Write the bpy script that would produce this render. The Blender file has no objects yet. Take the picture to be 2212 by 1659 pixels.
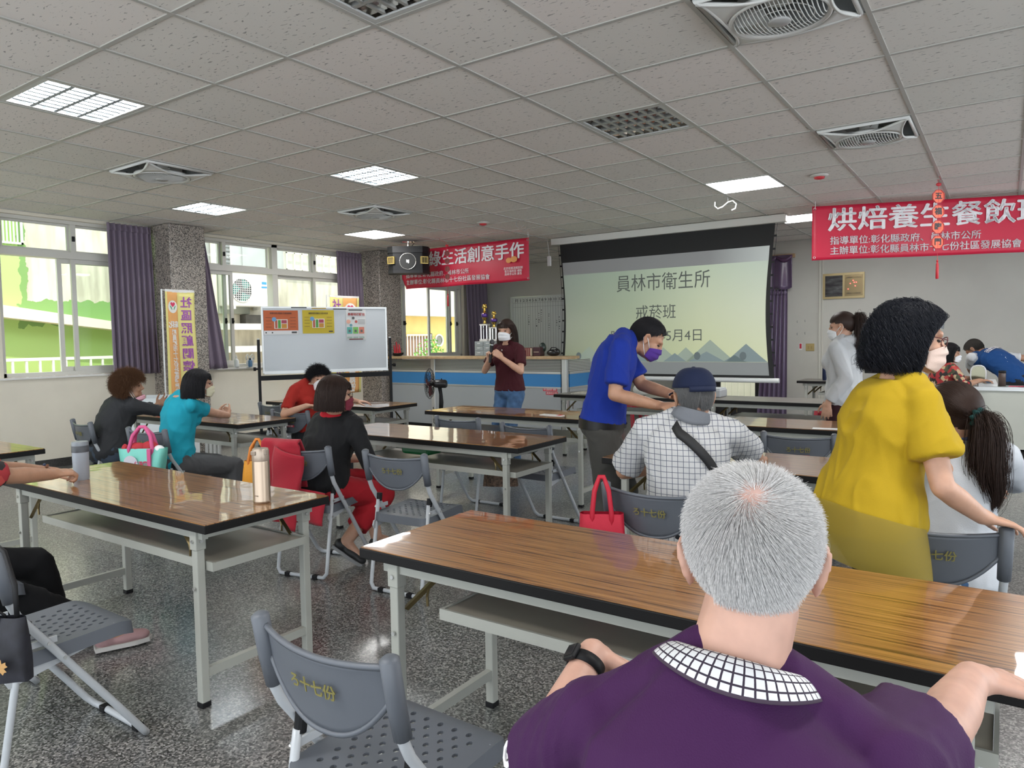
import bpy, bmesh, math, random
import numpy as np
from mathutils import Vector, Matrix, Euler

random.seed(7)
SC = bpy.context.scene
COL = SC.collection
PI = math.pi
rad = math.radians
V = Vector

# ------------------------------------------------------------------ camera
cam_data = bpy.data.cameras.new('camera')
cam = bpy.data.objects.new('camera', cam_data)
COL.objects.link(cam)
cam_data.sensor_width = 36.0
cam_data.lens = 25.291
cam_data.shift_x = 0.0100
cam_data.shift_y = -0.00374
cam_data.clip_start = 0.02
_y, _p, _r = rad(-35.048), rad(-3.267), rad(-0.9315)
_f = V((math.sin(_y) * math.cos(_p), math.cos(_y) * math.cos(_p), math.sin(_p)))
_ri = V((math.cos(_y), -math.sin(_y), 0))
_u = _ri.cross(_f)
_r2 = _ri * math.cos(_r) + _u * math.sin(_r)
_u2 = _u * math.cos(_r) - _ri * math.sin(_r)
cam.matrix_world = Matrix(((_r2.x, _u2.x, -_f.x, 0), (_r2.y, _u2.y, -_f.y, 0), (_r2.z, _u2.z, -_f.z, 1.413), (0, 0, 0, 1)))
SC.camera = cam

# ------------------------------------------------------------------ world, sun, exposure
SC.view_settings.view_transform = 'Standard'
SC.view_settings.look = 'None'
SC.view_settings.exposure = 0.40
SC.view_settings.gamma = 1.0
SC.view_settings.use_curve_mapping = False
try:
    SC.cycles.use_denoising = True
    SC.cycles.max_bounces = 8
    SC.cycles.diffuse_bounces = 4
    SC.cycles.glossy_bounces = 4
    SC.cycles.transparent_max_bounces = 12
    SC.cycles.sample_clamp_indirect = 6.0
    SC.cycles.caustics_reflective = False
    SC.cycles.caustics_refractive = False
except Exception:
    pass
W = bpy.data.worlds.new('world')
SC.world = W
W.use_nodes = True
_bg = W.node_tree.nodes['Background']
_bg.inputs['Color'].default_value = (0.86, 0.93, 1.0, 1)
_bg.inputs['Strength'].default_value = 2.45

sun_data = bpy.data.lights.new('sun', 'SUN')
sun = bpy.data.objects.new('sun', sun_data)
COL.objects.link(sun)
sun_data.energy = 3.1
sun_data.angle = rad(0.6)
sun_data.color = (1.0, 0.93, 0.80)
sun.rotation_euler = V((-0.42, 0.16, -0.89)).to_track_quat('-Z', 'Y').to_euler()

LAMP = 26.0          # strength of the ceiling panels
TILE = 0.654
GX, GY = -2.5264, 2.5862
CEIL = 2.935
TH = 0.742          # table height

# ------------------------------------------------------------------ helpers: materials
MATS = {}


def nodes_of(m):
    return m.node_tree.nodes, m.node_tree.links


def mat(name, color=(0.5, 0.5, 0.5), rough=0.5, metal=0.0, spec=0.5, var=0.0, vscale=20.0, bump=0.0, bscale=60.0,
        emit=None, estr=0.0, sub=0.0, sheen=0.0, alpha=1.0, coat=0.0):
    if name in MATS:
        return MATS[name]
    m = bpy.data.materials.new(name)
    m.use_nodes = True
    n, l = nodes_of(m)
    b = n['Principled BSDF']
    b.inputs['Base Color'].default_value = (*color, 1)
    b.inputs['Roughness'].default_value = rough
    b.inputs['Metallic'].default_value = metal
    b.inputs['Specular IOR Level'].default_value = spec
    b.inputs['Alpha'].default_value = alpha
    if coat:
        b.inputs['Coat Weight'].default_value = coat
        b.inputs['Coat Roughness'].default_value = 0.08
    if sub:
        b.inputs['Subsurface Weight'].default_value = sub
        b.inputs['Subsurface Radius'].default_value = (0.012, 0.005, 0.003)
        b.inputs['Subsurface Scale'].default_value = 1.0
    if sheen:
        b.inputs['Sheen Weight'].default_value = sheen
    if emit:
        b.inputs['Emission Color'].default_value = (*emit, 1)
        b.inputs['Emission Strength'].default_value = estr
    if var or bump:
        tc = n.new('ShaderNodeTexCoord')
    if var:
        nz = n.new('ShaderNodeTexNoise')
        nz.inputs['Scale'].default_value = vscale
        nz.inputs['Detail'].default_value = 4
        l.new(tc.outputs['Object'], nz.inputs['Vector'])
        mr = n.new('ShaderNodeMapRange')
        mr.inputs['From Min'].default_value = 0.3
        mr.inputs['From Max'].default_value = 0.7
        mr.inputs['To Min'].default_value = 1 - var
        mr.inputs['To Max'].default_value = 1 + var
        l.new(nz.outputs['Fac'], mr.inputs['Value'])
        mx = n.new('ShaderNodeMix')
        mx.data_type = 'RGBA'
        mx.blend_type = 'MULTIPLY'
        mx.inputs['Factor'].default_value = 1.0
        mx.inputs['A'].default_value = (*color, 1)
        cc = n.new('ShaderNodeCombineColor')
        for k in range(3):
            l.new(mr.outputs['Result'], cc.inputs[k])
        l.new(cc.outputs['Color'], mx.inputs['B'])
        l.new(mx.outputs['Result'], b.inputs['Base Color'])
    if bump:
        nb = n.new('ShaderNodeTexNoise')
        nb.inputs['Scale'].default_value = bscale
        nb.inputs['Detail'].default_value = 3
        l.new(tc.outputs['Object'], nb.inputs['Vector'])
        bp = n.new('ShaderNodeBump')
        bp.inputs['Strength'].default_value = bump
        bp.inputs['Distance'].default_value = 0.01
        l.new(nb.outputs['Fac'], bp.inputs['Height'])
        l.new(bp.outputs['Normal'], b.inputs['Normal'])
    MATS[name] = m
    return m


def ramp(n, stops, interp='LINEAR'):
    r = n.new('ShaderNodeValToRGB')
    r.color_ramp.interpolation = interp
    e = r.color_ramp.elements
    while len(e) < len(stops):
        e.new(0.5)
    for k, (p, c) in enumerate(stops):
        e[k].position = p
        e[k].color = (*c, 1)
    return r


def mapping(n, l, coord='Object', scale=(1, 1, 1), rot=(0, 0, 0), loc=(0, 0, 0)):
    tc = n.new('ShaderNodeTexCoord')
    mp = n.new('ShaderNodeMapping')
    mp.inputs['Scale'].default_value = scale
    mp.inputs['Rotation'].default_value = rot
    mp.inputs['Location'].default_value = loc
    l.new(tc.outputs[coord], mp.inputs['Vector'])
    return mp


def mixc(n, l, fac, a, b, blend='MIX'):
    x = n.new('ShaderNodeMix')
    x.data_type = 'RGBA'
    x.blend_type = blend
    for nm, v in (('Factor', fac), ('A', a), ('B', b)):
        if isinstance(v, (int, float)):
            x.inputs[nm].default_value = v
        elif isinstance(v, tuple):
            x.inputs[nm].default_value = (*v, 1)
        else:
            l.new(v, x.inputs[nm])
    return x.outputs['Result']


def mth(n, l, op, a, b=0.0, c=None):
    x = n.new('ShaderNodeMath')
    x.operation = op
    for k, v in enumerate((a, b, c)):
        if v is None:
            continue
        if isinstance(v, (int, float)):
            x.inputs[k].default_value = v
        else:
            l.new(v, x.inputs[k])
    return x.outputs[0]


def custom(name, fn, rough=0.5, **k):
    """material whose base colour (and optionally more) is wired by fn(nodes, links, principled)"""
    if name in MATS:
        return MATS[name]
    m = mat(name, rough=rough, **k)
    n, l = nodes_of(m)
    fn(n, l, n['Principled BSDF'])
    return m


# ------------------------------------------------------------------ helpers: geometry
def frame_to(axis):
    a = V(axis).normalized()
    return a.to_track_quat('Z', 'Y').to_matrix().to_4x4()


class MB:
    """collects shapes in one bmesh; several materials by index"""

    def __init__(self):
        self.bm = bmesh.new()
        self.mi = 0
        self.sm = False

    def _fin(self, faces):
        for f in faces:
            f.material_index = self.mi
            f.smooth = self.sm

    def m(self, i, smooth=None):
        self.mi = i
        if smooth is not None:
            self.sm = smooth
        return self

    def faces(self, co, fs):
        vs = [self.bm.verts.new(c) for c in co]
        out = []
        for f in fs:
            try:
                out.append(self.bm.faces.new([vs[k] for k in f]))
            except ValueError:
                pass
        self._fin(out)
        return vs

    def box(self, lo, hi, M=None, bev=0.0):
        x0, y0, z0 = lo
        x1, y1, z1 = hi
        if bev > 0:
            b = bmesh.new()
            vs = [b.verts.new(c) for c in ((x0, y0, z0), (x1, y0, z0), (x1, y1, z0), (x0, y1, z0), (x0, y0, z1), (x1, y0, z1), (x1, y1, z1), (x0, y1, z1))]
            for f in ((3, 2, 1, 0), (4, 5, 6, 7), (0, 1, 5, 4), (1, 2, 6, 5), (2, 3, 7, 6), (3, 0, 4, 7)):
                b.faces.new([vs[k] for k in f])
            bmesh.ops.bevel(b, geom=list(b.edges), offset=bev, segments=2, profile=0.5, affect='EDGES')
            self.absorb(b, M)
            return self
        co = [V(c) for c in ((x0, y0, z0), (x1, y0, z0), (x1, y1, z0), (x0, y1, z0), (x0, y0, z1), (x1, y0, z1), (x1, y1, z1), (x0, y1, z1))]
        if M is not None:
            co = [M @ c for c in co]
        self.faces(co, ((3, 2, 1, 0), (4, 5, 6, 7), (0, 1, 5, 4), (1, 2, 6, 5), (2, 3, 7, 6), (3, 0, 4, 7)))
        return self

    def cbox(self, c, s, M=None, bev=0.0):
        return self.box([c[k] - s[k] / 2 for k in range(3)], [c[k] + s[k] / 2 for k in range(3)], M, bev)

    def absorb(self, b, M=None):
        b.verts.index_update()
        vs = []
        for v in b.verts:
            vs.append(self.bm.verts.new(M @ v.co if M is not None else v.co))
        out = []
        for f in b.faces:
            try:
                out.append(self.bm.faces.new([vs[v.index] for v in f.verts]))
            except ValueError:
                pass
        self._fin(out)
        b.free()

    def rings(self, rings, closed=True, cap0=True, cap1=True):
        R = [[self.bm.verts.new(c) for c in r] for r in rings]
        out = []
        k = len(R[0])
        rng = range(k) if closed else range(k - 1)
        for a, b in zip(R[:-1], R[1:]):
            for i in rng:
                j = (i + 1) % k
                try:
                    out.append(self.bm.faces.new((a[i], a[j], b[j], b[i])))
                except ValueError:
                    pass
        if closed and cap0:
            out.append(self.bm.faces.new(R[0][::-1]))
        if closed and cap1:
            out.append(self.bm.faces.new(R[-1]))
        self._fin(out)
        return R

    def tube(self, pts, r, seg=8, caps=True, closed=False):
        pts = [V(p) for p in pts]
        rr = r if isinstance(r, (list, tuple)) else [r] * len(pts)
        rings = []
        t0 = (pts[1] - pts[0]).normalized()
        up = V((0, 0, 1)) if abs(t0.z) < 0.9 else V((1, 0, 0))
        nrm = t0.cross(up).normalized()
        for i, p in enumerate(pts):
            if i == 0:
                t = (pts[1] - p) if not closed else (pts[1] - pts[-1])
            elif i == len(pts) - 1:
                t = (p - pts[i - 1]) if not closed else (pts[0] - pts[i - 1])
            else:
                t = (pts[i + 1] - p).normalized() + (p - pts[i - 1]).normalized()
            t.normalize()
            nrm = (nrm - t * nrm.dot(t))
            if nrm.length < 1e-6:
                nrm = t.orthogonal()
            nrm.normalize()
            bi = t.cross(nrm)
            rings.append([p + (nrm * math.cos(a) + bi * math.sin(a)) * rr[i] for a in [2 * PI * k / seg for k in range(seg)]])
        if closed:
            rings.append([c.copy() for c in rings[0]])
        self.rings(rings, True, caps and not closed, caps and not closed)
        return self

    def cyl(self, p0, p1, r0, r1=None, seg=16):
        return self.tube([p0, p1], [r0, r0 if r1 is None else r1], seg)

    def lathe(self, prof, M=None, seg=24, caps=True):
        rings = []
        for r, z in prof:
            ring = []
            for k in range(seg):
                a = 2 * PI * k / seg
                c = V((max(r, 1e-5) * math.cos(a), max(r, 1e-5) * math.sin(a), z))
                ring.append(M @ c if M is not None else c)
            rings.append(ring)
        self.rings(rings, True, caps, caps)
        return self

    def prism(self, poly, z0, z1, M=None):
        """poly: list of (x, y); extruded along z"""
        n = len(poly)
        co = [V((x, y, z0)) for x, y in poly] + [V((x, y, z1)) for x, y in poly]
        if M is not None:
            co = [M @ c for c in co]
        fs = [tuple(range(n))[::-1], tuple(range(n, 2 * n))] + [(i, (i + 1) % n, n + (i + 1) % n, n + i) for i in range(n)]
        self.faces(co, fs)
        return self

    def ell(self, c, r, M=None, nu=16, nv=10):
        rings = []
        for j in range(1, nv):
            t = PI * j / nv
            ring = []
            for k in range(nu):
                a = 2 * PI * k / nu
                p = V((r[0] * math.sin(t) * math.cos(a), r[1] * math.sin(t) * math.sin(a), -r[2] * math.cos(t)))
                if M is not None:
                    p = M @ p
                ring.append(p + V(c))
            rings.append(ring)
        R = self.rings(rings, True, False, False)
        bo, to = V((0, 0, -r[2])), V((0, 0, r[2]))
        if M is not None:
            bo, to = M @ bo, M @ to
        b = self.bm.verts.new(bo + V(c))
        t = self.bm.verts.new(to + V(c))
        out = []
        for k in range(nu):
            j = (k + 1) % nu
            out.append(self.bm.faces.new((b, R[0][j], R[0][k])))
            out.append(self.bm.faces.new((t, R[-1][k], R[-1][j])))
        self._fin(out)
        return self

    def caps(self, p0, p1, r0, r1, seg=12, flat=False):
        """tapered capsule (round ends) or flat-ended cone"""
        p0, p1 = V(p0), V(p1)
        d = p1 - p0
        if d.length < 1e-6:
            return self.ell(p0, (r0, r0, r0))
        t = d.normalized()
        u = t.orthogonal().normalized()
        w = t.cross(u)
        prof = []
        if flat:
            prof = [(0, r0), (d.length, r1)]
        else:
            for a in (80, 55, 30):
                prof.append((-r0 * math.sin(rad(a)), r0 * math.cos(rad(a))))
            prof += [(0, r0), (d.length, r1)]
            for a in (30, 55, 80):
                prof.append((d.length + r1 * math.sin(rad(a)), r1 * math.cos(rad(a))))
        self.rings([[p0 + t * h + (u * math.cos(2 * PI * k / seg) + w * math.sin(2 * PI * k / seg)) * r for k in range(seg)] for h, r in prof])
        return self

    def sheet(self, fn, nu, nv, thick=0.0):
        """fn(u,v) -> point, u,v in 0..1; optional thickness along the face normals"""
        P = [[V(fn(i / nu, j / nv)) for i in range(nu + 1)] for j in range(nv + 1)]
        if thick:
            Q = [[None] * (nu + 1) for _ in range(nv + 1)]
            for j in range(nv + 1):
                for i in range(nu + 1):
                    du = P[j][min(i + 1, nu)] - P[j][max(i - 1, 0)]
                    dv = P[min(j + 1, nv)][i] - P[max(j - 1, 0)][i]
                    nn = du.cross(dv)
                    nn = nn.normalized() if nn.length > 1e-9 else V((0, 0, 1))
                    Q[j][i] = P[j][i] - nn * thick
        A = [[self.bm.verts.new(c) for c in r] for r in P]
        out = []
        for j in range(nv):
            for i in range(nu):
                out.append(self.bm.faces.new((A[j][i], A[j][i + 1], A[j + 1][i + 1], A[j + 1][i])))
        if thick:
            B = [[self.bm.verts.new(c) for c in r] for r in Q]
            for j in range(nv):
                for i in range(nu):
                    out.append(self.bm.faces.new((B[j][i], B[j + 1][i], B[j + 1][i + 1], B[j][i + 1])))
            for i in range(nu):
                out.append(self.bm.faces.new((A[0][i], B[0][i], B[0][i + 1], A[0][i + 1])))
                out.append(self.bm.faces.new((A[nv][i + 1], B[nv][i + 1], B[nv][i], A[nv][i])))
            for j in range(nv):
                out.append(self.bm.faces.new((A[j + 1][0], B[j + 1][0], B[j][0], A[j][0])))
                out.append(self.bm.faces.new((A[j][nu], B[j][nu], B[j + 1][nu], A[j + 1][nu])))
        self._fin(out)
        return self

    def build(self, name, mats, parent=None, smooth=None, angle=None, fixn=True):
        if fixn:
            bmesh.ops.recalc_face_normals(self.bm, faces=self.bm.faces[:])
        me = bpy.data.meshes.new(name)
        self.bm.to_mesh(me)
        self.bm.free()
        if not isinstance(mats, (list, tuple)):
            mats = [mats]
        for x in mats:
            me.materials.append(x)
        if smooth or angle:
            me.polygons.foreach_set('use_smooth', [True] * len(me.polygons))
        if angle:
            try:
                me.set_sharp_from_angle(angle=rad(angle))
            except Exception:
                pass
        o = bpy.data.objects.new(name, me)
        COL.objects.link(o)
        if parent is not None:
            o.parent = parent
        return o


def tag(o, label=None, cat=None, group=None, kind=None):
    if label:
        o['label'] = label
    if cat:
        o['category'] = cat
    if group:
        o['group'] = group
    if kind:
        o['kind'] = kind
    return o


def thing(name, label, cat, loc=(0, 0, 0), rz=0.0, group=None):
    o = bpy.data.objects.new(name, None)
    o.empty_display_size = 0.05
    COL.objects.link(o)
    o.location = loc
    o.rotation_euler = (0, 0, rz)
    return tag(o, label, cat, group)


def struct(o):
    o['kind'] = 'structure'
    return o


def kids(o):
    return [c for c in list(o.children)]


def dup(o, parent=None):
    """copy a thing with copies of its parts and sub-parts"""
    c = o.copy()
    COL.objects.link(c)
    if parent is not None:
        c.parent = parent
        c.matrix_parent_inverse = o.matrix_parent_inverse.copy()
    for k in kids(o):
        dup(k, c)
    return c


TMPS = bpy.data.scenes.new('tmp_text_eval')


def text_mesh(s, size, extrude=0.0008, bold=0.0, align='CENTER', spacing=1.0, vertical=False, line=1.0):
    """text as a mesh lying in the local xy-plane, facing +z"""
    cu = bpy.data.curves.new('lettering', 'FONT')
    cu.body = '\n'.join(s) if vertical else s
    cu.size = size
    cu.extrude = extrude
    cu.offset = bold
    cu.align_x = align
    cu.align_y = 'CENTER'
    cu.space_character = spacing
    cu.space_line = line
    cu.resolution_u = 2
    to = bpy.data.objects.new('tmp_text', cu)
    TMPS.collection.objects.link(to)
    vl = TMPS.view_layers[0]
    vl.update()
    me = bpy.data.meshes.new_from_object(to.evaluated_get(vl.depsgraph))
    bpy.data.objects.remove(to)
    bpy.data.curves.remove(cu)
    me.name = 'lettering'
    return me


def text(s, size, m, M, parent=None, name='lettering', label=None, fit=None, **k):
    me = text_mesh(s, size, **k)
    if fit:
        xs = [v.co.x for v in me.vertices] or [0, 1]
        w = max(xs) - min(xs)
        if w > 1e-6:
            sx = fit / w
            for v in me.vertices:
                v.co.x *= sx
    me.transform(M)
    if M.to_3x3().determinant() < 0:
        me.flip_normals()
    me.materials.append(m)
    o = bpy.data.objects.new(name, me)
    COL.objects.link(o)
    if parent is not None:
        o.parent = parent
    if label:
        o['label'] = label
    return o


def basis(o, x, y):
    """matrix with local x along x, local y along y, at o"""
    x, y = V(x).normalized(), V(y).normalized()
    z = x.cross(y)
    return Matrix(((x.x, y.x, z.x, o[0]), (x.y, y.y, z.y, o[1]), (x.z, y.z, z.z, o[2]), (0, 0, 0, 1)))


def T(x, y, z):
    return Matrix.Translation((x, y, z))


def Rz(a):
    return Matrix.Rotation(a, 4, 'Z')

# ================================================================== materials of the room
def _terrazzo(n, l, b):
    mp = mapping(n, l)
    v1 = n.new('ShaderNodeTexVoronoi')
    v1.inputs['Scale'].default_value = 145
    l.new(mp.outputs[0], v1.inputs['Vector'])
    r1 = ramp(n, [(0.0, (0.030, 0.031, 0.032)), (0.30, (0.08, 0.081, 0.079)), (0.55, (0.155, 0.156, 0.150)), (0.8, (0.25, 0.247, 0.235)), (1.0, (0.40, 0.392, 0.37))])
    sc = n.new('ShaderNodeSeparateColor')
    l.new(v1.outputs['Color'], sc.inputs[0])
    l.new(sc.outputs[0], r1.inputs['Fac'])
    nz = n.new('ShaderNodeTexNoise')
    nz.inputs['Scale'].default_value = 1.3
    l.new(mp.outputs[0], nz.inputs['Vector'])
    r2 = ramp(n, [(0.35, (0.90, 0.95, 0.92)), (0.65, (1.05, 1.0, 1.0))])
    l.new(nz.outputs['Fac'], r2.inputs['Fac'])
    c = mixc(n, l, 1.0, r1.outputs['Color'], r2.outputs['Color'], 'MULTIPLY')
    br = n.new('ShaderNodeTexBrick')
    br.offset = 0
    br.inputs['Scale'].default_value = 1.0
    br.inputs['Brick Width'].default_value = 0.6
    br.inputs['Row Height'].default_value = 0.6
    br.inputs['Mortar Size'].default_value = 0.0016
    br.inputs['Mortar Smooth'].default_value = 0.0
    br.inputs['Color1'].default_value = (1, 1, 1, 1)
    br.inputs['Color2'].default_value = (0.93, 0.94, 0.93, 1)
    br.inputs['Mortar'].default_value = (0.25, 0.25, 0.25, 1)
    l.new(mp.outputs[0], br.inputs['Vector'])
    l.new(mixc(n, l, 1.0, c, br.outputs['Color'], 'MULTIPLY'), b.inputs['Base Color'])
    b.inputs['Coat Weight'].default_value = 0.35
    b.inputs['Coat Roughness'].default_value = 0.12


M_floor = custom('terrazzo_floor', _terrazzo, rough=0.28)


def _ceiltile(n, l, b):
    mp = mapping(n, l, scale=(26, 70, 1))
    nz = n.new('ShaderNodeTexNoise')
    nz.inputs['Scale'].default_value = 1.0
    nz.inputs['Detail'].default_value = 2.5
    nz.inputs['Distortion'].default_value = 0.6
    l.new(mp.outputs[0], nz.inputs['Vector'])
    r = ramp(n, [(0.325, (0.40, 0.385, 0.365)), (0.36, (0.82, 0.785, 0.74))])
    l.new(nz.outputs['Fac'], r.inputs['Fac'])
    mp2 = mapping(n, l, scale=(1 / TILE, 1 / TILE, 1), loc=(-GX / TILE + 40, -GY / TILE + 40, 0))
    wn = n.new('ShaderNodeTexWhiteNoise')
    wn.noise_dimensions = '2D'
    fl = n.new('ShaderNodeVectorMath')
    fl.operation = 'FLOOR'
    l.new(mp2.outputs[0], fl.inputs[0])
    l.new(fl.outputs[0], wn.inputs['Vector'])
    r2 = ramp(n, [(0.0, (0.94, 0.95, 0.94)), (0.5, (1, 0.99, 0.985)), (1.0, (1.03, 1.0, 1.0))])
    l.new(wn.outputs['Value'], r2.inputs['Fac'])
    l.new(mixc(n, l, 1.0, r.outputs['Color'], r2.outputs['Color'], 'MULTIPLY'), b.inputs['Base Color'])


M_ceil = custom('fissured_ceiling_board', _ceiltile, rough=0.9, spec=0.1)
M_grid = mat('ceiling_grid_bar', (0.47, 0.46, 0.425), 0.45)
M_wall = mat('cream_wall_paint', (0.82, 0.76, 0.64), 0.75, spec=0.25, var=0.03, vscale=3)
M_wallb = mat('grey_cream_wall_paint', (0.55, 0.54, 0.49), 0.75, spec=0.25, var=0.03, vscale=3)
M_base = mat('dark_stone_skirting', (0.045, 0.042, 0.04), 0.35, var=0.4, vscale=60)


def _granite(n, l, b):
    mp = mapping(n, l)
    v1 = n.new('ShaderNodeTexVoronoi')
    v1.inputs['Scale'].default_value = 105
    l.new(mp.outputs[0], v1.inputs['Vector'])
    sc = n.new('ShaderNodeSeparateColor')
    l.new(v1.outputs['Color'], sc.inputs[0])
    r1 = ramp(n, [(0.0, (0.06, 0.056, 0.052)), (0.34, (0.13, 0.118, 0.108)), (0.52, (0.33, 0.28, 0.24)), (0.8, (0.44, 0.385, 0.335)), (1.0, (0.52, 0.47, 0.42))])
    l.new(sc.outputs[0], r1.inputs['Fac'])
    l.new(r1.outputs['Color'], b.inputs['Base Color'])


M_granite = custom('speckled_granite', _granite, rough=0.3)
M_alu = mat('white_window_aluminium', (0.66, 0.64, 0.59), 0.4)
M_dark = mat('black_rubber', (0.010, 0.010, 0.011), 0.55, spec=.2)
M_white = mat('white_plastic', (0.75, 0.75, 0.74), 0.4)
M_black = mat('black_plastic', (0.011, 0.011, 0.012), 0.5, spec=.25)


def _glass():
    m = bpy.data.materials.new('window_glass')
    m.use_nodes = True
    n, l = nodes_of(m)
    n.remove(n['Principled BSDF'])
    out = n['Material Output']
    tr = n.new('ShaderNodeBsdfTransparent')
    tr.inputs['Color'].default_value = (0.93, 0.96, 0.94, 1)
    gl = n.new('ShaderNodeBsdfGlossy')
    gl.inputs['Roughness'].default_value = 0.02
    fr = n.new('ShaderNodeFresnel')
    fr.inputs['IOR'].default_value = 1.14
    mx = n.new('ShaderNodeMixShader')
    l.new(fr.outputs[0], mx.inputs[0])
    l.new(tr.outputs[0], mx.inputs[1])
    l.new(gl.outputs[0], mx.inputs[2])
    l.new(mx.outputs[0], out.inputs['Surface'])
    return m


M_glass = _glass()

# ================================================================== shell
XL, XR, YF, YB = -9.1, 5.0, -3.0, 12.42
struct(MB().box((XL - 0.3, YF, -0.12), (XR, YB + 2.4, 0)).build('floor', M_floor))

LIT_LOUVRE = [(-4, -1), (-4, 3), (-8, 3)]
DARK_LOUVRE = [(0, 3), (0, -1)]
LED = [(-8, 7), (0, 7), (0, 11)]
LED_FILL = [(4, -1), (0, -5), (-4, -5), (4, 7)]     # unseen panels beside and behind the camera, added on the lamp grid for fill
FANS = [(-6, 1), (-6, 5), (2, 1), (2, 5)]
HOLES = set(LIT_LOUVRE + DARK_LOUVRE + LED + LED_FILL + FANS)
cb, gb = MB(), MB()
xs = [XL] + [GX + k * TILE for k in range(-10, 12) if XL + 0.02 < GX + k * TILE < XR] + [XR]
ys = [YF] + [GY + k * TILE for k in range(-9, 16) if YF < GY + k * TILE < YB] + [YB]
for a, b_ in zip(xs[:-1], xs[1:]):
    for c, d in zip(ys[:-1], ys[1:]):
        if (round((a - GX) / TILE), round((c - GY) / TILE)) in HOLES and abs(b_ - a - TILE) < 0.01 and abs(d - c - TILE) < 0.01:
            continue
        cb.faces([(a, c, CEIL + .004), (a, d, CEIL + .004), (b_, d, CEIL + .004), (b_, c, CEIL + .004)], [(0, 1, 2, 3)])
struct(cb.build('ceiling', M_ceil, fixn=False))
for x in xs[1:-1]:
    gb.box((x - .012, YF, CEIL - .003), (x + .012, YB, CEIL + .006))
for y in ys[1:-1]:
    gb.box((XL, y - .012, CEIL - .002), (XR, y + .012, CEIL + .006))
struct(gb.build('trim_1', M_grid))
struct(MB().box((XL - 0.3, YF - .2, CEIL + .28), (XR + 1.5, YB + .3, CEIL + .45)).build('ceiling_light_block', mat('light_block_grey', (0.4, 0.39, 0.37), 0.9)))  # unseen slab added above the ceiling to block outside light


def cell(j, c):
    return GX + (j + .5) * TILE, GY + (c + .5) * TILE


def wall_box(mb, lo, hi):
    mb.box(lo, hi)


wl = MB()
wl.box((XL - .25, YF, 0), (XL, YB, 1.045))                      # under the windows
wl.box((XL - .25, YF, 2.9), (XL, YB, CEIL + .3))
for y0, y1 in ((YF, 0.6), (3.10, 3.36), (5.04, 5.62), (8.74, 9.42), (11.66, YB)):
    wl.box((XL - .25, y0, 1.045), (XL, y1, 2.9))
struct(wl.build('wall_left', M_wall))
DX0, DX1 = -4.25, -3.35                                           # door opening in the back wall
wb = MB()
wb.box((XL - .25, YB, 0), (DX0, YB + .2, CEIL + .3))
wb.box((DX1, YB, 0), (XR, YB + .2, CEIL + .3))
wb.box((DX0, YB, 2.1), (DX1, YB + .2, CEIL + .3))
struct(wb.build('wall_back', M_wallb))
bb = MB()
bb.box((XL, YF, 0), (XL + .012, 5.08, .10)).box((XL, 5.57, 0), (XL + .012, 8.78, .10)).box((XL, 9.3, 0), (XL + .012, YB, .10))
struct(bb.build('baseboard_left', M_base))
struct(MB().box((XL + .02, YB - .012, 0), (DX0 - .05, YB, .10)).box((DX1 + .05, YB - .012, 0), (XR, YB, .10)).build('baseboard_back', M_base))
struct(MB().box((XL, 5.08, 0), (-8.62, 5.57, CEIL), bev=.012).build('pillar', M_granite))
struct(MB().box((XL, 8.78, 0), (-8.63, 9.30, CEIL), bev=.012).build('pillar', M_granite))
struct(MB().box((XL - .02, YF, 1.045), (XL + .03, 5.08, 1.068)).box((XL - .02, 5.57, 1.045), (XL + .03, 8.78, 1.068)).box((XL - .02, 9.3, 1.045), (XL + .03, YB, 1.068)).build('trim_2', mat('white_sill_stone', (0.8, 0.78, 0.74), 0.35)))


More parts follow.
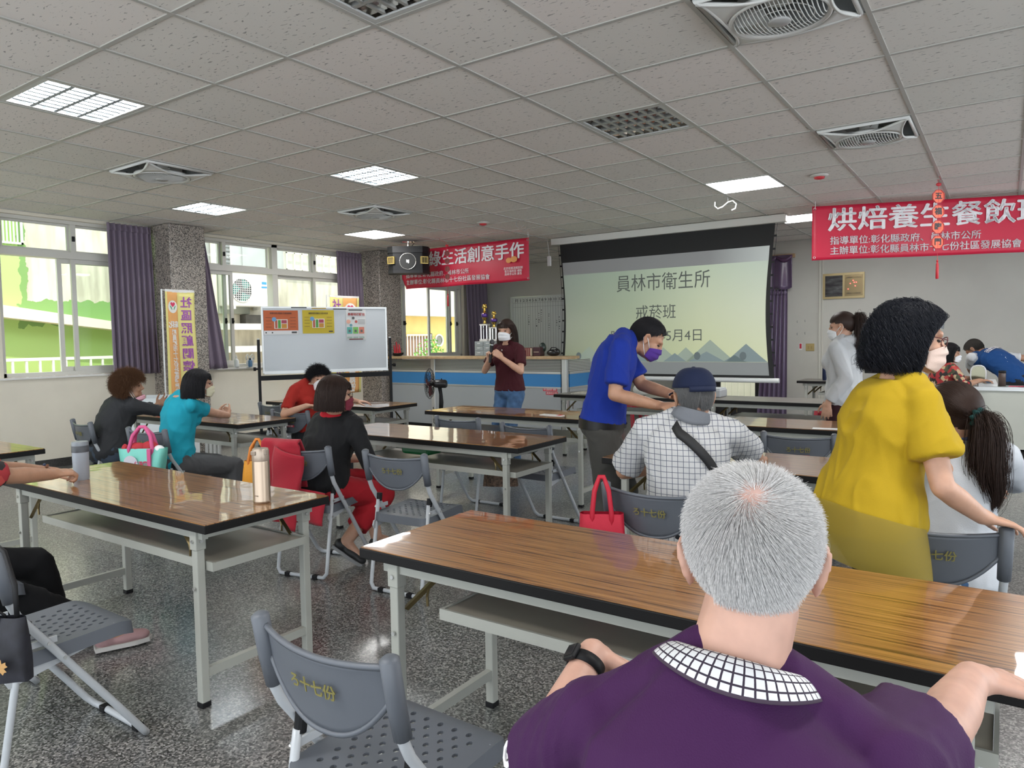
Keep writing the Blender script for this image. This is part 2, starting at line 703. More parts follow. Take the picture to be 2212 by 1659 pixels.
def window(idx, y0, y1, mull_top, sashes, z0=1.068, z1=2.9, trans=(2.45, 2.53)):
    """aluminium sliding window: top lights above a rail, sliding sashes below. sashes: (y0, y1, track)"""
    w = thing('window_%d' % idx, None, None)
    struct(w)
    X0, X1 = XL - .20, XL - .06
    f = MB()
    f.box((X0, y0, z0), (X1, y0 + .05, z1)).box((X0, y1 - .05, z0), (X1, y1, z1))
    f.box((X0, y0, z1 - .04), (X1, y1, z1)).box((X0, y0, z0), (X1, y1, z0 + .045))
    f.box((X0, y0, trans[0]), (X1 + .012, y1, trans[1]))
    for m_ in mull_top:
        f.box((X0 + .02, m_ - .03, trans[1]), (X1 - .01, m_ + .03, z1 - .03))
    f.build('window_frame', M_alu, w)
    ed = [y0 + .05] + list(mull_top) + [y1 - .05]
    for a, b_ in zip(ed[:-1], ed[1:]):
        s = MB()
        s.box((X0 + .05, a + .028, trans[1]), (X0 + .075, a + .05, z1 - .04)).box((X0 + .05, b_ - .05, trans[1]), (X0 + .075, b_ - .028, z1 - .04))
        s.box((X0 + .05, a + .05, trans[1]), (X0 + .075, b_ - .05, trans[1] + .025)).box((X0 + .05, a + .05, z1 - .065), (X0 + .075, b_ - .05, z1 - .04))
        so = s.build('top_light', M_alu, w)
        g = MB()
        g.box((X0 + .06, a + .05, trans[1] + .025), (X0 + .064, b_ - .05, z1 - .065))
        g.build('pane', M_glass, so)
    for a, b_, t in sashes:
        xa = X0 + .03 + .045 * t
        s = MB()
        s.box((xa, a, z0 + .045), (xa + .035, a + .05, trans[0])).box((xa, b_ - .05, z0 + .045), (xa + .035, b_, trans[0]))
        s.box((xa, a + .05, z0 + .045), (xa + .035, b_ - .05, z0 + .10)).box((xa, a + .05, trans[0] - .05), (xa + .035, b_ - .05, trans[0]))
        so = s.build('sash', M_alu, w)
        MB().box((xa + .014, a + .05, z0 + .10), (xa + .018, b_ - .05, trans[0] - .05)).build('pane', M_glass, so)
        lt = MB()
        lt.box((xa + .035, b_ - .04, 1.70), (xa + .055, b_ - .012, 1.78), bev=.004).box((xa + .05, b_ - .034, 1.72), (xa + .075, b_ - .02, 1.745), bev=.003)
        lt.build('latch', M_black, so)
    lt = MB()
    for m_ in mull_top:
        lt.box((X1 - .01, m_ - .018, 2.66), (X1 + .012, m_ + .012, 2.72), bev=.004)
    lt.build('latch', M_black, w)
    return w


window(1, 0.6, 3.10, [1.45, 2.25], [(0.65, 1.5, 0), (1.45, 2.3, 1), (2.25, 3.05, 0)])
window(2, 3.36, 5.04, [4.19], [(4.02, 4.74, 0), (4.16, 4.99, 1)])
window(3, 5.62, 7.08, [6.22], [(5.67, 6.28, 0), (5.72, 6.36, 1)])
window(4, 7.08, 8.74, [7.86], [(7.13, 7.90, 0), (7.84, 8.69, 1)])
window(5, 9.42, 11.66, [10.0, 10.72, 11.3], [(9.47, 9.98, 1), (9.55, 10.06, 0), (10.66, 11.36, 1), (11.28, 11.61, 0)])

# back doorway behind the curtains, with its frame and a glazed leaf standing open
dr = thing('door_1', None, None)
struct(dr)
dk = mat('dark_bronze_frame', (0.03, 0.028, 0.026), 0.4)
MB().box((DX0, YB - .02, 0), (DX0 + .07, YB + .2, 2.1)).box((DX1 - .07, YB - .02, 0), (DX1, YB + .2, 2.1)).box((DX0, YB - .02, 2.03), (DX1, YB + .2, 2.1)).build('door_frame', dk, dr)
lf = MB()
lf.box((DX0 + .07, YB + .10, 0), (DX0 + .15, YB + .14, 2.03)).box((DX1 - .15, YB + .10, 0), (DX1 - .07, YB + .14, 2.03)).box((DX0 + .15, YB + .10, 0.0), (DX1 - .15, YB + .14, .16)).box((DX0 + .15, YB + .10, 1.9), (DX1 - .15, YB + .14, 2.03))
lo = lf.build('door_leaf', dk, dr)
MB().box((DX0 + .15, YB + .118, .16), (DX1 - .15, YB + .122, 1.9)).build('pane', M_glass, lo)
struct(MB().box((-6.5, YB + 2.0, -.1), (-1.0, YB + 2.1, 3.2)).build('exterior_back', mat('pale_rendered_wall', (0.8, 0.76, 0.66), 0.8, var=.08, vscale=2)))
bars = MB()
for k in range(14):
    bars.box((-4.7 + k * .12, YB + 1.5, 0), (-4.68 + k * .12, YB + 1.52, 1.2))
bars.box((-4.75, YB + 1.5, 1.18), (-3.0, YB + 1.53, 1.22)).box((-4.75, YB + 1.5, .1), (-3.0, YB + 1.53, .14))
tag(bars.build('yard_railing', mat('cream_iron', (0.75, 0.72, 0.62), 0.5)), 'cream barred railing in the yard seen through the back doorway', 'railing')


# ================================================================== outside the windows
def _alleywall(n, l, b):
    tc = n.new('ShaderNodeTexCoord')
    sp = n.new('ShaderNodeSeparateXYZ')
    nz = n.new('ShaderNodeTexNoise')
    nz.inputs['Scale'].default_value = 5.0
    nz.inputs['Detail'].default_value = 5
    l.new(tc.outputs['Object'], nz.inputs['Vector'])
    l.new(tc.outputs['Object'], sp.inputs[0])
    jit = mth(n, l, 'MULTIPLY', mth(n, l, 'SUBTRACT', nz.outputs['Fac'], 0.5), 0.28)
    y = mth(n, l, 'ADD', sp.outputs['Y'], jit)
    z = mth(n, l, 'ADD', sp.outputs['Z'], jit)
    # concrete with streaks
    mp = mapping(n, l, scale=(3, 3, 0.5))
    n2 = n.new('ShaderNodeTexNoise')
    n2.inputs['Scale'].default_value = 2.2
    n2.inputs['Detail'].default_value = 7
    l.new(mp.outputs[0], n2.inputs['Vector'])
    rc = ramp(n, [(0.3, (0.42, 0.385, 0.31)), (0.5, (0.60, 0.555, 0.45)), (0.72, (0.72, 0.68, 0.57))])
    l.new(n2.outputs['Fac'], rc.inputs['Fac'])
    zl = mth(n, l, 'SUBTRACT', z, mth(n, l, 'MULTIPLY', mth(n, l, 'SUBTRACT', 4.79, sp.outputs['Y']), 0.0))
    low = mth(n, l, 'LESS_THAN', zl, 2.16)
    strip = mth(n, l, 'LESS_THAN', y, 5.05)
    near = mth(n, l, 'LESS_THAN', y, 6.9)
    paint = mth(n, l, 'MULTIPLY', mth(n, l, 'MAXIMUM', low, strip), near)
    edge = mth(n, l, 'GREATER_THAN', z, 1.75)
    notstrip = mth(n, l, 'GREATER_THAN', y, 4.93)
    gcol = mixc(n, l, mth(n, l, 'MULTIPLY', edge, notstrip), (0.40, 0.58, 0.20), (0.20, 0.34, 0.12))
    l.new(mixc(n, l, paint, rc.outputs['Color'], gcol), b.inputs['Base Color'])


AX = -12.6
struct(MB().box((AX - .2, -1.0, -.5), (AX, 12.6, 5.2)).build('exterior_wall', custom('stained_green_and_concrete', _alleywall, rough=0.9, spec=0.1)))
struct(MB().box((-18, -3.0, -.5), (XL - .25, 24, -.12)).build('ground', mat('alley_concrete', (0.42, 0.40, 0.36), 0.9, var=.15, vscale=2)))
M_cream = mat('cream_render', (0.80, 0.75, 0.60), 0.8, var=.05, vscale=4)
Mx = Matrix(((0, 0, 1, 0), (1, 0, 0, 0), (0, 1, 0, 0), (0, 0, 0, 1)))     # prism xy -> world YZ
lg = MB()
lg.prism([(2.5, 2.34), (6.9, 1.72), (6.9, 1.60), (2.5, 2.10)], AX, AX + .28, Mx)
tag(lg.build('stair_ledge', M_cream), 'sloping cream stair edge on the green wall outside', 'ledge')
rl = thing('alley_railing', 'white metal railing outside below the green wall', 'railing')
M_rail = mat('white_painted_iron', (0.82, 0.81, 0.77), 0.5)
MB().box((AX + .55, 3.2, 1.20), (AX + .59, 7.6, 1.245)).box((AX + .55, 3.2, .80), (AX + .59, 7.6, .84)).build('rail', M_rail, rl)
for k in range(24):
    MB().box((AX + .555, 3.25 + k * .185, -.12), (AX + .585, 3.28 + k * .185, 1.20)).build('baluster', M_rail, rl)
tag(MB().box((AX + .01, 3.0, -.12), (AX + .5, 7.7, .98)).build('brick_coping', mat('brown_brick', (0.30, 0.17, 0.10), .9, var=.3, vscale=12)), 'brown brick coping behind the white alley railing', 'brickwork')
sl = thing('slatted_screen', 'white slatted metal screen high on the outer wall', 'screen')
fr_ = MB()
fr_.box((AX + .02, 4.05, 3.0), (AX + .05, 4.08, 3.9)).box((AX + .02, 4.97, 3.0), (AX + .05, 5.0, 3.9)).box((AX + .02, 4.05, 3.0), (AX + .05, 5.0, 3.03))
for k in range(18):
    fr_.box((AX + .025, 4.10 + k * .048, 3.03), (AX + .04, 4.12 + k * .048, 3.9))
fr_.build('slat_panel', M_rail, sl)
# grey cladding, conduit and ladder left of the second window
tag(MB().box((AX, 8.1, 2.95), (AX + .06, 9.92, 4.2)).box((AX + .06, 8.9, 2.95), (AX + .09, 8.93, 4.2)).box((AX + .06, 9.5, 2.95), (AX + .09, 9.53, 4.2)).build('metal_cladding', mat('grey_sheet_metal', (0.42, 0.43, 0.42), .5, var=.1, vscale=2)), 'grey sheet metal cladding on the outer wall above the air conditioners', 'cladding')
pw = MB()
pw.cyl((AX + .13, 8.22, 1.82), (AX + .13, 8.22, 4.2), .05)
tag(pw.build('drain_pipe', M_cream), 'cream drain pipe running up the outer wall', 'pipe')
sh = thing('louvred_shutter', 'dark louvred shutter beside the cream drain pipe outside', 'shutter')
MB().box((AX + .065, 8.36, 2.9), (AX + .095, 8.39, 4.0)).box((AX + .065, 8.62, 2.9), (AX + .095, 8.65, 4.0)).build('shutter_frame', M_rail, sh)
lv = MB()
for k in range(14):
    lv.box((AX + .07, 8.39, 2.92 + k * .075), (AX + .09, 8.62, 2.955 + k * .075))
lv.build('louvre_blade', mat('grey_louvre', (0.25, 0.25, 0.25), .5), sh)
tag(MB().box((AX, 8.35, 2.0), (AX + .06, 9.05, 2.88)).build('wall_patch', mat('grey_green_board', (0.36, 0.38, 0.33), .8, var=.15, vscale=3)), 'grey green board fixed to the outer wall left of the air conditioner', 'board')


def aircon(y0, y1, z0, z1, label, fancol):
    a = thing('air_conditioner', label, 'air conditioner', (AX, (y0 + y1) / 2, z0))
    h, w = z1 - z0, y1 - y0
    MB().box((.02, -w / 2, 0), (.36, w / 2, h), bev=.02).build('casing', mat('aircon_white', (0.80, 0.79, 0.75), .45), a)
    cy, cz, rr = -w * .18, h * .5, h * .37
    MM = Matrix(((0, 0, 1, .362), (1, 0, 0, cy), (0, 1, 0, cz), (0, 0, 0, 1)))
    fo = MB().prism([(rr * math.cos(t), rr * math.sin(t)) for t in [2 * PI * k / 28 for k in range(28)]], 0, .004, MM).build('fan_opening', mat('fan_dark', (0.02, 0.03, 0.03), .6), a)
    bl = MB()
    for q in range(3):
        a0 = q * 2 * PI / 3 + .4
        pts = [(rr * .18 * math.cos(a0), rr * .18 * math.sin(a0))] + [(rr * .92 * math.cos(a0 + d), rr * .92 * math.sin(a0 + d)) for d in (0, .3, .6, .9, 1.2)]
        bl.prism(pts, .006, .010, MM)
    bl.build('blade', mat('fan_teal' if fancol else 'fan_rust', (0.03, 0.20, 0.17) if fancol else (0.30, 0.10, 0.06), .5), a)
    g = MB()
    for k in range(-5, 6):
        t = k * rr / 5.4
        s = math.sqrt(max(rr * rr - t * t, 0))
        g.box((.375, cy + t - .004, cz - s), (.38, cy + t + .004, cz + s)).box((.375, cy - s, cz + t - .004), (.38, cy + s, cz + t + .004))
    g.tube([MM @ V((rr * math.cos(t), rr * math.sin(t), .014)) for t in [2 * PI * k / 28 for k in range(28)]], .008, 6, closed=True)
    g.build('grille', M_rail, a)
    MB().box((.361, w * .32, h * .72), (.364, w * .44, h * .80)).box((.361, w * .31, h * .60), (.364, w * .46, h * .655)).build('badge', mat('badge_blue', (0.05, 0.28, 0.60), .5), a, )
    for s_ in (-1, 1):
        MB().box((.0, s_ * w * .38 - .02, -.06), (.40, s_ * w * .38 + .02, 0)).build('bracket', M_rail, a)
    return a


aircon(8.36, 9.30, 2.14, 2.76, 'white outdoor air conditioner with a teal and rust fan seen through the window', 1)
lb = MB()
lb.box((AX, 8.2, 1.68), (AX + .35, 10.6, 1.80)).box((AX, 8.2, 1.24), (AX + .45, 10.6, 1.36))
tag(lb.build('concrete_ledge', mat('pale_ledge', (0.70, 0.68, 0.62), .8, var=.15, vscale=6)), 'pale concrete ledges under the air conditioners outside', 'ledge')
tag(MB().box((AX, 8.85, 1.80), (AX + .2, 9.7, 1.98)).build('dark_gap_block', mat('dark_gap_block', (0.06, 0.055, 0.045), .8, var=.3, vscale=5)), 'dark block for the shaded gap below the white air conditioner outside', 'shaded gap')  # dark box standing for the shade in the gap under the unit
gw = thing('barred_window', 'cream barred window high on the wall outside', 'window grille')
g = MB()
for k in range(8):
    g.box((AX + .10, 9.95 + k * .2, 2.95), (AX + .12, 9.975 + k * .2, 4.1))
for z_ in (2.95, 3.3, 3.65, 4.0):
    g.box((AX + .10, 9.95, z_), (AX + .12, 11.4, z_ + .025))
g.build('bars', M_cream, gw)
MB().box((AX, 9.95, 2.95), (AX + .02, 11.4, 4.1)).build('pane', mat('frosted_pane', (0.62, 0.60, 0.52), .4), gw)
# the yellow house beyond the third window
yh = thing('yellow_house', 'yellow house with a round window seen past the speaker', 'house')
YX = AX - .2
Ml = mat('yellow_paint', (0.80, 0.58, 0.20), .8, var=.06, vscale=3)
MB().box((YX - .3, 12.6, -.3), (YX, 18.5, 2.05)).build('wall', Ml, yh)
MB().box((YX - .3, 12.6, 2.05), (YX + .35, 18.5, 2.25)).build('cornice', M_cream, yh)
MB().box((YX - .3, 12.6, 2.25), (YX, 18.5, 5.2)).build('upper_wall', mat('upper_render', (0.66, 0.60, 0.48), .9, var=.15, vscale=1.5), yh)
MM = Matrix(((0, 0, 1, YX), (1, 0, 0, 15.25), (0, 1, 0, 1.40), (0, 0, 0, 1)))
wr = MB().tube([MM @ V((.16 * math.cos(t), .16 * math.sin(t), .02)) for t in [2 * PI * k / 24 for k in range(24)]], .025, 6, closed=True).build('round_window', M_rail, yh)
MB().prism([(.15 * math.cos(t), .15 * math.sin(t)) for t in [2 * PI * k / 24 for k in range(24)]], .003, .01, MM).build('pane', mat('dim_pane', (0.22, 0.20, 0.15), .2), wr)
MB().box((YX, 14.85, .2), (YX + .03, 14.95, 1.6)).build('door_post', mat('dark_door', (0.05, 0.04, 0.035), .5), yh)
gt = thing('iron_gate', 'brown board gate with white bars by the yellow house', 'gate')
MB().box((YX + .05, 13.85, .2), (YX + .08, 14.80, 1.52)).build('board', mat('brown_board', (0.28, 0.17, 0.11), .8), gt)
g = MB()
for k in range(9):
    g.box((YX + .10, 13.86 + k * .115, .2), (YX + .12, 13.88 + k * .115, 1.56))
g.box((YX + .10, 13.85, 1.54), (YX + .13, 14.80, 1.575))
g.build('bars', M_rail, gt)


def leafbush(name, label, c, r, nleaf, seed, colr=(0.16, 0.40, 0.07), ls=.09):
    rnd = random.Random(seed)
    t = thing(name, label, 'plant', c)
    mb = MB()
    for k in range(nleaf):
        d = V((rnd.gauss(0, 1), rnd.gauss(0, 1), rnd.gauss(0, 1))).normalized()
        p = V((d.x * r[0], d.y * r[1], d.z * r[2])) * rnd.uniform(.3, 1)
        q = V((rnd.gauss(0, 1), rnd.gauss(0, 1), rnd.gauss(0, .6))).normalized()
        s = q.orthogonal().normalized()
        L = ls * rnd.uniform(.6, 1.3)
        mb.faces([p, p + q * L * .5 + s * L * .22, p + q * L, p + q * L * .5 - s * L * .22], [(0, 1, 2, 3)])
    mb.build('foliage', mat(name + '_leaf', colr, .5, var=.3, vscale=9), t, fixn=False)
    st = MB()
    st.cyl((0, 0, -c[2] - .12), (0, 0, r[2] * .4), .02, .012, 8)
    st.build('stem', mat('stem_brown', (0.14, 0.10, 0.06), .8), t)
    return t


leafbush('garden_shrub', 'bright green shrub before the brown gate outside', (YX + .75, 14.0, 1.05), (.35, .45, .5), 420, 3)

# ================================================================== ceiling fixtures
M_lampon = mat('tube_glow', (1, 1, 1), .5, emit=(0.93, 0.98, 1.0), estr=LAMP * 2.0)
M_panel = mat('panel_glow', (1, 1, 1), .5, emit=(1.0, 0.99, 0.97), estr=LAMP)
M_tube = mat('fluorescent_tube_off', (0.75, 0.75, 0.72), .3)
M_refl = mat('mirror_reflector', (0.62, 0.60, 0.56), .12, 1.0)
M_refldk = mat('darkened_reflector', (0.16, 0.18, 0.19), .35)  # darkened in colour so the lit tubes read as separate bands
M_blade_l = mat('louvre_blade_lit', (0.30, 0.34, 0.37), .4)  # darker blade copy for lit lamps, keeps the lattice visible against the glow
M_blade_d = mat('louvre_blade_grey', (0.42, 0.42, 0.40), .35, .3)
M_lamp_frame = mat('lamp_frame_white', (0.55, 0.55, 0.53), .4)


def louvre(j, c, lit, label):
    x, y = cell(j, c)
    t = thing('louvre_light', label, 'ceiling light', (x, y, CEIL), 0, 'louvre ceiling lights')
    h = TILE / 2 - .014
    f = MB()
    f.box((-h, -h, .0), (h, -h + .03, .012)).box((-h, h - .03, .0), (h, h, .012)).box((-h, -h + .03, .0), (-h + .03, h - .03, .012)).box((h - .03, -h + .03, .0), (h, h - .03, .012))
    f.build('frame', M_lamp_frame, t)
    q = h - .03
    R = M_refldk if lit else M_refl
    b = MB()
    for k in range(4):                       # four curved troughs
        y0 = -q + k * q / 2
        b.sheet(lambda u, v: (-q + 2 * q * u, y0 + q / 2 * v, .03 + .06 * math.sin(PI * v)), 2, 8)
    b.box((-q - .01, -q, .01), (-q, q, .10)).box((q, -q, .01), (q + .01, q, .10)).box((-q, -q - .01, .01), (q, -q, .10)).box((-q, q, .01), (q, q + .01, .10))
    b.build('reflector', R, t)
    for k in range(4):
        yc = -q + (k + .5) * q / 2
        tb = MB().cyl((-q + .012, yc, .055), (q - .012, yc, .055), .026 if lit else .014, seg=12).build('tube', M_lampon if lit else M_tube, t)  # lit tubes drawn thicker, their glow put into the shape
        MB().cyl((-q, yc, .055), (-q + .03, yc, .055), .028 if lit else .0155, seg=12).cyl((q - .03, yc, .055), (q, yc, .055), .028 if lit else .0155, seg=12).build('tube_cap', M_white, tb)
    lv = MB()
    for k in range(1, 4):
        y0 = -q + k * q / 2
        lv.prism([(y0 - .012, .004), (y0 + .012, .004), (y0, .04)], -q, q, Matrix(((0, 0, 1, 0), (1, 0, 0, 0), (0, 1, 0, 0), (0, 0, 0, 1))))
    for k in range(4):
        y0 = -q + k * q / 2
        for m_ in range(1, 8):
            x0 = -q + m_ * q / 4
            lv.prism([(x0 - .010, .004), (x0 + .010, .004), (x0, .026)], y0 + .01, y0 + q / 2 - .01, Matrix(((1, 0, 0, 0), (0, 0, 1, 0), (0, 1, 0, 0), (0, 0, 0, 1))))
    lv.build('louvre', M_blade_l if lit else M_blade_d, t)
    return t


louvre(-4, -1, 1, 'lit louvre ceiling light over the table with the gold tumbler, largest of the lit ones')
louvre(-4, 3, 1, 'lit louvre ceiling light between the large one and the round fan near the speaker')
louvre(-8, 3, 1, 'lit louvre ceiling light close to the granite pillar by the first curtain')
louvre(0, 3, 0, 'switched off louvre ceiling light in the middle of the ceiling, whole in view')
louvre(0, -1, 0, 'switched off louvre ceiling light cut by the top edge of the photo')


def led(j, c, label):
    x, y = cell(j, c)
    t = thing('led_panel', label, 'ceiling light', (x, y, CEIL), 0, 'flat ceiling light panels')
    h = TILE / 2 - .013
    f = MB()
    f.box((-h, -h, -.004), (h, -h + .012, .03)).box((-h, h - .012, -.004), (h, h, .03)).box((-h, -h + .012, -.004), (-h + .012, h - .012, .03)).box((h - .012, -h + .012, -.004), (h, h - .012, .03))
    f.build('frame', M_white, t)
    MB().box((-h + .012, -h + .012, .0), (h - .012, h - .012, .012)).build('diffuser', M_panel, t)
    return t


led(-8, 7, 'bright flat light panel above the black speaker')
led(0, 7, 'bright flat light panel with a white hook hanging beside it')
led(0, 11, 'bright flat light panel partly behind the big red banner')
led(4, -1, 'unseen fill light panel added over the part of the hall right of the photo, nearest row')
led(4, 7, 'unseen fill light panel added over the part of the hall right of the photo, far row')
led(0, -5, 'unseen fill light panel added over the hall behind the viewer')
led(-4, -5, 'unseen fill light panel added over the hall behind the viewer, nearer the windows')

M_fan = mat('fan_cover_white', (0.66, 0.66, 0.63), .4)
M_fanin = mat('fan_shaft_grey', (0.30, 0.31, 0.30), .6)
M_motor = mat('fan_motor_white', (0.6, 0.6, 0.57), .5)


def fan(j, c, label):
    x, y = cell(j, c)
    t = thing('ceiling_fan', label, 'ceiling fan', (x, y, CEIL), 0, 'recessed square ceiling fans')
    h = TILE / 2 - .012
    b = MB()
    b.box((-h, -h, .27), (h, h, .28)).box((-h, -h, .0), (-h + .01, h, .28)).box((h - .01, -h, .0), (h, h, .28)).box((-h, -h, .0), (h, -h + .01, .28)).box((-h, h - .01, .0), (h, h, .28))
    b.build('shaft', M_fanin, t)
    cx_, cy_, R0, R1 = 0.02, -.02, .205, .232
    zc = -.045
    o = MB()
    o.sm = True
    # outer square rim
    o.tube([(sx * (h - .02), sy * (h - .02), -.004) for sx, sy in ((-1, -1), (1, -1), (1, 1), (-1, 1))], .016, 8, closed=True)
    # swept arches from the rim down to the round outlet
    for q in range(4):
        a0 = q * PI / 2
        M_ = Rz(a0)
        o.sheet(lambda u, v, M_=M_: M_ @ V(((-h + .02) + (2 * h - .04) * u, (-h + .02) + (h - .02 - R1 * .99) * math.sin(PI * u) ** 0.8 * (0.90 + .10 * v) + .012 * v, -.006 + (zc + .008) * math.sin(PI * u) ** 1.2 - .010 * (1 - v))), 20, 2, .012)
        # corner web
        cr = []
        for s in (-1, 1):
            pass
        o.sheet(lambda u, v, M_=M_: M_ @ V((lambda A, B: A * (1 - v) + B * v)(V((-(h - .025), -(h - .025), -.006)), V((R1 * math.cos(1.25 * PI + (u - .5) * .95), R1 * math.sin(1.25 * PI + (u - .5) * .95), zc)))), 8, 6, .010)
    o.build('frame', M_fan, t)
    rg = MB()
    rg.sm = True
    rg.lathe([(R0, zc - .006), (R0 + .012, zc - .016), (R1 - .006, zc - .012), (R1, zc + .004), (R1 - .01, zc + .02), (R0, zc + .01), (R0, zc - .006)], seg=48, caps=False)
    rg.build('outlet_ring', M_fan, t)
    g = MB()
    for k in range(-11, 12):
        tt = k * .0178
        s = math.sqrt(max(R0 * R0 - tt * tt, .0004))
        g.tube([(tt, -s, zc - .002), (tt, -s * .5, zc - .020), (tt, 0, zc - .026), (tt, s * .5, zc - .020), (tt, s, zc - .002)], .0028, 5)
    for rr in (.10, .15):
        g.tube([(rr * math.cos(a), rr * math.sin(a), zc - .026 * (1 - rr * rr / (R0 * R0)) + .004) for a in [2 * PI * k / 32 for k in range(32)]], .0025, 5, closed=True)
    g.build('grille', M_fan, t)
    hb = MB()
    hb.sm = True
    hb.lathe([(.0, zc - .034), (.046, zc - .033), (.052, zc - .027), (.052, zc - .012), (0, zc - .012)], seg=24)
    hb.build('hub_badge', mat('fan_badge_grey', (0.40, 0.40, 0.39), .35), t)
    mo = MB()
    mo.lathe([(.0, .02), (.06, .02), (.07, .05), (.07, .14), (.0, .15)], seg=24)
    mo.build('motor', M_motor, t)
    for k in range(4):
        a0 = k * PI / 2 + .3
        mb = MB()
        mb.sheet(lambda u, v: ((.065 + .13 * u) * math.cos(a0 + .55 * v + .25 * u), (.065 + .13 * u) * math.sin(a0 + .55 * v + .25 * u), .03 + .04 * v), 4, 4, .003)
        mb.build('blade', mat('fan_blade_grey', (0.16, 0.16, 0.15), .5), t)
    MB().box((-.27, .10, -.012), (-.10, .26, .10), bev=.01).build('control_box', M_motor, t)
    MB().cyl((-.24, -.17, -.014), (-.205, -.205, -.016), .008, seg=8).build('indicator', M_black, t)
    return t


fan(2, 1, 'square ceiling fan nearest the viewer, cut by the top edge, round grille with badge')
fan(2, 5, 'square ceiling fan above the red banner with the large white characters')
fan(-6, 1, 'square ceiling fan right of the large lit louvre light on the left')
fan(-6, 5, 'square ceiling fan just above the light panel near the speaker')


def detector(x, y, label):
    t = thing('fire_detector', label, 'detector', (x, y, CEIL), 0, 'ceiling fire detectors')
    a = MB()
    a.sm = True
    a.lathe([(.0, 0), (.085, 0), (.08, -.012), (.05, -.02), (0, -.022)], seg=28)
    a.build('base_disc', mat('detector_white', (0.6, 0.57, 0.53), .45), t)
    b = MB()
    b.sm = True
    b.lathe([(.0, -.018), (.05, -.018), (.045, -.035), (.02, -.042), (0, -.043)], seg=24)
    b.build('red_lens', mat('red_lens', (0.55, 0.03, 0.04), .25), t)


detector(-5.61, 7.63, 'red and white fire detector on the ceiling above the smaller red banner')
detector(-1.5, 7.5, 'red and white fire detector on the ceiling right of the hooked light panel')

# ================================================================== tables
def _wood(n, l, b):
    mp = mapping(n, l, scale=(1.1, 42, 30))
    nz = n.new('ShaderNodeTexNoise')
    nz.inputs['Scale'].default_value = 2.6
    nz.inputs['Detail'].default_value = 5
    nz.inputs['Distortion'].default_value = 0.35
    l.new(mp.outputs[0], nz.inputs['Vector'])
    r = ramp(n, [(0.34, (0.062, 0.024, 0.007)), (0.44, (0.235, 0.100, 0.028)), (0.58, (0.325, 0.150, 0.044)), (0.75, (0.41, 0.205, 0.070))])
    l.new(nz.outputs['Fac'], r.inputs['Fac'])
    l.new(r.outputs['Color'], b.inputs['Base Color'])


def _wavy(n, l, b):
    _wood(n, l, b)
    tc = n.new('ShaderNodeTexCoord')
    nb = n.new('ShaderNodeTexNoise')
    nb.inputs['Scale'].default_value = 7.0
    nb.inputs['Detail'].default_value = 1.0
    l.new(tc.outputs['Object'], nb.inputs['Vector'])
    bp = n.new('ShaderNodeBump')
    bp.inputs['Strength'].default_value = 0.045
    bp.inputs['Distance'].default_value = 0.02
    l.new(nb.outputs['Fac'], bp.inputs['Height'])
    l.new(bp.outputs['Normal'], b.inputs['Normal'])
    b.inputs['Coat Weight'].default_value = 0.9
    b.inputs['Coat Roughness'].default_value = 0.03
    l.new(bp.outputs['Normal'], b.inputs['Coat Normal'])


M_wood = custom('glossy_wood_laminate', _wavy, rough=0.3, spec=.35)
M_edge = mat('black_table_edge', (0.008, 0.0075, 0.0075), .5, spec=.2)
M_steel = mat('grey_painted_steel', (0.37, 0.375, 0.335), .38, var=.03, vscale=8)
M_shelf = mat('grey_brown_shelf', (0.30, 0.275, 0.225), .3, var=.12, vscale=4)
M_brace = mat('bronze_brace', (0.16, 0.12, 0.055), .3, .8)
M_bolt = mat('zinc_bolt', (0.6, 0.6, 0.58), .3, 1.0)
TW, TD = 1.79, .60


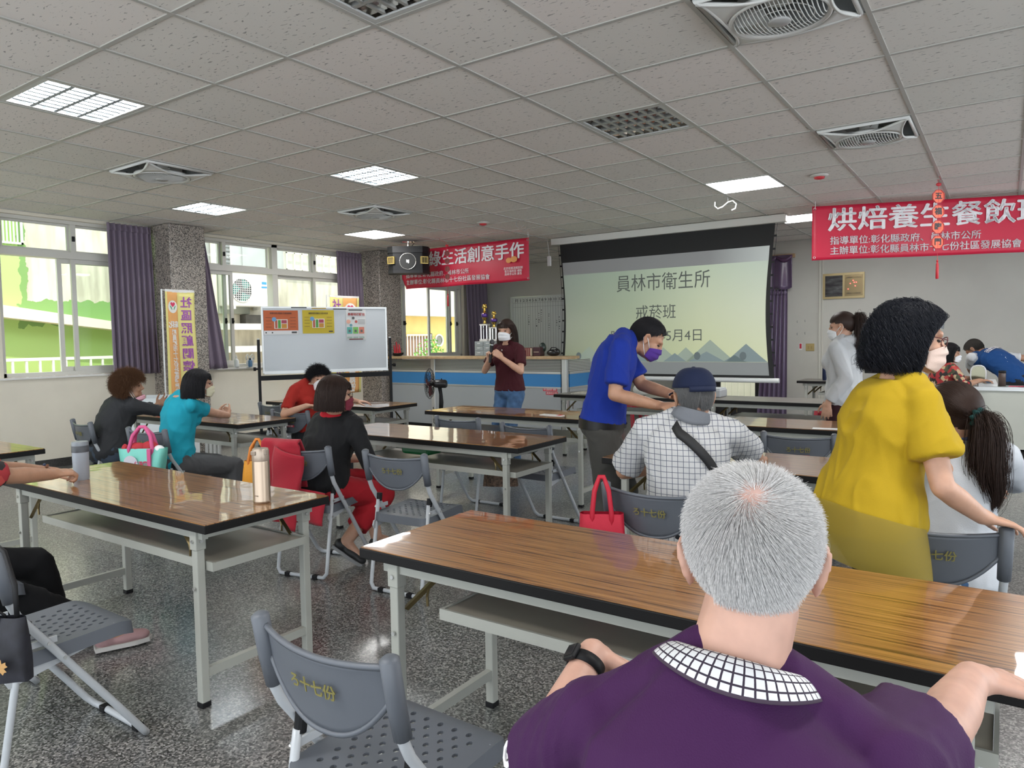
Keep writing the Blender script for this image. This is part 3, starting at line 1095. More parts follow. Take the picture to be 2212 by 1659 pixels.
def make_table(topm=None):
    t = thing('folding_table', 'x', 'table')
    z1 = TH
    MB().box((.004, .004, z1 - .012), (TW - .004, TD - .004, z1)).build('tabletop', topm or M_wood, t)
    MB().box((0, 0, z1 - .036), (TW, TD, z1 - .0035), bev=.003).build('edge_band', M_edge, t)
    f = MB()
    for y in (.035, TD - .06):
        f.box((.075, y, z1 - .075), (TW - .075, y + .025, z1 - .036))
    for x in (.075, TW - .105):
        f.box((x, .06, z1 - .070), (x + .03, TD - .06, z1 - .036))
    f.build('apron', M_steel, t)
    for sx in (0, 1):
        for sy in (0, 1):
            x = .105 if sx == 0 else TW - .140
            y = .028 if sy == 0 else TD - .063
            l = MB().box((x, y, .014), (x + .035, y + .035, z1 - .06), bev=.004).box((x - .004, y - .004, z1 - .12), (x + .039, y + .039, z1 - .036), bev=.003).build('leg', M_steel, t)
            MB().box((x - .002, y - .002, 0), (x + .037, y + .037, .022), bev=.003).build('foot_cap', M_dark, l)
            yy = y - .006 if sy == 0 else y + .041
            for z in (z1 - .085, z1 - .27):
                MB().cyl((x + .018, yy - .003, z), (x + .018, yy + .003, z), .007, seg=10).build('bolt', M_bolt, l)
            xx = x - .006 if sx == 0 else x + .041
            MB().cyl((xx - .003, y + .018, z1 - .085), (xx + .003, y + .018, z1 - .085), .007, seg=10).build('bolt', M_bolt, l)
        x = .110 if sx == 0 else TW - .135
        MB().box((x, .06, .115), (x + .025, TD - .06, .15)).build('cross_bar', M_steel, t)
    s = MB()
    s.box((.29, .078, .555), (1.715, TD - .09, .566))
    so = s.build('shelf', M_shelf, t)
    k = MB()
    k.box((.28, .068, .537), (1.725, .0775, .572)).box((.28, TD - .0895, .537), (1.725, TD - .08, .572)).box((.28, .0775, .537), (.2895, TD - .0895, .570)).box((1.7155, .0775, .537), (1.725, TD - .0895, .570))
    k.build('shelf_lip', M_steel, so)
    for sx in (0, 1):
        for y in (.075, TD - .085):
            xa = .135 if sx == 0 else TW - .135
            xb = .30 if sx == 0 else TW - .30
            b = MB()
            b.tube([(xa, y, z1 - .20), (xb, y, z1 - .045)], .010, 4)
            b.tube([(xa * .4 + xb * .6, y, z1 - .11), (xa * .4 + xb * .6 + (.01 if sx else -.01), y, z1 - .145), (xa * .45 + xb * .55, y, z1 - .175)], .005, 5)
            b.build('folding_brace', M_brace, t)
    return t


def put_table(src, x, y, label, first=False):
    o = src if first else dup(src)
    o.location = (x, y, 0)
    tag(o, label, 'table', 'wood topped folding tables')
    return o


TBL = make_table()
put_table(TBL, -4.207, 1.515, 'wood topped folding table with the gold tumbler and grey tumbler on it', True)
put_table(TBL, -1.721, 1.625, 'wood topped folding table the grey haired man in purple leans on, nearest of all')
put_table(TBL, -4.237, 3.65, 'wood topped folding table in front of the person in black with red collar')
put_table(TBL, -4.55, 5.19, 'wood topped folding table in front of the standing speaker with microphone')
put_table(TBL, -1.85, 3.60, 'wood topped folding table at which the man in the navy cap sits')
put_table(TBL, -1.80, 5.38, 'wood topped folding table just beyond the empty chair with a red sticker')
put_table(TBL, -6.985, 3.59, 'wood topped folding table where the person in teal rests her hands')
put_table(TBL, -6.975, 5.20, 'wood topped folding table in front of the whiteboard, under the red-shirted arm')
put_table(TBL, -6.975, 1.53, 'wood topped folding table cut by the left edge below the windows')
DT = make_table(mat('dark_grey_tabletop', (0.13, 0.12, 0.105), .3, var=.15, vscale=5))
put_table(DT, -4.45, 7.42, 'dark topped folding table under the left end of the projection screen', True)
put_table(DT, -2.64, 7.42, 'dark topped folding table below the right half of the projection screen, behind the navy cap')
put_table(DT, -2.48, 10.98, 'dark topped folding table against the back wall beside the girl in white')

# ================================================================== folding chairs
M_chair = mat('grey_blue_chair_plastic', (0.105, 0.115, 0.133), .42, bump=.03, bscale=300)
M_ctube = mat('pale_grey_chair_tube', (0.46, 0.48, 0.50), .3)
M_yel = mat('yellow_paint_pen', (0.20, 0.175, 0.05), .6)
M_redlab = mat('red_label', (0.60, 0.03, 0.06), .5)


def make_chair(sticker=False):
    t = thing('folding_chair', 'x', 'chair')
    w = .205
    fr = MB()
    fr.sm = True
    pts = [(-w, -.215, .79), (-w, -.20, .70), (-w, -.185, .62), (-w, -.165, .575), (-w, -.07, .44), (-w, .12, .17), (-w, .205, .045), (-w + .02, .23, .014), (-w + .05, .235, .013)]
    full = pts + [(-p[0], p[1], p[2]) for p in pts[::-1]]
    fr.tube(full, .0125, 10)
    fr.build('front_frame', M_ctube, t)
    rf = MB()
    rf.sm = True
    wr = w - .028
    pr_ = [(-wr, -.145, .505), (-wr, -.175, .33), (-wr, -.215, .10), (-wr, -.225, .04), (-wr + .02, -.23, .014), (-wr + .05, -.23, .013)]
    rf.tube(pr_ + [(-p[0], p[1], p[2]) for p in pr_[::-1]], .0115, 10)
    ro = rf.build('rear_frame', M_ctube, t)
    for s in (-1, 1):
        MB().cyl((s * wr, -.138, .495), (s * wr, -.131, .54), .0155, seg=12).build('cap', M_dark, ro)
        lk = MB()
        lk.box((s * (w - .016) - .004, -.155, .452), (s * (w - .016) + .004, -.05, .472), T(0, 0, 0) @ Matrix.Rotation(0, 4, 'X'))
        lk.build('link_bar', M_ctube, t)
        rl_ = MB()
        Mr = Matrix(((0, 0, 1, 0), (1, 0, 0, 0), (0, 1, 0, 0), (0, 0, 0, 1)))
        rl_.prism([(-.20, .365), (-.19, .345), (.10, .405), (.155, .425), (.165, .44), (.14, .445), (-.19, .39)], s * (w - .028) - .004, s * (w - .028) + .004, Mr)
        rl_.build('seat_rail', M_ctube, t)
        for y, z, x0 in ((-.152, .462, w - .012), (-.085, .462, w + .0125), (-.168, .37, w - .014), (-.040, .40, w + .0125)):
            MB().cyl((s * (x0 - .006), y, z), (s * (x0 + .0025), y, z), .006, seg=8).build('rivet', M_bolt, t)
        for y in (.235,):
            pass
    for (x, y) in ((-.12, .235), (.12, .235), (-.10, -.23), (.10, -.23)):
        MB().box((x - .018, y - .016, 0), (x + .018, y + .016, .026), bev=.004).build('floor_pad', M_dark, t)
    # seat: slotted plastic pan
    s = MB()
    nx, ny = 16, 15
    X0, X1, Y0, Y1 = -.185, .185, -.19, .215

    def sz(x, y):
        v = (y - Y0) / (Y1 - Y0)
        z = .437 + .012 * v - .012 * math.sin(PI * min(max(v, 0), 1)) * (1 - (x / .2) ** 2)
        if v > .82:
            z -= ((v - .82) / .18) ** 2 * .024
        return z

    def px(i, j):
        u, v = i / nx, j / ny
        x, y = X0 + (X1 - X0) * u, Y0 + (Y1 - Y0) * v
        # rounded plan corners
        r = .05
        ax, ay = abs(x) - (X1 - r), max((Y0 + r) - y, y - (Y1 - r))
        if ax > 0 and ay > 0:
            d = math.hypot(ax, ay)
            if d > r:
                k = r / d
                x = math.copysign((X1 - r) + ax * k, x)
                y = (Y0 + r - ay * k) if y < 0 else (Y1 - r + ay * k)
        return x, y
    G = {}

    def gv(x, y, top):
        return s.bm.verts.new((x, y, sz(x, y) - (0 if top else .006)))
    gt_ = [[gv(*px(i, j), True) for i in range(nx + 1)] for j in range(ny + 1)]
    out = []
    for j in range(ny):
        for i in range(nx):
            q = [gt_[j][i], gt_[j][i + 1], gt_[j + 1][i + 1], gt_[j + 1][i]]
            hole = 2 <= i < nx - 2 and 2 <= j < ny - 2 and (i + j) % 2 == 0
            if not hole:
                out.append(s.bm.faces.new(q))
                continue
            cx_ = sum(v.co.x for v in q) / 4
            cy_ = sum(v.co.y for v in q) / 4
            hx, hy = .0078, .0092
            ring = []
            for k in range(8):
                a = -3 * PI / 4 + k * PI / 4
                ring.append((cx_ + hx * math.cos(a), cy_ + hy * math.sin(a)))
            rv = [gv(x, y, True) for x, y in ring]
            rb = [s.bm.verts.new((v.co.x, v.co.y, v.co.z - .007)) for v in rv]
            for k in range(4):
                a, b_ = q[k], q[(k + 1) % 4]
                out.append(s.bm.faces.new((a, b_, rv[(2 * k + 2) % 8], rv[2 * k + 1], rv[2 * k])))
            for k in range(8):
                out.append(s.bm.faces.new((rv[k], rv[(k + 1) % 8], rb[(k + 1) % 8], rb[k])))
    # rim
    per = [gt_[0][i] for i in range(nx + 1)] + [gt_[j][nx] for j in range(1, ny + 1)] + [gt_[ny][i] for i in range(nx - 1, -1, -1)] + [gt_[j][0] for j in range(ny - 1, 0, -1)]
    lo_ = [s.bm.verts.new((v.co.x * 1.03, v.co.y * 1.02, v.co.z - .045)) for v in per]
    for k in range(len(per)):
        k2 = (k + 1) % len(per)
        out.append(s.bm.faces.new((per[k2], per[k], lo_[k], lo_[k2])))
    s.build('seat', M_chair, t, angle=40, fixn=False)
    # backrest: curved panel in two sleeves
    b = MB()
    b.sm = True
    hw = w - .012

    def bk(u, v):
        a = (u - .5) * 2
        x = hw * a
        top = .775 + .012 * a * a - .012
        bot = .705 - .115 * (1 - abs(a) ** 2.4) + .0
        z = bot + (top - bot) * v
        y = -.185 - (z - .62) * .17 - .035 * (1 - a * a)
        return (x, y, z)
    b.sheet(bk, 24, 10, .007)
    bo_ = b.build('backrest', M_chair, t)
    ed = MB()
    ed.sm = True
    ed.tube([bk(k / 24, 1) for k in range(25)], .0075, 6)
    ed.tube([bk(k / 24, 0) for k in range(25)], .0065, 6)
    ed.build('rim', M_chair, bo_)
    for sgn in (-1, 1):
        sv = MB()
        sv.sm = True
        sv.tube([(sgn * w, -.184, .625), (sgn * w, -.20, .70), (sgn * w, -.216, .795), (sgn * w, -.2175, .802)], [.0195, .0205, .021, .012], 14)
        sv.build('sleeve', M_chair, t)
    # hand-painted characters on the back
    o = V(bk(.5, .60))
    M_ = basis((0, o.y - .0105, o.z), (1, 0, 0), (0, -.17, 1))
    te = text('ろ十七份', .036, M_yel, M_, bo_, spacing=1.02, bold=.0006)
    for v in te.data.vertices:
        v.co.y += .035 * min((v.co.x / hw) ** 2, 1)
    if sticker:
        st = MB().box((-.058, -.0085, -.009), (.058, -.0065, .009), T(.01, o.y, .655)).build('sticker', M_redlab, bo_)
        text('彰化縣政府 廣告', .013, M_white, basis((.01, o.y - .0092, .655), (1, 0, 0), (0, 0, 1)), st)
    return t


def put_chair(src, x, y, rz, label, first=False):
    o = src if first else dup(src)
    o.location = (x, y, 0)
    o.rotation_euler = (0, 0, rad(rz))
    tag(o, label, 'chair', 'grey folding chairs')
    return o


CH = make_chair()
put_chair(CH, -1.17, 1.205, -1, 'empty grey folding chair nearest the viewer, left of the man in purple', True)
put_chair(CH, -2.71, 1.09, 0, 'empty grey folding chair at the left edge with the black flowered bag')
put_chair(CH, -3.50, 3.01, 13, 'grey folding chair draped with a red jacket, the person in black on it')
put_chair(CH, -2.78, 3.10, 5, 'empty grey folding chair right of the person in black')
put_chair(CH, -3.59, 4.69, 2, 'empty grey folding chair facing the table of the standing speaker, left one')
put_chair(CH, -2.83, 4.54, -1, 'empty grey folding chair facing the table of the standing speaker, right one at the aisle')
put_chair(CH, -1.18, 2.95, 0, 'grey folding chair of the man in the navy cap with a red bag on it')
put_chair(CH, -.22, 2.90, 8, 'grey folding chair of the ponytailed person in white and blue')
put_chair(CH, -6.20, 3.05, -7, 'grey folding chair of the curly haired person below the window')
put_chair(CH, -5.20, 3.02, 7, 'grey folding chair of the person in teal, a mint bag on it')
put_chair(CH, -6.12, 4.85, -6, 'empty grey folding chair before the whiteboard, left of the person in red')
put_chair(CH, -3.50, 1.06, -4, 'grey folding chair of the person in black trousers at the left edge')
CHS = make_chair(True)
put_chair(CHS, -1.08, 4.92, 8, 'grey folding chair with a red sticker behind the table of the man in the cap', True)
put_chair(CHS, -5.38, 4.45, 10, 'grey folding chair with a red sticker under the elbow of the person in red')

# ================================================================== red stools
M_stool = mat('red_stool_plastic', (0.32, 0.012, 0.025), .3)


def make_stool():
    t = thing('plastic_stool', 'x', 'stool')
    s = MB()
    s.sm = True
    s.box((-.135, -.135, .425), (.135, .135, .455), bev=.012)
    s.build('seat', M_stool, t, angle=40)
    for sx in (-1, 1):
        for sy in (-1, 1):
            g = MB()
            g.rings([[(sx * (.17 - .05 * k) + dx, sy * (.17 - .05 * k) + dy, .43 * k) for dx, dy in ((-.022, -.022), (.022, -.022), (.022, .022), (-.022, .022))] for k in (0, .5, 1)])
            g.build('leg', M_stool, t)
    a = MB()
    for s_ in (-1, 1):
        a.box((-.115, s_ * .125 - .008, .36), (.115, s_ * .125 + .008, .43)).box((s_ * .125 - .008, -.115, .36), (s_ * .125 + .008, .115, .43))
    a.build('skirt', M_stool, t)
    return t


ST = make_stool()
for k, (x, y, lab) in enumerate(((-1.93, 10.35, 'red plastic stool beside the girl in white'), (-4.62, 9.85, 'red plastic stool behind the blue-shirted man, left of the pair'), (-4.20, 10.05, 'red plastic stool behind the blue-shirted man, right of the pair'))):
    o = ST if k == 0 else dup(ST)
    o.location = (x, y, 0)
    tag(o, lab, 'stool', 'red plastic stools')

# ================================================================== counter partition
M_bluep = mat('blue_partition_fabric', (0.045, 0.22, 0.50), .7)
M_greyp = mat('grey_partition_fabric', (0.36, 0.38, 0.39), .75, bump=.05, bscale=200)
M_alus = mat('satin_aluminium', (0.62, 0.63, 0.62), .3, .6)
M_oak = mat('pale_wood_counter', (0.50, 0.34, 0.19), .4, var=.15, vscale=14)


def _blind(n, l, b):
    tc = n.new('ShaderNodeTexCoord')
    sp = n.new('ShaderNodeSeparateXYZ')
    l.new(tc.outputs['Object'], sp.inputs[0])
    w = mth(n, l, 'FRACT', mth(n, l, 'MULTIPLY', sp.outputs['Z'], 46.0))
    l.new(mixc(n, l, mth(n, l, 'LESS_THAN', w, .45), (0.50, 0.50, 0.46), (0.13, 0.13, 0.12)), b.inputs['Base Color'])


M_blind = custom('striped_partition_glass', _blind, rough=.15)
pt = thing('office_partition', 'low blue and grey office partition under the wooden counter top', 'partition', (0, 0, 0))
PY = 8.90


def panel(p0, p1, parent, M_):
    x0, x1 = p0, p1
    MB().box((x0, -.02, .06), (x1, .02, .69), M_).build('lower_panel', M_greyp, parent)
    MB().box((x0, -.021, .712), (x1, .021, .898), M_).build('blue_band', M_bluep, parent)
    MB().box((x0, -.012, .93), (x1, .012, 1.10), M_).build('striped_glass', M_blind, parent)
    MB().box((x0, -.026, .69), (x1, .026, .712), M_).build('rail', M_alus, parent)
    MB().box((x0, -.026, .898), (x1, .026, .93), M_).build('rail', M_alus, parent)
    MB().box((x0, -.022, .0), (x1, .022, .06), M_).build('kick_strip', M_dark, parent)


for a, b_ in ((-8.55, -7.62), (-7.54, -5.20)):
    panel(a, b_, pt, T(0, PY, 0))
M_ret = T(-5.12, PY, 0) @ Rz(PI / 2)
panel(.06, 1.9, pt, M_ret)
for x in (-7.58, -5.14):
    MB().box((x - .04, PY - .035, 0), (x + .04, PY + .035, 1.115), bev=.006).build('post', M_alus, pt)
tag(MB().box((-8.56, PY - .14, 1.115), (-5.02, PY + .22, 1.157), bev=.006).build('counter_top', M_oak), 'pale wooden counter top along the blue office partition', 'counter')
for k, (s, w_, z_) in enumerate((('彰化縣政府 補助', .235, .672), ('員林市公所', .20, .62))):
    st = MB().box((-w_ / 2, -.002, -.022), (w_ / 2, 0, .022), T(-5.38 + .03 * k, PY - .0205, z_)).build('red_sign', M_redlab)
    tag(st, ('red notice strip on the partition beside the aluminium post, the upper one', 'red notice strip on the partition beside the aluminium post, the lower one')[k], 'sign', 'red notice strips')
    text(s, .034, M_white, basis((-5.38 + .03 * k, PY - .0230, z_), (1, 0, 0), (0, 0, 1)), st, fit=w_ * .9)

# things on the counter
bt = thing('toy_boat', 'small red model boat on the left end of the counter', 'ornament', (-8.36, 8.88, 1.158))
M_redp = mat('red_paint', (0.45, 0.015, 0.025), .4)
MB().rings([[(x, -w, h0), (x, w, h0), (x * 1.0, w * .5, h1), (x, -w * .5, h1)][::1] for x, w, h0, h1 in ((-.10, .01, .05, .035), (-.05, .04, .045, .0), (.06, .04, .045, 0), (.14, .005, .06, .04))])
hb = MB()
hb.rings([[(x, -w, h0), (x, w, h0), (x, w * .5, h1), (x, -w * .5, h1)] for x, w, h0, h1 in ((-.10, .012, .05, .02), (-.05, .04, .045, .0), (.06, .04, .045, 0), (.14, .006, .06, .03))])
hb.build('hull', M_black, bt)
for k, (x0, h_) in enumerate(((-.07, .13), (-.02, .19), (.04, .15))):
    sl_ = MB()
    sl_.sheet(lambda u, v: (x0 + .06 * u * (1 - v * .6), -.01 - .012 * math.sin(PI * u), .05 + h_ * v), 4, 4, .003)
    sl_.build('sail', M_redp, bt)
ob = thing('drawer_organizer', 'clear plastic drawer unit on the counter beside the curtain', 'drawers', (-6.58, 9.0, 1.158))
M_clear = mat('clear_grey_plastic', (0.30, 0.33, 0.34), .2)
MB().box((-.17, -.09, 0), (.17, .09, .225)).build('cabinet_body', mat('organizer_frame', (0.42, 0.44, 0.44), .4), ob)
for r in range(3):
    for c in range(2):
        d = MB().box((-.16 + c * .163, -.10, .01 + r * .072), (-.005 + c * .163, -.088, .072 + r * .072), bev=.003).build('drawer', M_clear, ob)
        MB().box((-.11 + c * .163, -.108, .045 + r * .072), (-.055 + c * .163, -.10, .056 + r * .072)).build('knob', M_white, d)
M_gold = mat('trophy_gold', (0.75, 0.52, 0.13), .22, 1.0)
M_marble = mat('white_marble', (0.72, 0.70, 0.66), .3, var=.15, vscale=30)
M_chrome = mat('chrome', (0.7, 0.7, 0.7), .12, 1.0)
M_purple = mat('purple_metal', (0.12, 0.06, 0.30), .3, .6)


def trophy(x, y, h, label):
    t = thing('trophy', label, 'trophy', (x, y, 1.384), 0, 'gold trophies on the drawer unit')
    MB().box((-.075, -.05, 0), (.075, .05, h * .06), bev=.004).build('base', M_marble, t)
    for sx in (-1, 1):
        for sy in (-1, 1):
            MB().cyl((sx * .055, sy * .03, h * .06), (sx * .055, sy * .03, h * .42), .010, seg=10).build('column', M_chrome, t)
    MB().box((-.072, -.045, h * .42), (.072, .045, h * .46), bev=.003).build('plate', M_marble, t)
    c = MB()
    c.sm = True
    c.lathe([(.02, h * .46), (.028, h * .50), (.012, h * .54), (.03, h * .58), (.045, h * .66), (.05, h * .74), (.03, h * .77), (.015, h * .79)], seg=20)
    c.build('cup', M_gold, t)
    b = MB()
    b.sm = True
    b.lathe([(.038, h * .63), (.052, h * .66), (.053, h * .73), (.04, h * .76)], seg=20)
    b.build('band', M_purple, t)
    fg = MB()
    fg.sm = True
    fg.lathe([(.014, h * .79), (.022, h * .83), (.010, h * .87), (.018, h * .90), (.024, h * .94), (.017, h * .985), (0, h)], seg=14)
    for s in (-1, 1):
        fg.tube([(s * .012, 0, h * .86), (s * .04, 0, h * .90), (s * .03, 0, h * .97), (s * .012, 0, h * .985)], .006, 6)
    fg.build('figure', M_gold, t)


trophy(-6.63, 9.02, .58, 'tall gold trophy nearest the purple curtain at the back')
trophy(-6.44, 9.0, .46, 'shorter gold trophy with a purple band beside the speaker\'s head')
M_bk = mat('maroon_book', (0.16, 0.012, 0.018), .6)
M_page = mat('cream_page', (0.70, 0.58, 0.42), .8)
for k in range(7):
    b = thing('book', 'maroon bound book in the row standing on the counter', 'book', (-5.90 + k * .031, 8.95, 1.158), 0, 'maroon books on the counter')
    MB().box((-.012, -.08, 0), (.008, .08, .12)).build('cover', M_bk, b)
    MB().box((.0085, -.078, .004), (.0145, .078, .114)).build('pages', M_page, b)
bx = thing('storage_box', 'dark box with a rounded back beside the maroon books', 'box', (-5.62, 8.97, 1.158))
MB().box((-.06, -.07, 0), (.06, .07, .13), bev=.01).build('body', mat('dark_maroon_box', (0.05, 0.012, 0.018), .5), bx)
MB().box((-.045, -.072, .055), (.045, -.0705, .062)).build('label_strip', M_page, bx)
gl_ = MB()
gl_.ell((.03, .06, .12), (.055, .05, .075))
gl_.build('rounded_back', mat('dark_green_vinyl', (0.02, 0.035, 0.03), .3), bx, smooth=True)
hb = thing('handbag', 'small black bag on the counter against the screen edge', 'bag', (-5.37, 8.97, 1.158))
g = MB()
g.sm = True
g.ell((0, 0, .045), (.11, .055, .05)).ell((.06, 0, .06), (.05, .05, .045))
g.build('body', mat('black_vinyl', (0.012, 0.012, 0.013), .3), hb)
MB().tube([(-.06, 0, .085), (-.02, -.02, .12), (.05, -.02, .12), (.08, 0, .09)], .007, 6).build('handle', M_black, hb)

# ================================================================== wall planner on the back wall
wp = thing('wall_planner', 'white ruled planner board on the back wall, partly behind the screen', 'whiteboard', (0, 0, 0))
WX0, WX1, WZ0, WZ1 = -8.43, -6.35, 1.14, 2.26
MB().box((WX0, YB - .025, WZ0), (WX1, YB - .001, WZ1)).build('board', mat('planner_white', (0.66, 0.68, 0.66), .25), wp)
f = MB()
f.box((WX0 - .02, YB - .03, WZ0 - .02), (WX1 + .02, YB - .001, WZ0)).box((WX0 - .02, YB - .03, WZ1), (WX1 + .02, YB - .001, WZ1 + .02)).box((WX0 - .02, YB - .03, WZ0), (WX0, YB - .001, WZ1)).box((WX1, YB - .03, WZ0), (WX1 + .02, YB - .001, WZ1))
f.build('frame', M_alus, wp)
M_ink = mat('dark_ink', (0.03, 0.03, 0.035), .6)
M_line = mat('grey_ruling', (0.28, 0.29, 0.29), .6)
ru = MB()
for k in range(34):
    x = WX0 + .05 + k * .0600
    ru.box((x, YB - .0262, WZ0 + .02), (x + .005, YB - .0251, WZ1 - .02))
for z in (2.06, 2.14):
    ru.box((WX0 + .05, YB - .0262, z), (WX1 - .02, YB - .0251, z + .005))
ru.build('ruling', M_line, wp)
nums = MB()
rn = random.Random(5)
tm = ' '.join(str(k) for k in range(1, 18))
text('月 1 2 3 4 5 6 7 8 9 10 11 12 13 14 15 16', .075, M_ink, basis((-7.52, YB - .0268, 2.19), (1, 0, 0), (0, 0, 1)), wp, fit=1.62, name='day_numbers')
for k in range(34):
    if rn.random() < .62:
        z0 = 2.02 - rn.random() * .25
        n_ = rn.randint(2, 9)
        for q in range(n_):
            nums.box((WX0 + .068 + k * .06, YB - .0266, z0 - q * .045 - .028), (WX0 + .068 + k * .06 + rn.uniform(.010, .026), YB - .0252, z0 - q * .045 - rn.uniform(.002, .02)))
nums.build('handwriting', M_ink, wp)

# ================================================================== projection screen
scn = thing('projection_screen', 'large projection screen hanging from the ceiling with a pale green slide', 'screen')
SY = 9.60
MB().box((-5.74, SY - .06, CEIL - .105), (-2.30, SY + .06, CEIL - .003), bev=.012).build('case', mat('screen_case_white', (0.66, 0.65, 0.60), .4), scn)
sheet = MB()
NS = 12


def tab(v):      # the tensioned sides bow in
    return .11 * math.sin(PI * min(v * 1.02, 1)) * .55


rows = []
for k in range(NS + 1):
    v = k / NS
    z = .85 + (2.84 - .85) * v
    rows.append(((-5.61 + tab(v), SY, z), (-2.44 - tab(v), SY, z)))
co = [p for r in rows for p in r]
sheet.faces(co, [(2 * k, 2 * k + 1, 2 * k + 3, 2 * k + 2) for k in range(NS)])
sheet.faces([(x, y + .004, z) for x, y, z in co], [(2 * k, 2 * k + 2, 2 * k + 3, 2 * k + 1) for k in range(NS)])
sheet.build('black_border', mat('black_screen_cloth', (0.012, 0.012, 0.012), .7), scn, fixn=False)


def _slide(n, l, b):
    tc = n.new('ShaderNodeTexCoord')
    sp = n.new('ShaderNodeSeparateXYZ')
    l.new(tc.outputs['Object'], sp.inputs[0])
    ux = mth(n, l, 'DIVIDE', mth(n, l, 'ADD', sp.outputs['X'], 5.52), 2.98)
    uz = mth(n, l, 'DIVIDE', mth(n, l, 'SUBTRACT', sp.outputs['Z'], 1.06), 1.31)
    r = ramp(n, [(0.0, (0.19, 0.235, 0.165)), (0.35, (0.28, 0.36, 0.22)), (0.72, (0.50, 0.58, 0.36)), (1.0, (0.56, 0.64, 0.47))])
    l.new(ux, r.inputs['Fac'])
    r2 = ramp(n, [(0.0, (1.12, 1.06, .78)), (0.5, (1.05, 1.02, .95)), (1.0, (0.86, 0.92, 1.0))])
    l.new(uz, r2.inputs['Fac'])
    sl = mixc(n, l, 1.0, r.outputs['Color'], r2.outputs['Color'], 'MULTIPLY')
    r3 = ramp(n, [(0.0, (0.085, 0.088, 0.085)), (0.75, (0.125, 0.132, 0.132)), (1.0, (0.42, 0.47, 0.45))])
    l.new(ux, r3.inputs['Fac'])
    inside = mth(n, l, 'MULTIPLY', mth(n, l, 'GREATER_THAN', sp.outputs['Z'], 1.057), mth(n, l, 'LESS_THAN', sp.outputs['Z'], 2.367))
    low = mth(n, l, 'LESS_THAN', sp.outputs['Z'], 1.057)
    c = mixc(n, l, inside, mixc(n, l, low, r3.outputs['Color'], (0.115, 0.135, 0.135)), sl)
    b.inputs['Base Color'].default_value = (0.22, 0.22, 0.22, 1)
    l.new(c, b.inputs['Emission Color'])
    b.inputs['Emission Strength'].default_value = 0.52


M_slide = custom('projected_slide', _slide, rough=.8, spec=.1)
im = MB()
rows = []
for k in range(NS + 1):
    v = k / NS
    z = .885 + (2.555 - .885) * v
    rows.append(((-5.565 + tab(v) * .8, SY - .003, z), (-2.505 - tab(v) * .8, SY - .003, z)))
im.faces([p for r in rows for p in r], [(2 * k, 2 * k + 1, 2 * k + 3, 2 * k + 2) for k in range(NS)])
ims = im.build('picture_area', M_slide, scn, fixn=False)
M_slt = mat('slide_text_grey', (0.10, 0.11, 0.105), .8, emit=(0.03, 0.035, 0.03), estr=.5)
for s, x0, x1, z, sz_ in (('員林市衛生所', -4.66, -3.28, 2.165, .26), ('戒菸班', -4.36, -3.765, 1.745, .215), ('時間:111年5月4日', -4.745, -3.39, 1.415, .185)):
    text(s, sz_, M_slt, basis(((x0 + x1) / 2, SY - .0055, z), (1, 0, 0), (0, 0, 1)), ims, fit=x1 - x0, extrude=.0005)


def slide_shape(name, col, polys, dy):
    m = mat(name + '_light', tuple(c_ * .6 for c_ in col), .8, emit=col, estr=.42)
    for p in polys:
        mb = MB()
        mb.faces([(x, SY - dy, z) for x, z in p], [tuple(range(len(p)))])
        mb.build(name, m, ims)


def tri(c, w, h):
    return [(c - w, 1.06), (c + w, 1.06), (c, 1.06 + h)]


slide_shape('pale_peak', (0.30, 0.36, 0.30), [tri(-5.12, .28, .22), tri(-3.95, .24, .20), tri(-3.62, .22, .20), tri(-3.28, .34, .30), tri(-2.72, .20, .16)], .0045)
slide_shape('slate_peak', (0.20, 0.255, 0.26), [tri(-4.35, .32, .20), tri(-3.78, .17, .12), tri(-3.33, .26, .14), tri(-2.80, .27, .24), tri(-2.95, .16, .09), [(-5.555, 1.06), (-5.38, 1.06), (-5.555, 1.15)]], .005)
slide_shape('tree_dot', (0.12, 0.15, 0.155), [[(cx_ + .045 * math.cos(a), cz + .055 * math.sin(a)) for a in [2 * PI * k / 14 for k in range(14)]] for cx_, cz in ((-5.30, 1.14), (-3.46, 1.14), (-2.84, 1.14))], .0055)
br_ = MB()
br_.sm = True
br_.tube([(-5.70, SY, .82), (-2.38, SY, .82)], .032, 14)
br_.build('weight_bar', mat('bar_white', (0.72, 0.74, 0.74), .3), scn, angle=40)
for sgn in (-1, 1):
    xs_ = []
    cdm = MB()
    pts = []
    for k in range(NS + 1):
        v = k / NS
        x = (-5.61 + tab(v) - .03) if sgn < 0 else (-2.44 - tab(v) + .03)
        pts.append((x, SY, .85 + 1.99 * v))
    cdm.tube(pts, .003, 5)
    for k in range(1, NS):
        p = pts[k]
        cdm.box((min(p[0], p[0] - sgn * .03), SY - .004, p[2] - .012), (max(p[0], p[0] - sgn * .03) + .004, SY + .004, p[2] + .012))
    cdm.build('tension_cord', M_black, scn)
rc = thing('wall_switch_box', 'small white switch box dangling on a cord at the left end of the screen case', 'switch', (-5.79, SY - .02, 2.60))
MB().box((-.03, -.015, -.075), (.03, .015, .075), bev=.006).build('body', M_white, rc)
MB().tube([(0, 0, .075), (-.01, 0, .18), (-.03, 0, .33)], .004, 6).build('cord', M_white, rc)

# ================================================================== red banners
M_red = custom('red_banner_cloth', lambda n, l, b: None, rough=.42, color=(0.52, 0.012, 0.045), spec=.4, bump=.15, bscale=3.0)
M_let = mat('white_banner_ink', (0.80, 0.78, 0.80), .5)


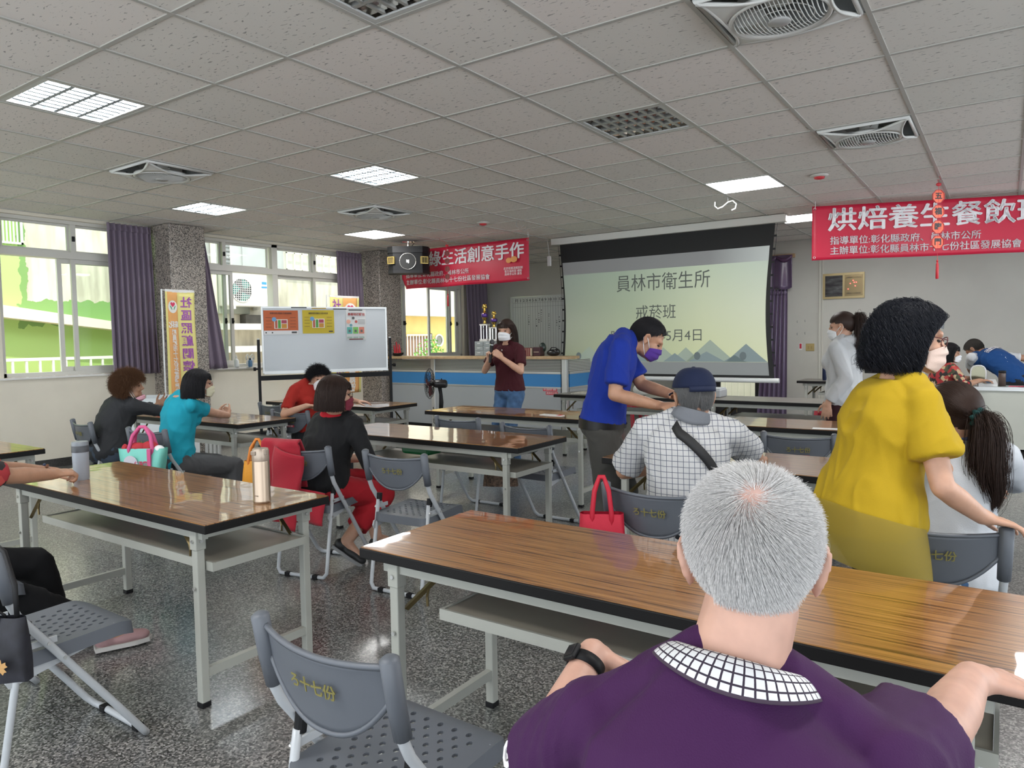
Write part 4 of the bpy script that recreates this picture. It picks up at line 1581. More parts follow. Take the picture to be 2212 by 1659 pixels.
def banner(name, label, o, xdir, w, h, lines, wave=.02, marks=True, cut=False):
    x = V(xdir).normalized()
    y = V((0, 0, 1))
    z = x.cross(y)
    M_ = basis(o, x, y)
    t = thing(name, label, 'banner', (0, 0, 0), 0, 'red cloth banners')

    def wv(u, v):
        return wave * (math.sin(u * 9 + v * 2) * .5 + math.sin(u * 4.2 - v * 3) * .5) * (1 - v * .7)

    def fn(u, v):
        uu = u
        if cut and u < .05 and v < .3:
            uu = u + (.3 - v) * .12 * (1 - u / .05)
        return M_ @ V((uu * w, v * h + wave * .3 * math.sin(u * 14) * (1 - v), wv(u, v)))
    b = MB()
    b.sm = True
    b.sheet(fn, 60, 14, .0015)
    cl = b.build('cloth', M_red, t)
    for (s, u0, u1, v, sz_, bold) in lines:
        me = text(s, sz_, M_let, Matrix.Identity(4), cl, fit=(u1 - u0) * w, extrude=.0004)
        # heavier strokes: the outline repeated a hair apart
        bmx = bmesh.new()
        for dx, dy in ((0, 0), (bold, 0), (-bold, 0), (0, bold * .6), (0, -bold * .6)):
            n0 = len(bmx.verts)
            bmx.from_mesh(me.data)
            bmx.verts.ensure_lookup_table()
            for vt in bmx.verts[n0:]:
                vt.co += V((dx, dy, 0))
        bmx.to_mesh(me.data)
        bmx.free()
        c_ = (u0 + u1) / 2
        for vt in me.data.vertices:
            u = c_ + vt.co.x / w
            vv = v + vt.co.y / h
            vt.co = V(fn(u, vv)) + z * (.011 + vt.co.z)
    if marks:
        g = MB()
        for u in (.008, .992):
            for v in (.05, .95):
                c = V(fn(u, v))
                g.tube([c + (x * math.cos(a) + y * math.sin(a)) * .012 + z * .003 for a in [2 * PI * k / 12 for k in range(12)]], .003, 5, closed=True)
        g.build('eyelet', M_bolt, t)
    return t, fn, cl, z


bn, fnR, clR, zR = banner('red_banner', 'big red banner with white characters hanging at the upper right', (-1.86, 8.93, 2.262), (2.06, .80, 0), 3.40, .615,
                          (('烘焙養生餐飲班推廣', .052, .88, .70, .28, .007), ('指導單位:彰化縣政府、員林市公所', .057, .507, .335, .10, .0014), ('主辦單位:彰化縣員林市十七份社區發展協會', .057, .622, .15, .10, .0014)), wave=.006)
bl_, fnL, clL, zL = banner('red_banner', 'smaller red banner with white characters behind the black speaker', (-8.08, 8.74, 2.245), (1, 0, 0), 2.46, .61,
                           (('園藝綠生活創意手作', .03, .965, .70, .25, .006), ('指導單位:彰化縣政府、員林市公所', .04, .56, .335, .085, .0012), ('主辦單位:彰化縣員林市十七份社區發展協會', .04, .72, .155, .085, .0012)), wave=.014, cut=True)
tx = text('反菸拒檳酒檳防制\n衛生福利部 補助\n員林市公所 廣告', .042, M_let, basis((-5.88, 8.715, 2.395), (1, 0, 0), (0, 0, 1)), clL, name='small_lettering', extrude=.0004)
hh = MB()
hh.ell((-5.95, 8.706, 2.555), (.05, .004, .04)).ell((-5.86, 8.706, 2.565), (.06, .004, .045))
hh.build('heart_mark', mat('orange_mark', (0.75, 0.30, 0.08), .5), clL)
for nm, p0, p1 in (('left', (-8.06, 8.74, 2.85), (-8.06, 8.74, CEIL)), ('right', (-5.63, 8.74, 2.85), (-5.63, 8.74, CEIL))):
    MB().tube([p0, p1], .003, 5).build('hanging_cord', M_white, bl_)
for u in (.01, .99):
    c = V(fnR(u, .97))
    MB().tube([c, (c.x, c.y, CEIL)], .003, 5).build('hanging_cord', M_white, bn)


# ================================================================== red paper charms
def charm(x, y, zt, pitch, R, chars, label, col, tas, tops):
    t = thing('paper_charm', label, 'hanging ornament', (x, y, 0), rad(33), 'strings of red paper charms')
    M_o = mat('charm_' + label.split()[0], col, .5)
    s = MB()
    s.tube([(0, 0, tas), (0, 0, zt + .10), (-.01, 0, zt + .16), (tops, 0, CEIL - .035), (tops - .02, 0, CEIL)], .0022, 5)
    s.build('string', M_redp, t)
    k_ = MB()
    k_.sm = True
    for a in range(3):
        k_.tube([(.022 * math.sin(b_) * math.cos(a * 1.05), 0, zt + .115 + .013 * math.cos(b_)) for b_ in [2 * PI * q / 12 for q in range(12)]], .005, 6, closed=True)
    k_.ell((0, 0, zt + .115), (.022, .01, .012))
    k_.build('knot', M_redp, t)
    for q, ch in enumerate(chars):
        z = zt - q * pitch
        Mo = Matrix(((1, 0, 0, 0), (0, 0, -1, .003), (0, 1, 0, z), (0, 0, 0, 1)))
        pl = MB().prism([(R * math.cos(a), R * 1.12 * math.sin(a)) for a in [PI / 8 + 2 * PI * k / 8 for k in range(8)]], -.003, .004, Mo).build('plaque', M_o, t)
        rim = MB()
        rim.tube([(R * .95 * math.cos(a), -.004, z + R * 1.07 * math.sin(a)) for a in [PI / 8 + 2 * PI * k / 8 for k in range(8)]], .004, 5, closed=True)
        rim.build('rim', M_redp, pl)
        if ch != ' ':
            text(ch, R * 1.15, M_ink, basis((0, -.0045, z), (1, 0, 0), (0, 0, 1)), pl, bold=.002, extrude=.0006)
    ts = MB()
    ts.sm = True
    ts.ell((0, 0, tas + .01), (.010, .010, .012))
    ts.lathe([(.006, tas), (.012, tas - .02), (.014, tas - .16), (.010, tas - .165)], seg=12)
    ts.build('tassel', M_redp, t)


charm(-.57, 8.30, 2.737, .148, .062, '五福臨門', 'orange red string of four octagon charms in front of the big red banner', (0.80, 0.13, 0.06), 2.10, .02)
charm(-6.85, 8.40, 2.70, .115, .042, '    ', 'dark string of red charms, backlit shade in their colour, before the smaller banner near the speaker', (0.14, 0.03, 0.025), 2.08, -.10)  # plaques coloured dark to stand for being lit from behind
for x, y, sz_, lab, mm in ((-2.55, 7.98, 1.0, 'white S-shaped hook hanging from the ceiling beside the light panel', M_white), ):
    hk = MB()
    hk.sm = True
    hk.tube([(-.12 + .0, 0, CEIL - .055), (-.125, 0, CEIL - .10), (-.09, 0, CEIL - .13), (-.04, 0, CEIL - .11), (0.02, 0, CEIL - .06), (.07, 0, CEIL - .045), (.11, 0, CEIL - .08), (.10, 0, CEIL - .13), (.06, 0, CEIL - .15)], .008, 8)
    hk.cyl((.02, 0, CEIL - .06), (.02, 0, CEIL), .003, seg=6)
    o = hk.build('ceiling_hook', mm)
    o.location = (x, y, 0)
    o.rotation_euler = (0, 0, rad(33))
    tag(o, lab, 'hook')
hk = MB()
hk.sm = True
hk.tube([(-.05, 0, CEIL), (-.06, 0, CEIL - .06), (-.01, 0, CEIL - .09), (.04, 0, CEIL - .05), (.08, 0, CEIL - .07), (.06, 0, CEIL - .12), (.02, 0, CEIL - .12)], .003, 6)
o = hk.build('ceiling_hook', M_line)
o.location = (-5.2, 7.9, 0)
o.rotation_euler = (0, 0, rad(33))
tag(o, 'thin grey wire hook on the ceiling left of the projection screen', 'hook')

# ================================================================== speaker under the ceiling
sp = thing('loudspeaker', 'black loudspeaker with gold horns hanging from the ceiling', 'speaker', (-7.50, 8.26, 2.44), rad(38))
b = MB()
b.prism([(-.315, .14), (-.30, -.02), (-.22, -.12), (.22, -.12), (.30, -.02), (.315, .14), (.20, .20), (-.20, .20)], 0, .385)
b.build('cabinet', mat('speaker_black', (0.009, 0.009, 0.010), .6, spec=.2), sp)
MB().prism([(-.325, .15), (-.31, -.03), (-.225, -.135), (.225, -.135), (.31, -.03), (.325, .15), (.20, .21), (-.20, .21)], .30, .395).build('top_cap', mat('speaker_cap', (0.010, 0.010, 0.011), .5, spec=.25), sp)
MB().prism([(-.32, .145), (-.305, -.025), (-.222, -.128), (.222, -.128), (.305, -.025), (.32, .145), (.20, .205), (-.20, .205)], -.008, .035).build('bottom_cap', mat('speaker_cap', (0, 0, 0)), sp)
rg = MB()
rg.sm = True
rg.tube([(.122 * math.cos(a), -.128, .17 + .122 * math.sin(a)) for a in [2 * PI * k / 32 for k in range(32)]], .0045, 6, closed=True)
rg.build('ring', mat('silver_ring', (0.65, 0.64, 0.6), .25, .9), sp)
MB().prism([(.118 * math.cos(a), .118 * math.sin(a)) for a in [2 * PI * k / 32 for k in range(32)]], .0, .006, Matrix(((1, 0, 0, 0), (0, 0, -1, -.1205), (0, 1, 0, .17), (0, 0, 0, 1)))).build('grille', mat('speaker_mesh', (0.012, 0.012, 0.012), .8), sp)
text('BJ', .055, M_let, basis((0, -.1275, .17), (1, 0, 0), (0, 0, 1)), sp, bold=.002)
M_horn = mat('gold_horn', (0.62, 0.47, 0.16), .3, .8)
for s in (-1, 1):
    Mh = T(s * .245, -.112, .185) @ Rz(s * rad(28))
    h_ = MB()
    for a in ((-.06, -.055, .06, -.043), (-.06, .043, .06, .055)):
        h_.box((a[0], -.022, a[1]), (a[2], .0, a[3]), Mh)
    h_.box((-.06, -.022, -.043), (-.048, 0, .043), Mh).box((.048, -.022, -.043), (.06, 0, .043), Mh)
    ho = h_.build('horn', M_horn, sp)
    MB().box((-.048, -.008, -.043), (.048, -.004, .043), Mh).build('throat', mat('horn_throat', (0.05, 0.035, 0.012), .5), ho)
    v_ = MB()
    for k in range(3):
        v_.box((-.03 + k * .028, -.02, -.043), (-.026 + k * .028, -.004, .043), Mh)
    v_.build('vane', M_horn, ho)
MB().cyl((0, .05, .39), (0, .05, CEIL - 2.44 - .012), .014, seg=10).box((-.09, -.01, CEIL - 2.44 - .014), (.09, .11, CEIL - 2.44)).box((-.05, .0, .39), (.05, .10, .402)).build('bracket', M_chrome, sp)
MB().tube([(.03, .08, .39), (.09, .06, .46), (.05, .05, CEIL - 2.45)], .006, 6).build('cable', M_black, sp)

# ================================================================== whiteboard on its stand
AW = math.atan2(.879, .476)
wbd = thing('whiteboard', 'large white board on a black frame with three posters', 'whiteboard', (-8.30, 6.16, 0), AW)
BL = 1.763
MB().box((.02, -.012, 1.02), (BL - .02, .012, 1.89)).build('panel', mat('whiteboard_enamel', (0.52, 0.55, 0.57), .18), wbd)
f = MB()
f.box((0, -.018, 1.0), (BL, .018, 1.024)).box((0, -.018, 1.884), (BL, .018, 1.908)).box((0, -.018, 1.024), (.022, .018, 1.884)).box((BL - .022, -.018, 1.024), (BL, .018, 1.884))
f.build('frame', M_alus, wbd)
MB().box((.01, -.07, .985), (BL - .01, -.018, 1.0)).build('pen_tray', M_alus, wbd)
for x in (-.045, BL + .045):
    p = MB().box((x - .018, -.018, .06), (x + .018, .018, 1.46), bev=.003).build('post', M_black, wbd)
    MB().cyl((x, 0, 1.46), (x, 0, 1.475), .017, seg=12).build('cap', M_white, p)
    s = -1 if x < 0 else 1
    MB().cyl((x, 0, 1.06), (x + s * .05, 0, 1.06), .012, seg=10).cyl((x + s * .045, 0, 1.06), (x + s * .075, 0, 1.06), .026, seg=12).build('knob', M_dark, wbd)
    MB().box((x - .02, -.30, .06), (x + .02, .30, .09), bev=.004).build('foot', M_black, wbd)
    for y in (-.26, .26):
        MB().cyl((x - .014, y, .03), (x + .014, y, .03), .03, seg=16).build('wheel', M_dark, wbd)
MB().box((-.03, -.016, .90), (BL + .03, .016, .965)).build('cross_beam', M_black, wbd)
MB().box((-.03, -.016, .16), (BL + .03, .016, .20)).build('lower_bar', M_black, wbd)


def poster(x0, x1, z0, z1, col, label, extra):
    t = thing('poster', label, 'poster', wbd.location, AW)
    p = MB()
    p.sheet(lambda u, v: (x0 + (x1 - x0) * u, -.0145 - .004 * math.sin(PI * v) - .003 * (1 - v), z0 + (z1 - z0) * v), 4, 6, .0008)
    s = p.build('sheet', mat('poster_' + label.split()[0], col, .6), t)

    def patch(nm, c, u0, u1, v0, v1, d=.0015, round_=False):
        mb = MB()
        if round_:
            cx_, cz = x0 + (x1 - x0) * u0, z0 + (z1 - z0) * v0
            mb.prism([(cx_ + u1 * math.cos(a), cz + u1 * math.sin(a)) for a in [2 * PI * k / 18 for k in range(18)]], 0, .001, Matrix(((1, 0, 0, 0), (0, 0, -1, -.0195 - d), (0, 1, 0, 0), (0, 0, 0, 1))))
        else:
            mb.box((x0 + (x1 - x0) * u0, -.0195 - d - .001, z0 + (z1 - z0) * v0), (x0 + (x1 - x0) * u1, -.0195 - d, z0 + (z1 - z0) * v1))
        return mb.build(nm, mat('print_%d_%d_%d' % tuple(int(q * 99) for q in c), c, .6), s)
    extra(t, patch, s)
    return t


def pill(t, patch, s):
    lab = patch
    patch('panel_border', (0.75, 0.72, 0.65), .30, .69, .24, .63)
    patch('print_block', (0.45, 0.10, 0.06), .325, .39, .26, .60, .003)
    patch('print_block', (0.08, 0.30, 0.06), .41, .49, .26, .60, .003)
    patch('print_block', (0.40, 0.06, 0.10), .51, .665, .46, .60, .003)
    patch('print_block', (0.55, 0.25, 0.04), .51, .665, .26, .44, .003)
    patch('print_dot', (0.15, 0.35, 0.60), .30, .030, .63, 0, .0045, True)
    for k in range(4):
        patch('print_line', (0.10, 0.05, 0.03), .06, .22, .30 + k * .13, .315 + k * .13)
        patch('print_line', (0.10, 0.05, 0.03), .76, .93, .30 + k * .13, .315 + k * .13)


def post1(t, patch, s):
    patch('white_foot', (0.70, 0.70, 0.70), 0, 1, 0, .165)
    for u in (.06, .24):
        patch('print_dot', (0.05, 0.05, 0.05), u, .010, .08, 0, .003, True)
    patch('print_block', (0.05, 0.05, 0.05), .80, .95, .05, .12, .003)
    pill(t, patch, s)
    text('健康存摺 就醫前 先查詢看看', .026, M_ink, basis((.26, -.0215, 1.815), (1, 0, 0), (0, 0, 1)), s, fit=.29)


def post2(t, patch, s):
    pill(t, patch, s)
    patch('print_block', (0.05, 0.05, 0.05), .82, .95, .06, .11, .003)
    text('健康存摺 就醫前 先查詢看看', .026, M_ink, basis((.77, -.0215, 1.815), (1, 0, 0), (0, 0, 1)), s, fit=.27)


def post3(t, patch, s):
    text('長者功能評估', .04, mat('poster_red_ink', (0.40, 0.05, 0.04), .6), basis((1.31, -.0215, 1.80), (1, 0, 0), (0, 0, 1)), s, fit=.25, bold=.001)
    for u, v, r, c in ((.36, .72, .02, (0.10, 0.10, 0.10)), (.50, .60, .02, (0.55, 0.12, 0.10)), (.24, .48, .02, (0.12, 0.30, 0.35)), (.12, .60, .03, (0.75, 0.40, 0.30))):
        patch('print_dot', c, u, r, v, 0, .003, True)
    for u, c in ((.04, (0.10, 0.40, 0.35)), (.34, (0.20, 0.50, 0.12)), (.64, (0.65, 0.22, 0.15))):
        patch('print_block', c, u, u + .26, .20, .42, .002)
        patch('print_block', (0.12, 0.12, 0.12), u + .07, u + .18, .25, .33, .0035)
        patch('print_line', (0.35, 0.45, 0.40), u, u + .26, .04, .10)
    for k in range(4):
        patch('print_line', (0.3, 0.3, 0.3), .60, .95, .52 + k * .045, .535 + k * .045)


poster(.03, .49, 1.525, 1.855, (0.50, 0.115, 0.035), 'orange printed poster on the left of the whiteboard', post1)
poster(.55, .99, 1.535, 1.86, (0.55, 0.42, 0.03), 'yellow printed poster in the middle of the whiteboard', post2)
poster(1.16, 1.45, 1.44, 1.87, (0.66, 0.67, 0.66), 'white printed poster with coloured boxes on the right of the whiteboard', post3)
for k, (x0, x1, z, c, lab) in enumerate(((.40, .61, 1.895, (0.03, 0.03, 0.03), 'black magnetic strip above the gap between the orange and yellow posters'), (.68, .88, 1.885, (0.50, 0.32, 0.03), 'yellow magnetic strip above the yellow poster'), (.98, 1.17, 1.878, (0.03, 0.03, 0.03), 'black magnetic strip between the yellow and white posters'), (1.20, 1.40, 1.862, (0.03, 0.03, 0.03), 'black magnetic strip across the top of the white poster'), (1.20, 1.40, 1.447, (0.16, 0.03, 0.03), 'dark red magnetic strip across the foot of the white poster'))):
    o = MB().box((x0, -.030, z - .007), (x1, -.0225, z + .007), bev=.002).build('magnetic_strip', mat('magnet_%d' % k, c, .5))
    o.location = wbd.location
    o.rotation_euler = (0, 0, AW)
    tag(o, lab, 'magnet', 'magnetic strips on the whiteboard')


# ================================================================== cloth flags by the pillars
M_flagy = mat('flag_yellow', (0.74, 0.66, 0.24), .7)  # yellow and orange cloth paled to stand for backlight coming through
M_flago = mat('flag_orange', (0.76, 0.38, 0.13), .7)
M_flagw = mat('flag_white', (0.72, 0.70, 0.68), .7)
M_purp = mat('purple_ink', (0.32, 0.08, 0.36), .6)
M_wink = mat('white_ink', (0.80, 0.78, 0.74), .6)


def flag(name, label, y0, y1, z0, z1, X, mirror, wav):
    t = thing(name, label, 'flag', (0, 0, 0), 0, 'orange and yellow upright flags')
    W_, H_ = y1 - y0, z1 - z0

    def fn(u, v):
        return (X + wav * math.sin(u * 6 + v * 2) + .02 * (1 - v) * math.sin(u * 9), y0 + W_ * u + wav * .6 * math.sin(v * 6) * u, z0 + H_ * v)
    # stripes in order along +y
    st = [(0.0, .07, M_flagy), (.07, .45, M_flago), (.45, 1.0, M_flagy)] if mirror else [(0.0, .50, M_flagy), (.50, .93, M_flago), (.93, 1.0, M_flagy)]
    for a, b_, m_ in st:
        mb = MB()
        mb.sm = True
        mb.sheet(lambda u, v: fn(a + (b_ - a) * u, v), 8, 24, .001)
        mb.build('cloth_stripe', m_, t)
    mb = MB()
    mb.sheet(lambda u, v: tuple(V(fn(u, 1)) + V((.0, 0, -.005 + .035 * v))), 8, 1, .004)
    mb.build('top_hem', M_flagw, t)
    pole = MB()
    pole.cyl((X - .03, y0 - .02, 0.02), (X - .03, y0 - .02, z1 + .03), .011, seg=10).cyl((X - .03, y0 - .02, z1 + .02), (X - .02, y1, z1 + .02), .007, seg=8)
    pole.build('pole', M_white, t)
    ft = MB()
    for k in range(4):
        a = k * PI / 2 + .5
        ft.cyl((X - .03, y0 - .02, .035), (X - .03 + .16 * math.cos(a), y0 - .02 + .16 * math.sin(a), .012), .009, seg=8)
    ft.build('foot', M_black, t)

    def wr(s, u, v, size, m_, bold=.003):
        Mt = Matrix.Identity(4)
        o = text(s, size, m_, Mt, t, bold=bold, extrude=.0003)
        for vt in o.data.vertices:
            dx = -vt.co.x if mirror else vt.co.x
            p = fn(u + dx / W_, v + vt.co.y / H_)
            vt.co = (p[0] + .004 + vt.co.z, p[1], p[2])
        if mirror:
            o.data.flip_normals()
    uo = .26 if mirror else .72
    uy = .72 if mirror else .26
    big = '社區照顧關懷據點'
    for k, ch in enumerate(big):
        wr(ch, uy, .90 - k * .117, W_ * .36, M_purp)
    wr('彰', uo + (.08 if mirror else -.08), .70, W_ * .22, M_wink)
    wr('化', uo - (.08 if mirror else -.08), .70, W_ * .22, M_wink)
    for k, ch in enumerate('縣員林市十七份社區發展協會'):
        wr(ch, uo, .63 - k * .049, W_ * .19, M_wink, .002)
    # round emblem: white disc, red heart, two leaves
    disc = MB()
    c_ = (uo, .865)
    rr = W_ * .175

    def loc(du, dv, off):
        p = fn(c_[0] + du / W_, c_[1] + dv / H_)
        return (p[0] + off, p[1], p[2])
    disc.faces([loc(rr * math.cos(a), rr * 1.15 * math.sin(a), .003) for a in [2 * PI * k / 24 for k in range(24)]], [tuple(range(24))])
    do = disc.build('emblem_disc', M_wink, t)
    ht = MB()
    hp = []
    for k in range(26):
        a = 2 * PI * k / 26
        hp.append((.030 * W_ / .4 * 16 * math.sin(a) ** 3 / 13, (.030 * W_ / .4) * (13 * math.cos(a) - 5 * math.cos(2 * a) - 2 * math.cos(3 * a) - math.cos(4 * a)) / 13))
    ht.faces([loc(x, y + rr * .42, .005) for x, y in hp], [tuple(range(26))])
    ht.build('heart', mat('emblem_red', (0.62, 0.03, 0.10), .6), do)
    wr('17', c_[0], c_[1] + rr * .45 / H_, W_ * .10, M_wink, .001)
    lf_ = MB()
    for s in (-1, 1):
        lf_.faces([loc(s * rr * (.12 + .55 * q), -rr * .55 + rr * (.75 * q) + rr * w_ * math.sin(PI * q), .005) for q, w_ in ((0, 0), (.35, .30), (.7, .25), (1, 0), (.7, -.22), (.35, -.25))], [tuple(range(6))])
    lf_.build('leaf_mark', mat('emblem_green', (0.08, 0.33, 0.20), .6), do)
    return t


flag('upright_flag', 'orange and yellow flag before the near granite pillar, its writing reversed', 4.87, 5.26, .70, 2.06, -8.42, True, .015)
flag('upright_flag', 'orange and yellow flag rising behind the right end of the whiteboard', 7.55, 8.16, .60, 2.10, -8.50, False, .02)

# ================================================================== curtains
M_curt = mat('mauve_curtain', (0.195, 0.150, 0.205), .75, sheen=.3, bump=.1, bscale=90)
M_satin = mat('purple_satin', (0.115, 0.075, 0.145), .28, sheen=.4, bump=.25, bscale=9)


def curtain(name, label, p0, p1, q0, q1, z0, z1, folds, depth, nrm, m_=None, head=.09, pinch=0.0):
    """p0,p1: top ends (xy), q0,q1: bottom ends; pleated cloth with a pinched heading"""
    t = thing(name, label, 'curtain', (0, 0, 0), 0, 'purple curtains')
    p0, p1, q0, q1, nn = V((*p0, 0)), V((*p1, 0)), V((*q0, 0)), V((*q1, 0)), V((*nrm, 0))
    rnd = random.Random(folds)
    ph = [rnd.uniform(-.5, .5) for _ in range(folds + 2)]

    def fn(u, v):
        a = p0.lerp(p1, u)
        b_ = q0.lerp(q1, u)
        c = b_.lerp(a, v)
        k = u * folds
        fr_ = math.sin(2 * PI * k + ph[int(k)] * .6 * (1 - v)) * .5 + .5 + .25 * math.sin(4 * PI * k + 1.0) * (1 - v)
        d = depth * (1 - .45 * v) * fr_
        c = c + nn * (d + .004)
        return (c.x, c.y, z0 + (z1 - z0) * v + .006 * math.sin(2 * PI * k) * (1 - v))
    mb = MB()
    mb.sm = True
    mb.sheet(fn, folds * 10, 24, .0015)
    mb.build('drape', m_ or M_curt, t)
    hd = MB()
    hd.sm = True

    def fh(u, v):
        p = V(fn(u, 1))
        k = u * folds * 2
        d = abs(math.sin(PI * k)) * .018
        return tuple(p + nn * (d * (1 - v) + .004) + V((0, 0, -head * (1 - v))))
    hd.sheet(fh, folds * 16, 3, .0015)
    hd.build('pleated_heading', m_ or M_curt, t)
    return t


curtain('curtain', 'gathered mauve curtain on the big window left of the near granite pillar', (-9.02, 4.50), (-9.02, 5.05), (-9.0, 4.48), (-9.0, 5.06), 1.05, 2.91, 8, .085, (1, 0))
curtain('curtain', 'narrow mauve curtain half hidden behind the near granite pillar', (-9.03, 5.63), (-9.03, 5.80), (-9.0, 5.64), (-9.0, 6.06), 1.068, 2.925, 3, .07, (1, 0))
curtain('curtain', 'gathered mauve curtain beside the far granite pillar above the whiteboard', (-9.03, 8.18), (-9.03, 8.74), (-9.0, 8.15), (-9.0, 8.75), 1.075, 2.90, 8, .08, (1, 0))
curtain('curtain', 'gathered mauve curtain at the back corner beside the trophies', (-9.02, 11.58), (-9.02, 12.30), (-9.0, 11.60), (-9.0, 12.34), 1.07, 2.86, 6, .10, (1, 0))
curtain('curtain', 'purple satin drape right of the back doorway, below the frilled pelmet', (-3.26, 12.33), (-2.93, 12.33), (-3.40, 12.30), (-2.92, 12.30), .03, 2.15, 6, .06, (0, -1), M_satin)
curtain('curtain', 'purple satin drape left of the back doorway, seen only under the screen', (-4.75, 12.33), (-4.28, 12.33), (-4.78, 12.30), (-4.24, 12.30), .03, 2.15, 6, .06, (0, -1), M_satin)
pv = thing('curtain_pelmet', 'purple satin pelmet with swags right of the projection screen', 'curtain')
mb = MB()
mb.sm = True


def pel(u, v):
    k = u * 8
    return (-4.75 + 1.90 * u, 12.28 - .05 * (math.sin(2 * PI * k) * .5 + .5) * (1 - .6 * v), 2.17 + .53 * v - .03 * abs(math.sin(PI * k)) * (1 - v))


mb.sheet(pel, 80, 10, .002)
mb.build('valance', M_satin, pv)
sw = MB()
sw.sm = True
for k in range(8):
    x0 = -4.75 + k * .2375
    sw.tube([(x0 + .2375 * q / 8, 12.245, 2.68 - .07 * math.sin(PI * q / 8)) for q in range(9)], [.016 + .02 * math.sin(PI * q / 8) for q in range(9)], 8)
sw.build('swag', mat('dark_purple_satin', (0.10, 0.045, 0.10), .3), pv)
MB().box((-4.8, 12.33, 2.66), (-2.83, 12.40, 2.72)).build('curtain_rail', M_oak, pv)

# ================================================================== back wall fittings
fp = thing('framed_plaque', 'wide gold framed plaque with a dark picture on the back wall', 'plaque', (-2.113, YB, 2.163))
M_goldf = mat('dull_gold_frame', (0.42, 0.33, 0.16), .35, .3)
f = MB()
f.box((-.30, -.03, -.20), (.30, -.004, -.165)).box((-.30, -.03, .165), (.30, -.004, .20)).box((-.30, -.03, -.165), (-.265, -.004, .165)).box((.278, -.03, -.165), (.30, -.004, .165)).box((-.01, -.03, -.165), (.02, -.004, .165))
f.build('frame', M_goldf, fp)


def _pic(n, l, b):
    mp = mapping(n, l, scale=(3, 3, 14))
    nz = n.new('ShaderNodeTexNoise')
    nz.inputs['Scale'].default_value = 1.4
    nz.inputs['Detail'].default_value = 6
    l.new(mp.outputs[0], nz.inputs['Vector'])
    r = ramp(n, [(0.4, (0.035, 0.032, 0.035)), (0.6, (0.09, 0.09, 0.09)), (0.75, (0.22, 0.23, 0.22))])
    l.new(nz.outputs['Fac'], r.inputs['Fac'])
    l.new(r.outputs['Color'], b.inputs['Base Color'])


MB().box((-.265, -.02, -.165), (-.01, -.006, .165)).build('picture', custom('misty_dark_picture', _pic, rough=.2), fp)
MB().box((.02, -.022, -.165), (.278, -.006, .165)).build('brass_plate', mat('brass_plate', (0.20, 0.15, 0.075), .25, .7), fp)
M_led = mat('small_red_lamp', (0.8, 0.05, 0.05), .4, emit=(1, .08, .08), estr=4)
for x, z in ((.10, .03), (.14, .075), (.155, .045), (.185, .045), (.17, -.01), (.07, -.055)):
    MB().cyl((x, -.022, z), (x, -.028, z), .008, seg=8).build('lamp_dot', M_led, fp)
for z in (-.125, .12):
    text('感謝狀 十七份社區', .03, M_ink, basis((.15, -.0235, z), (1, 0, 0), (0, 0, 1)), fp, fit=.2)
ws = thing('wall_switch', 'square yellowed switch plate on the back wall', 'switch', (-2.60, YB, 1.20))
MB().box((-.065, -.012, -.06), (.065, 0, .06), bev=.004).build('plate', mat('yellowed_plastic', (0.45, 0.34, 0.14), .45), ws)
MB().box((-.035, -.016, -.03), (-.01, -.012, .02), bev=.002).build('rocker', mat('yellowed_plastic2', (0.38, 0.28, 0.11), .45), ws)
MB().box((.01, -.016, -.03), (.035, -.012, .02), bev=.002).build('rocker', mat('yellowed_plastic2', (0, 0, 0)), ws)
fs = thing('emergency_sign', 'small red and white notice beside the yellowed switch plate', 'sign', (-2.745, YB, 1.215))
MB().box((-.022, -.006, -.055), (.022, 0, .055)).build('plate', M_white, fs)
MB().box((-.016, -.008, -.035), (.016, -.006, .045)).build('red_field', M_redlab, fs)
tag(MB().box((-2.47, YB - .02, .1), (-2.44, YB, 2.93), bev=.004).box((-2.425, YB - .015, .1), (-2.41, YB, 2.93)).build('cable_conduit', mat('conduit_cream', (0.58, 0.57, 0.50), .5)), 'cream vertical conduit on the back wall left of the plaque', 'conduit')
for k, (x, z) in enumerate(((-2.80, 1.62), (-2.68, 1.63), (-2.80, 1.42), (-2.68, 1.43))):
    h = MB()
    h.tube([(0, -.002, .014), (0, -.02, .006), (0, -.022, -.012), (.006, -.012, -.016)], .004, 6)
    o = h.build('wall_hook', M_line)
    o.location = (x, YB, z)
    tag(o, 'one of four small grey hooks in a square on the back wall, %s' % ('upper left', 'upper right', 'lower left', 'lower right')[k], 'hook', 'small wall hooks')

# ================================================================== pedestal fan by the partition
fn_ = thing('pedestal_fan', 'black pedestal fan turned sideways before the partition', 'fan', (-6.80, 8.12, 0), rad(205))
MB().lathe([(.19, 0), (.19, .02), (.15, .035), (.03, .05)], seg=28).build('base', M_black, fn_)
MB().cyl((0, 0, .04), (0, 0, .42), .016, seg=12).build('pole', M_black, fn_)
nk = MB()
nk.sm = True
nk.tube([(0, 0, .36), (-.01, 0, .50), (-.005, 0, .62), (.01, 0, .72)], [.030, .034, .026, .030], 12)
nk.build('neck', M_black, fn_)
mh = MB()
mh.sm = True
mh.tube([(-.10, 0, .77), (-.08, 0, .77), (.06, 0, .775), (.10, 0, .775)], [.045, .062, .062, .05], 16)
mh.build('motor_housing', mat('fan_black', (0.015, 0.014, 0.015), .3), fn_)
MB().cyl((-.02, 0, .82), (-.02, 0, .85), .009, seg=8).build('tilt_knob', M_black, fn_)
cg = MB()
R_ = .225
for xx, rs in ((.16, (.225,)), (.135, (.20, .13)), (.185, (.20, .13, .06))):
    for r_ in rs:
        cg.tube([(xx, r_ * math.cos(a), .775 + r_ * math.sin(a)) for a in [2 * PI * k / 32 for k in range(32)]], .003, 5, closed=True)
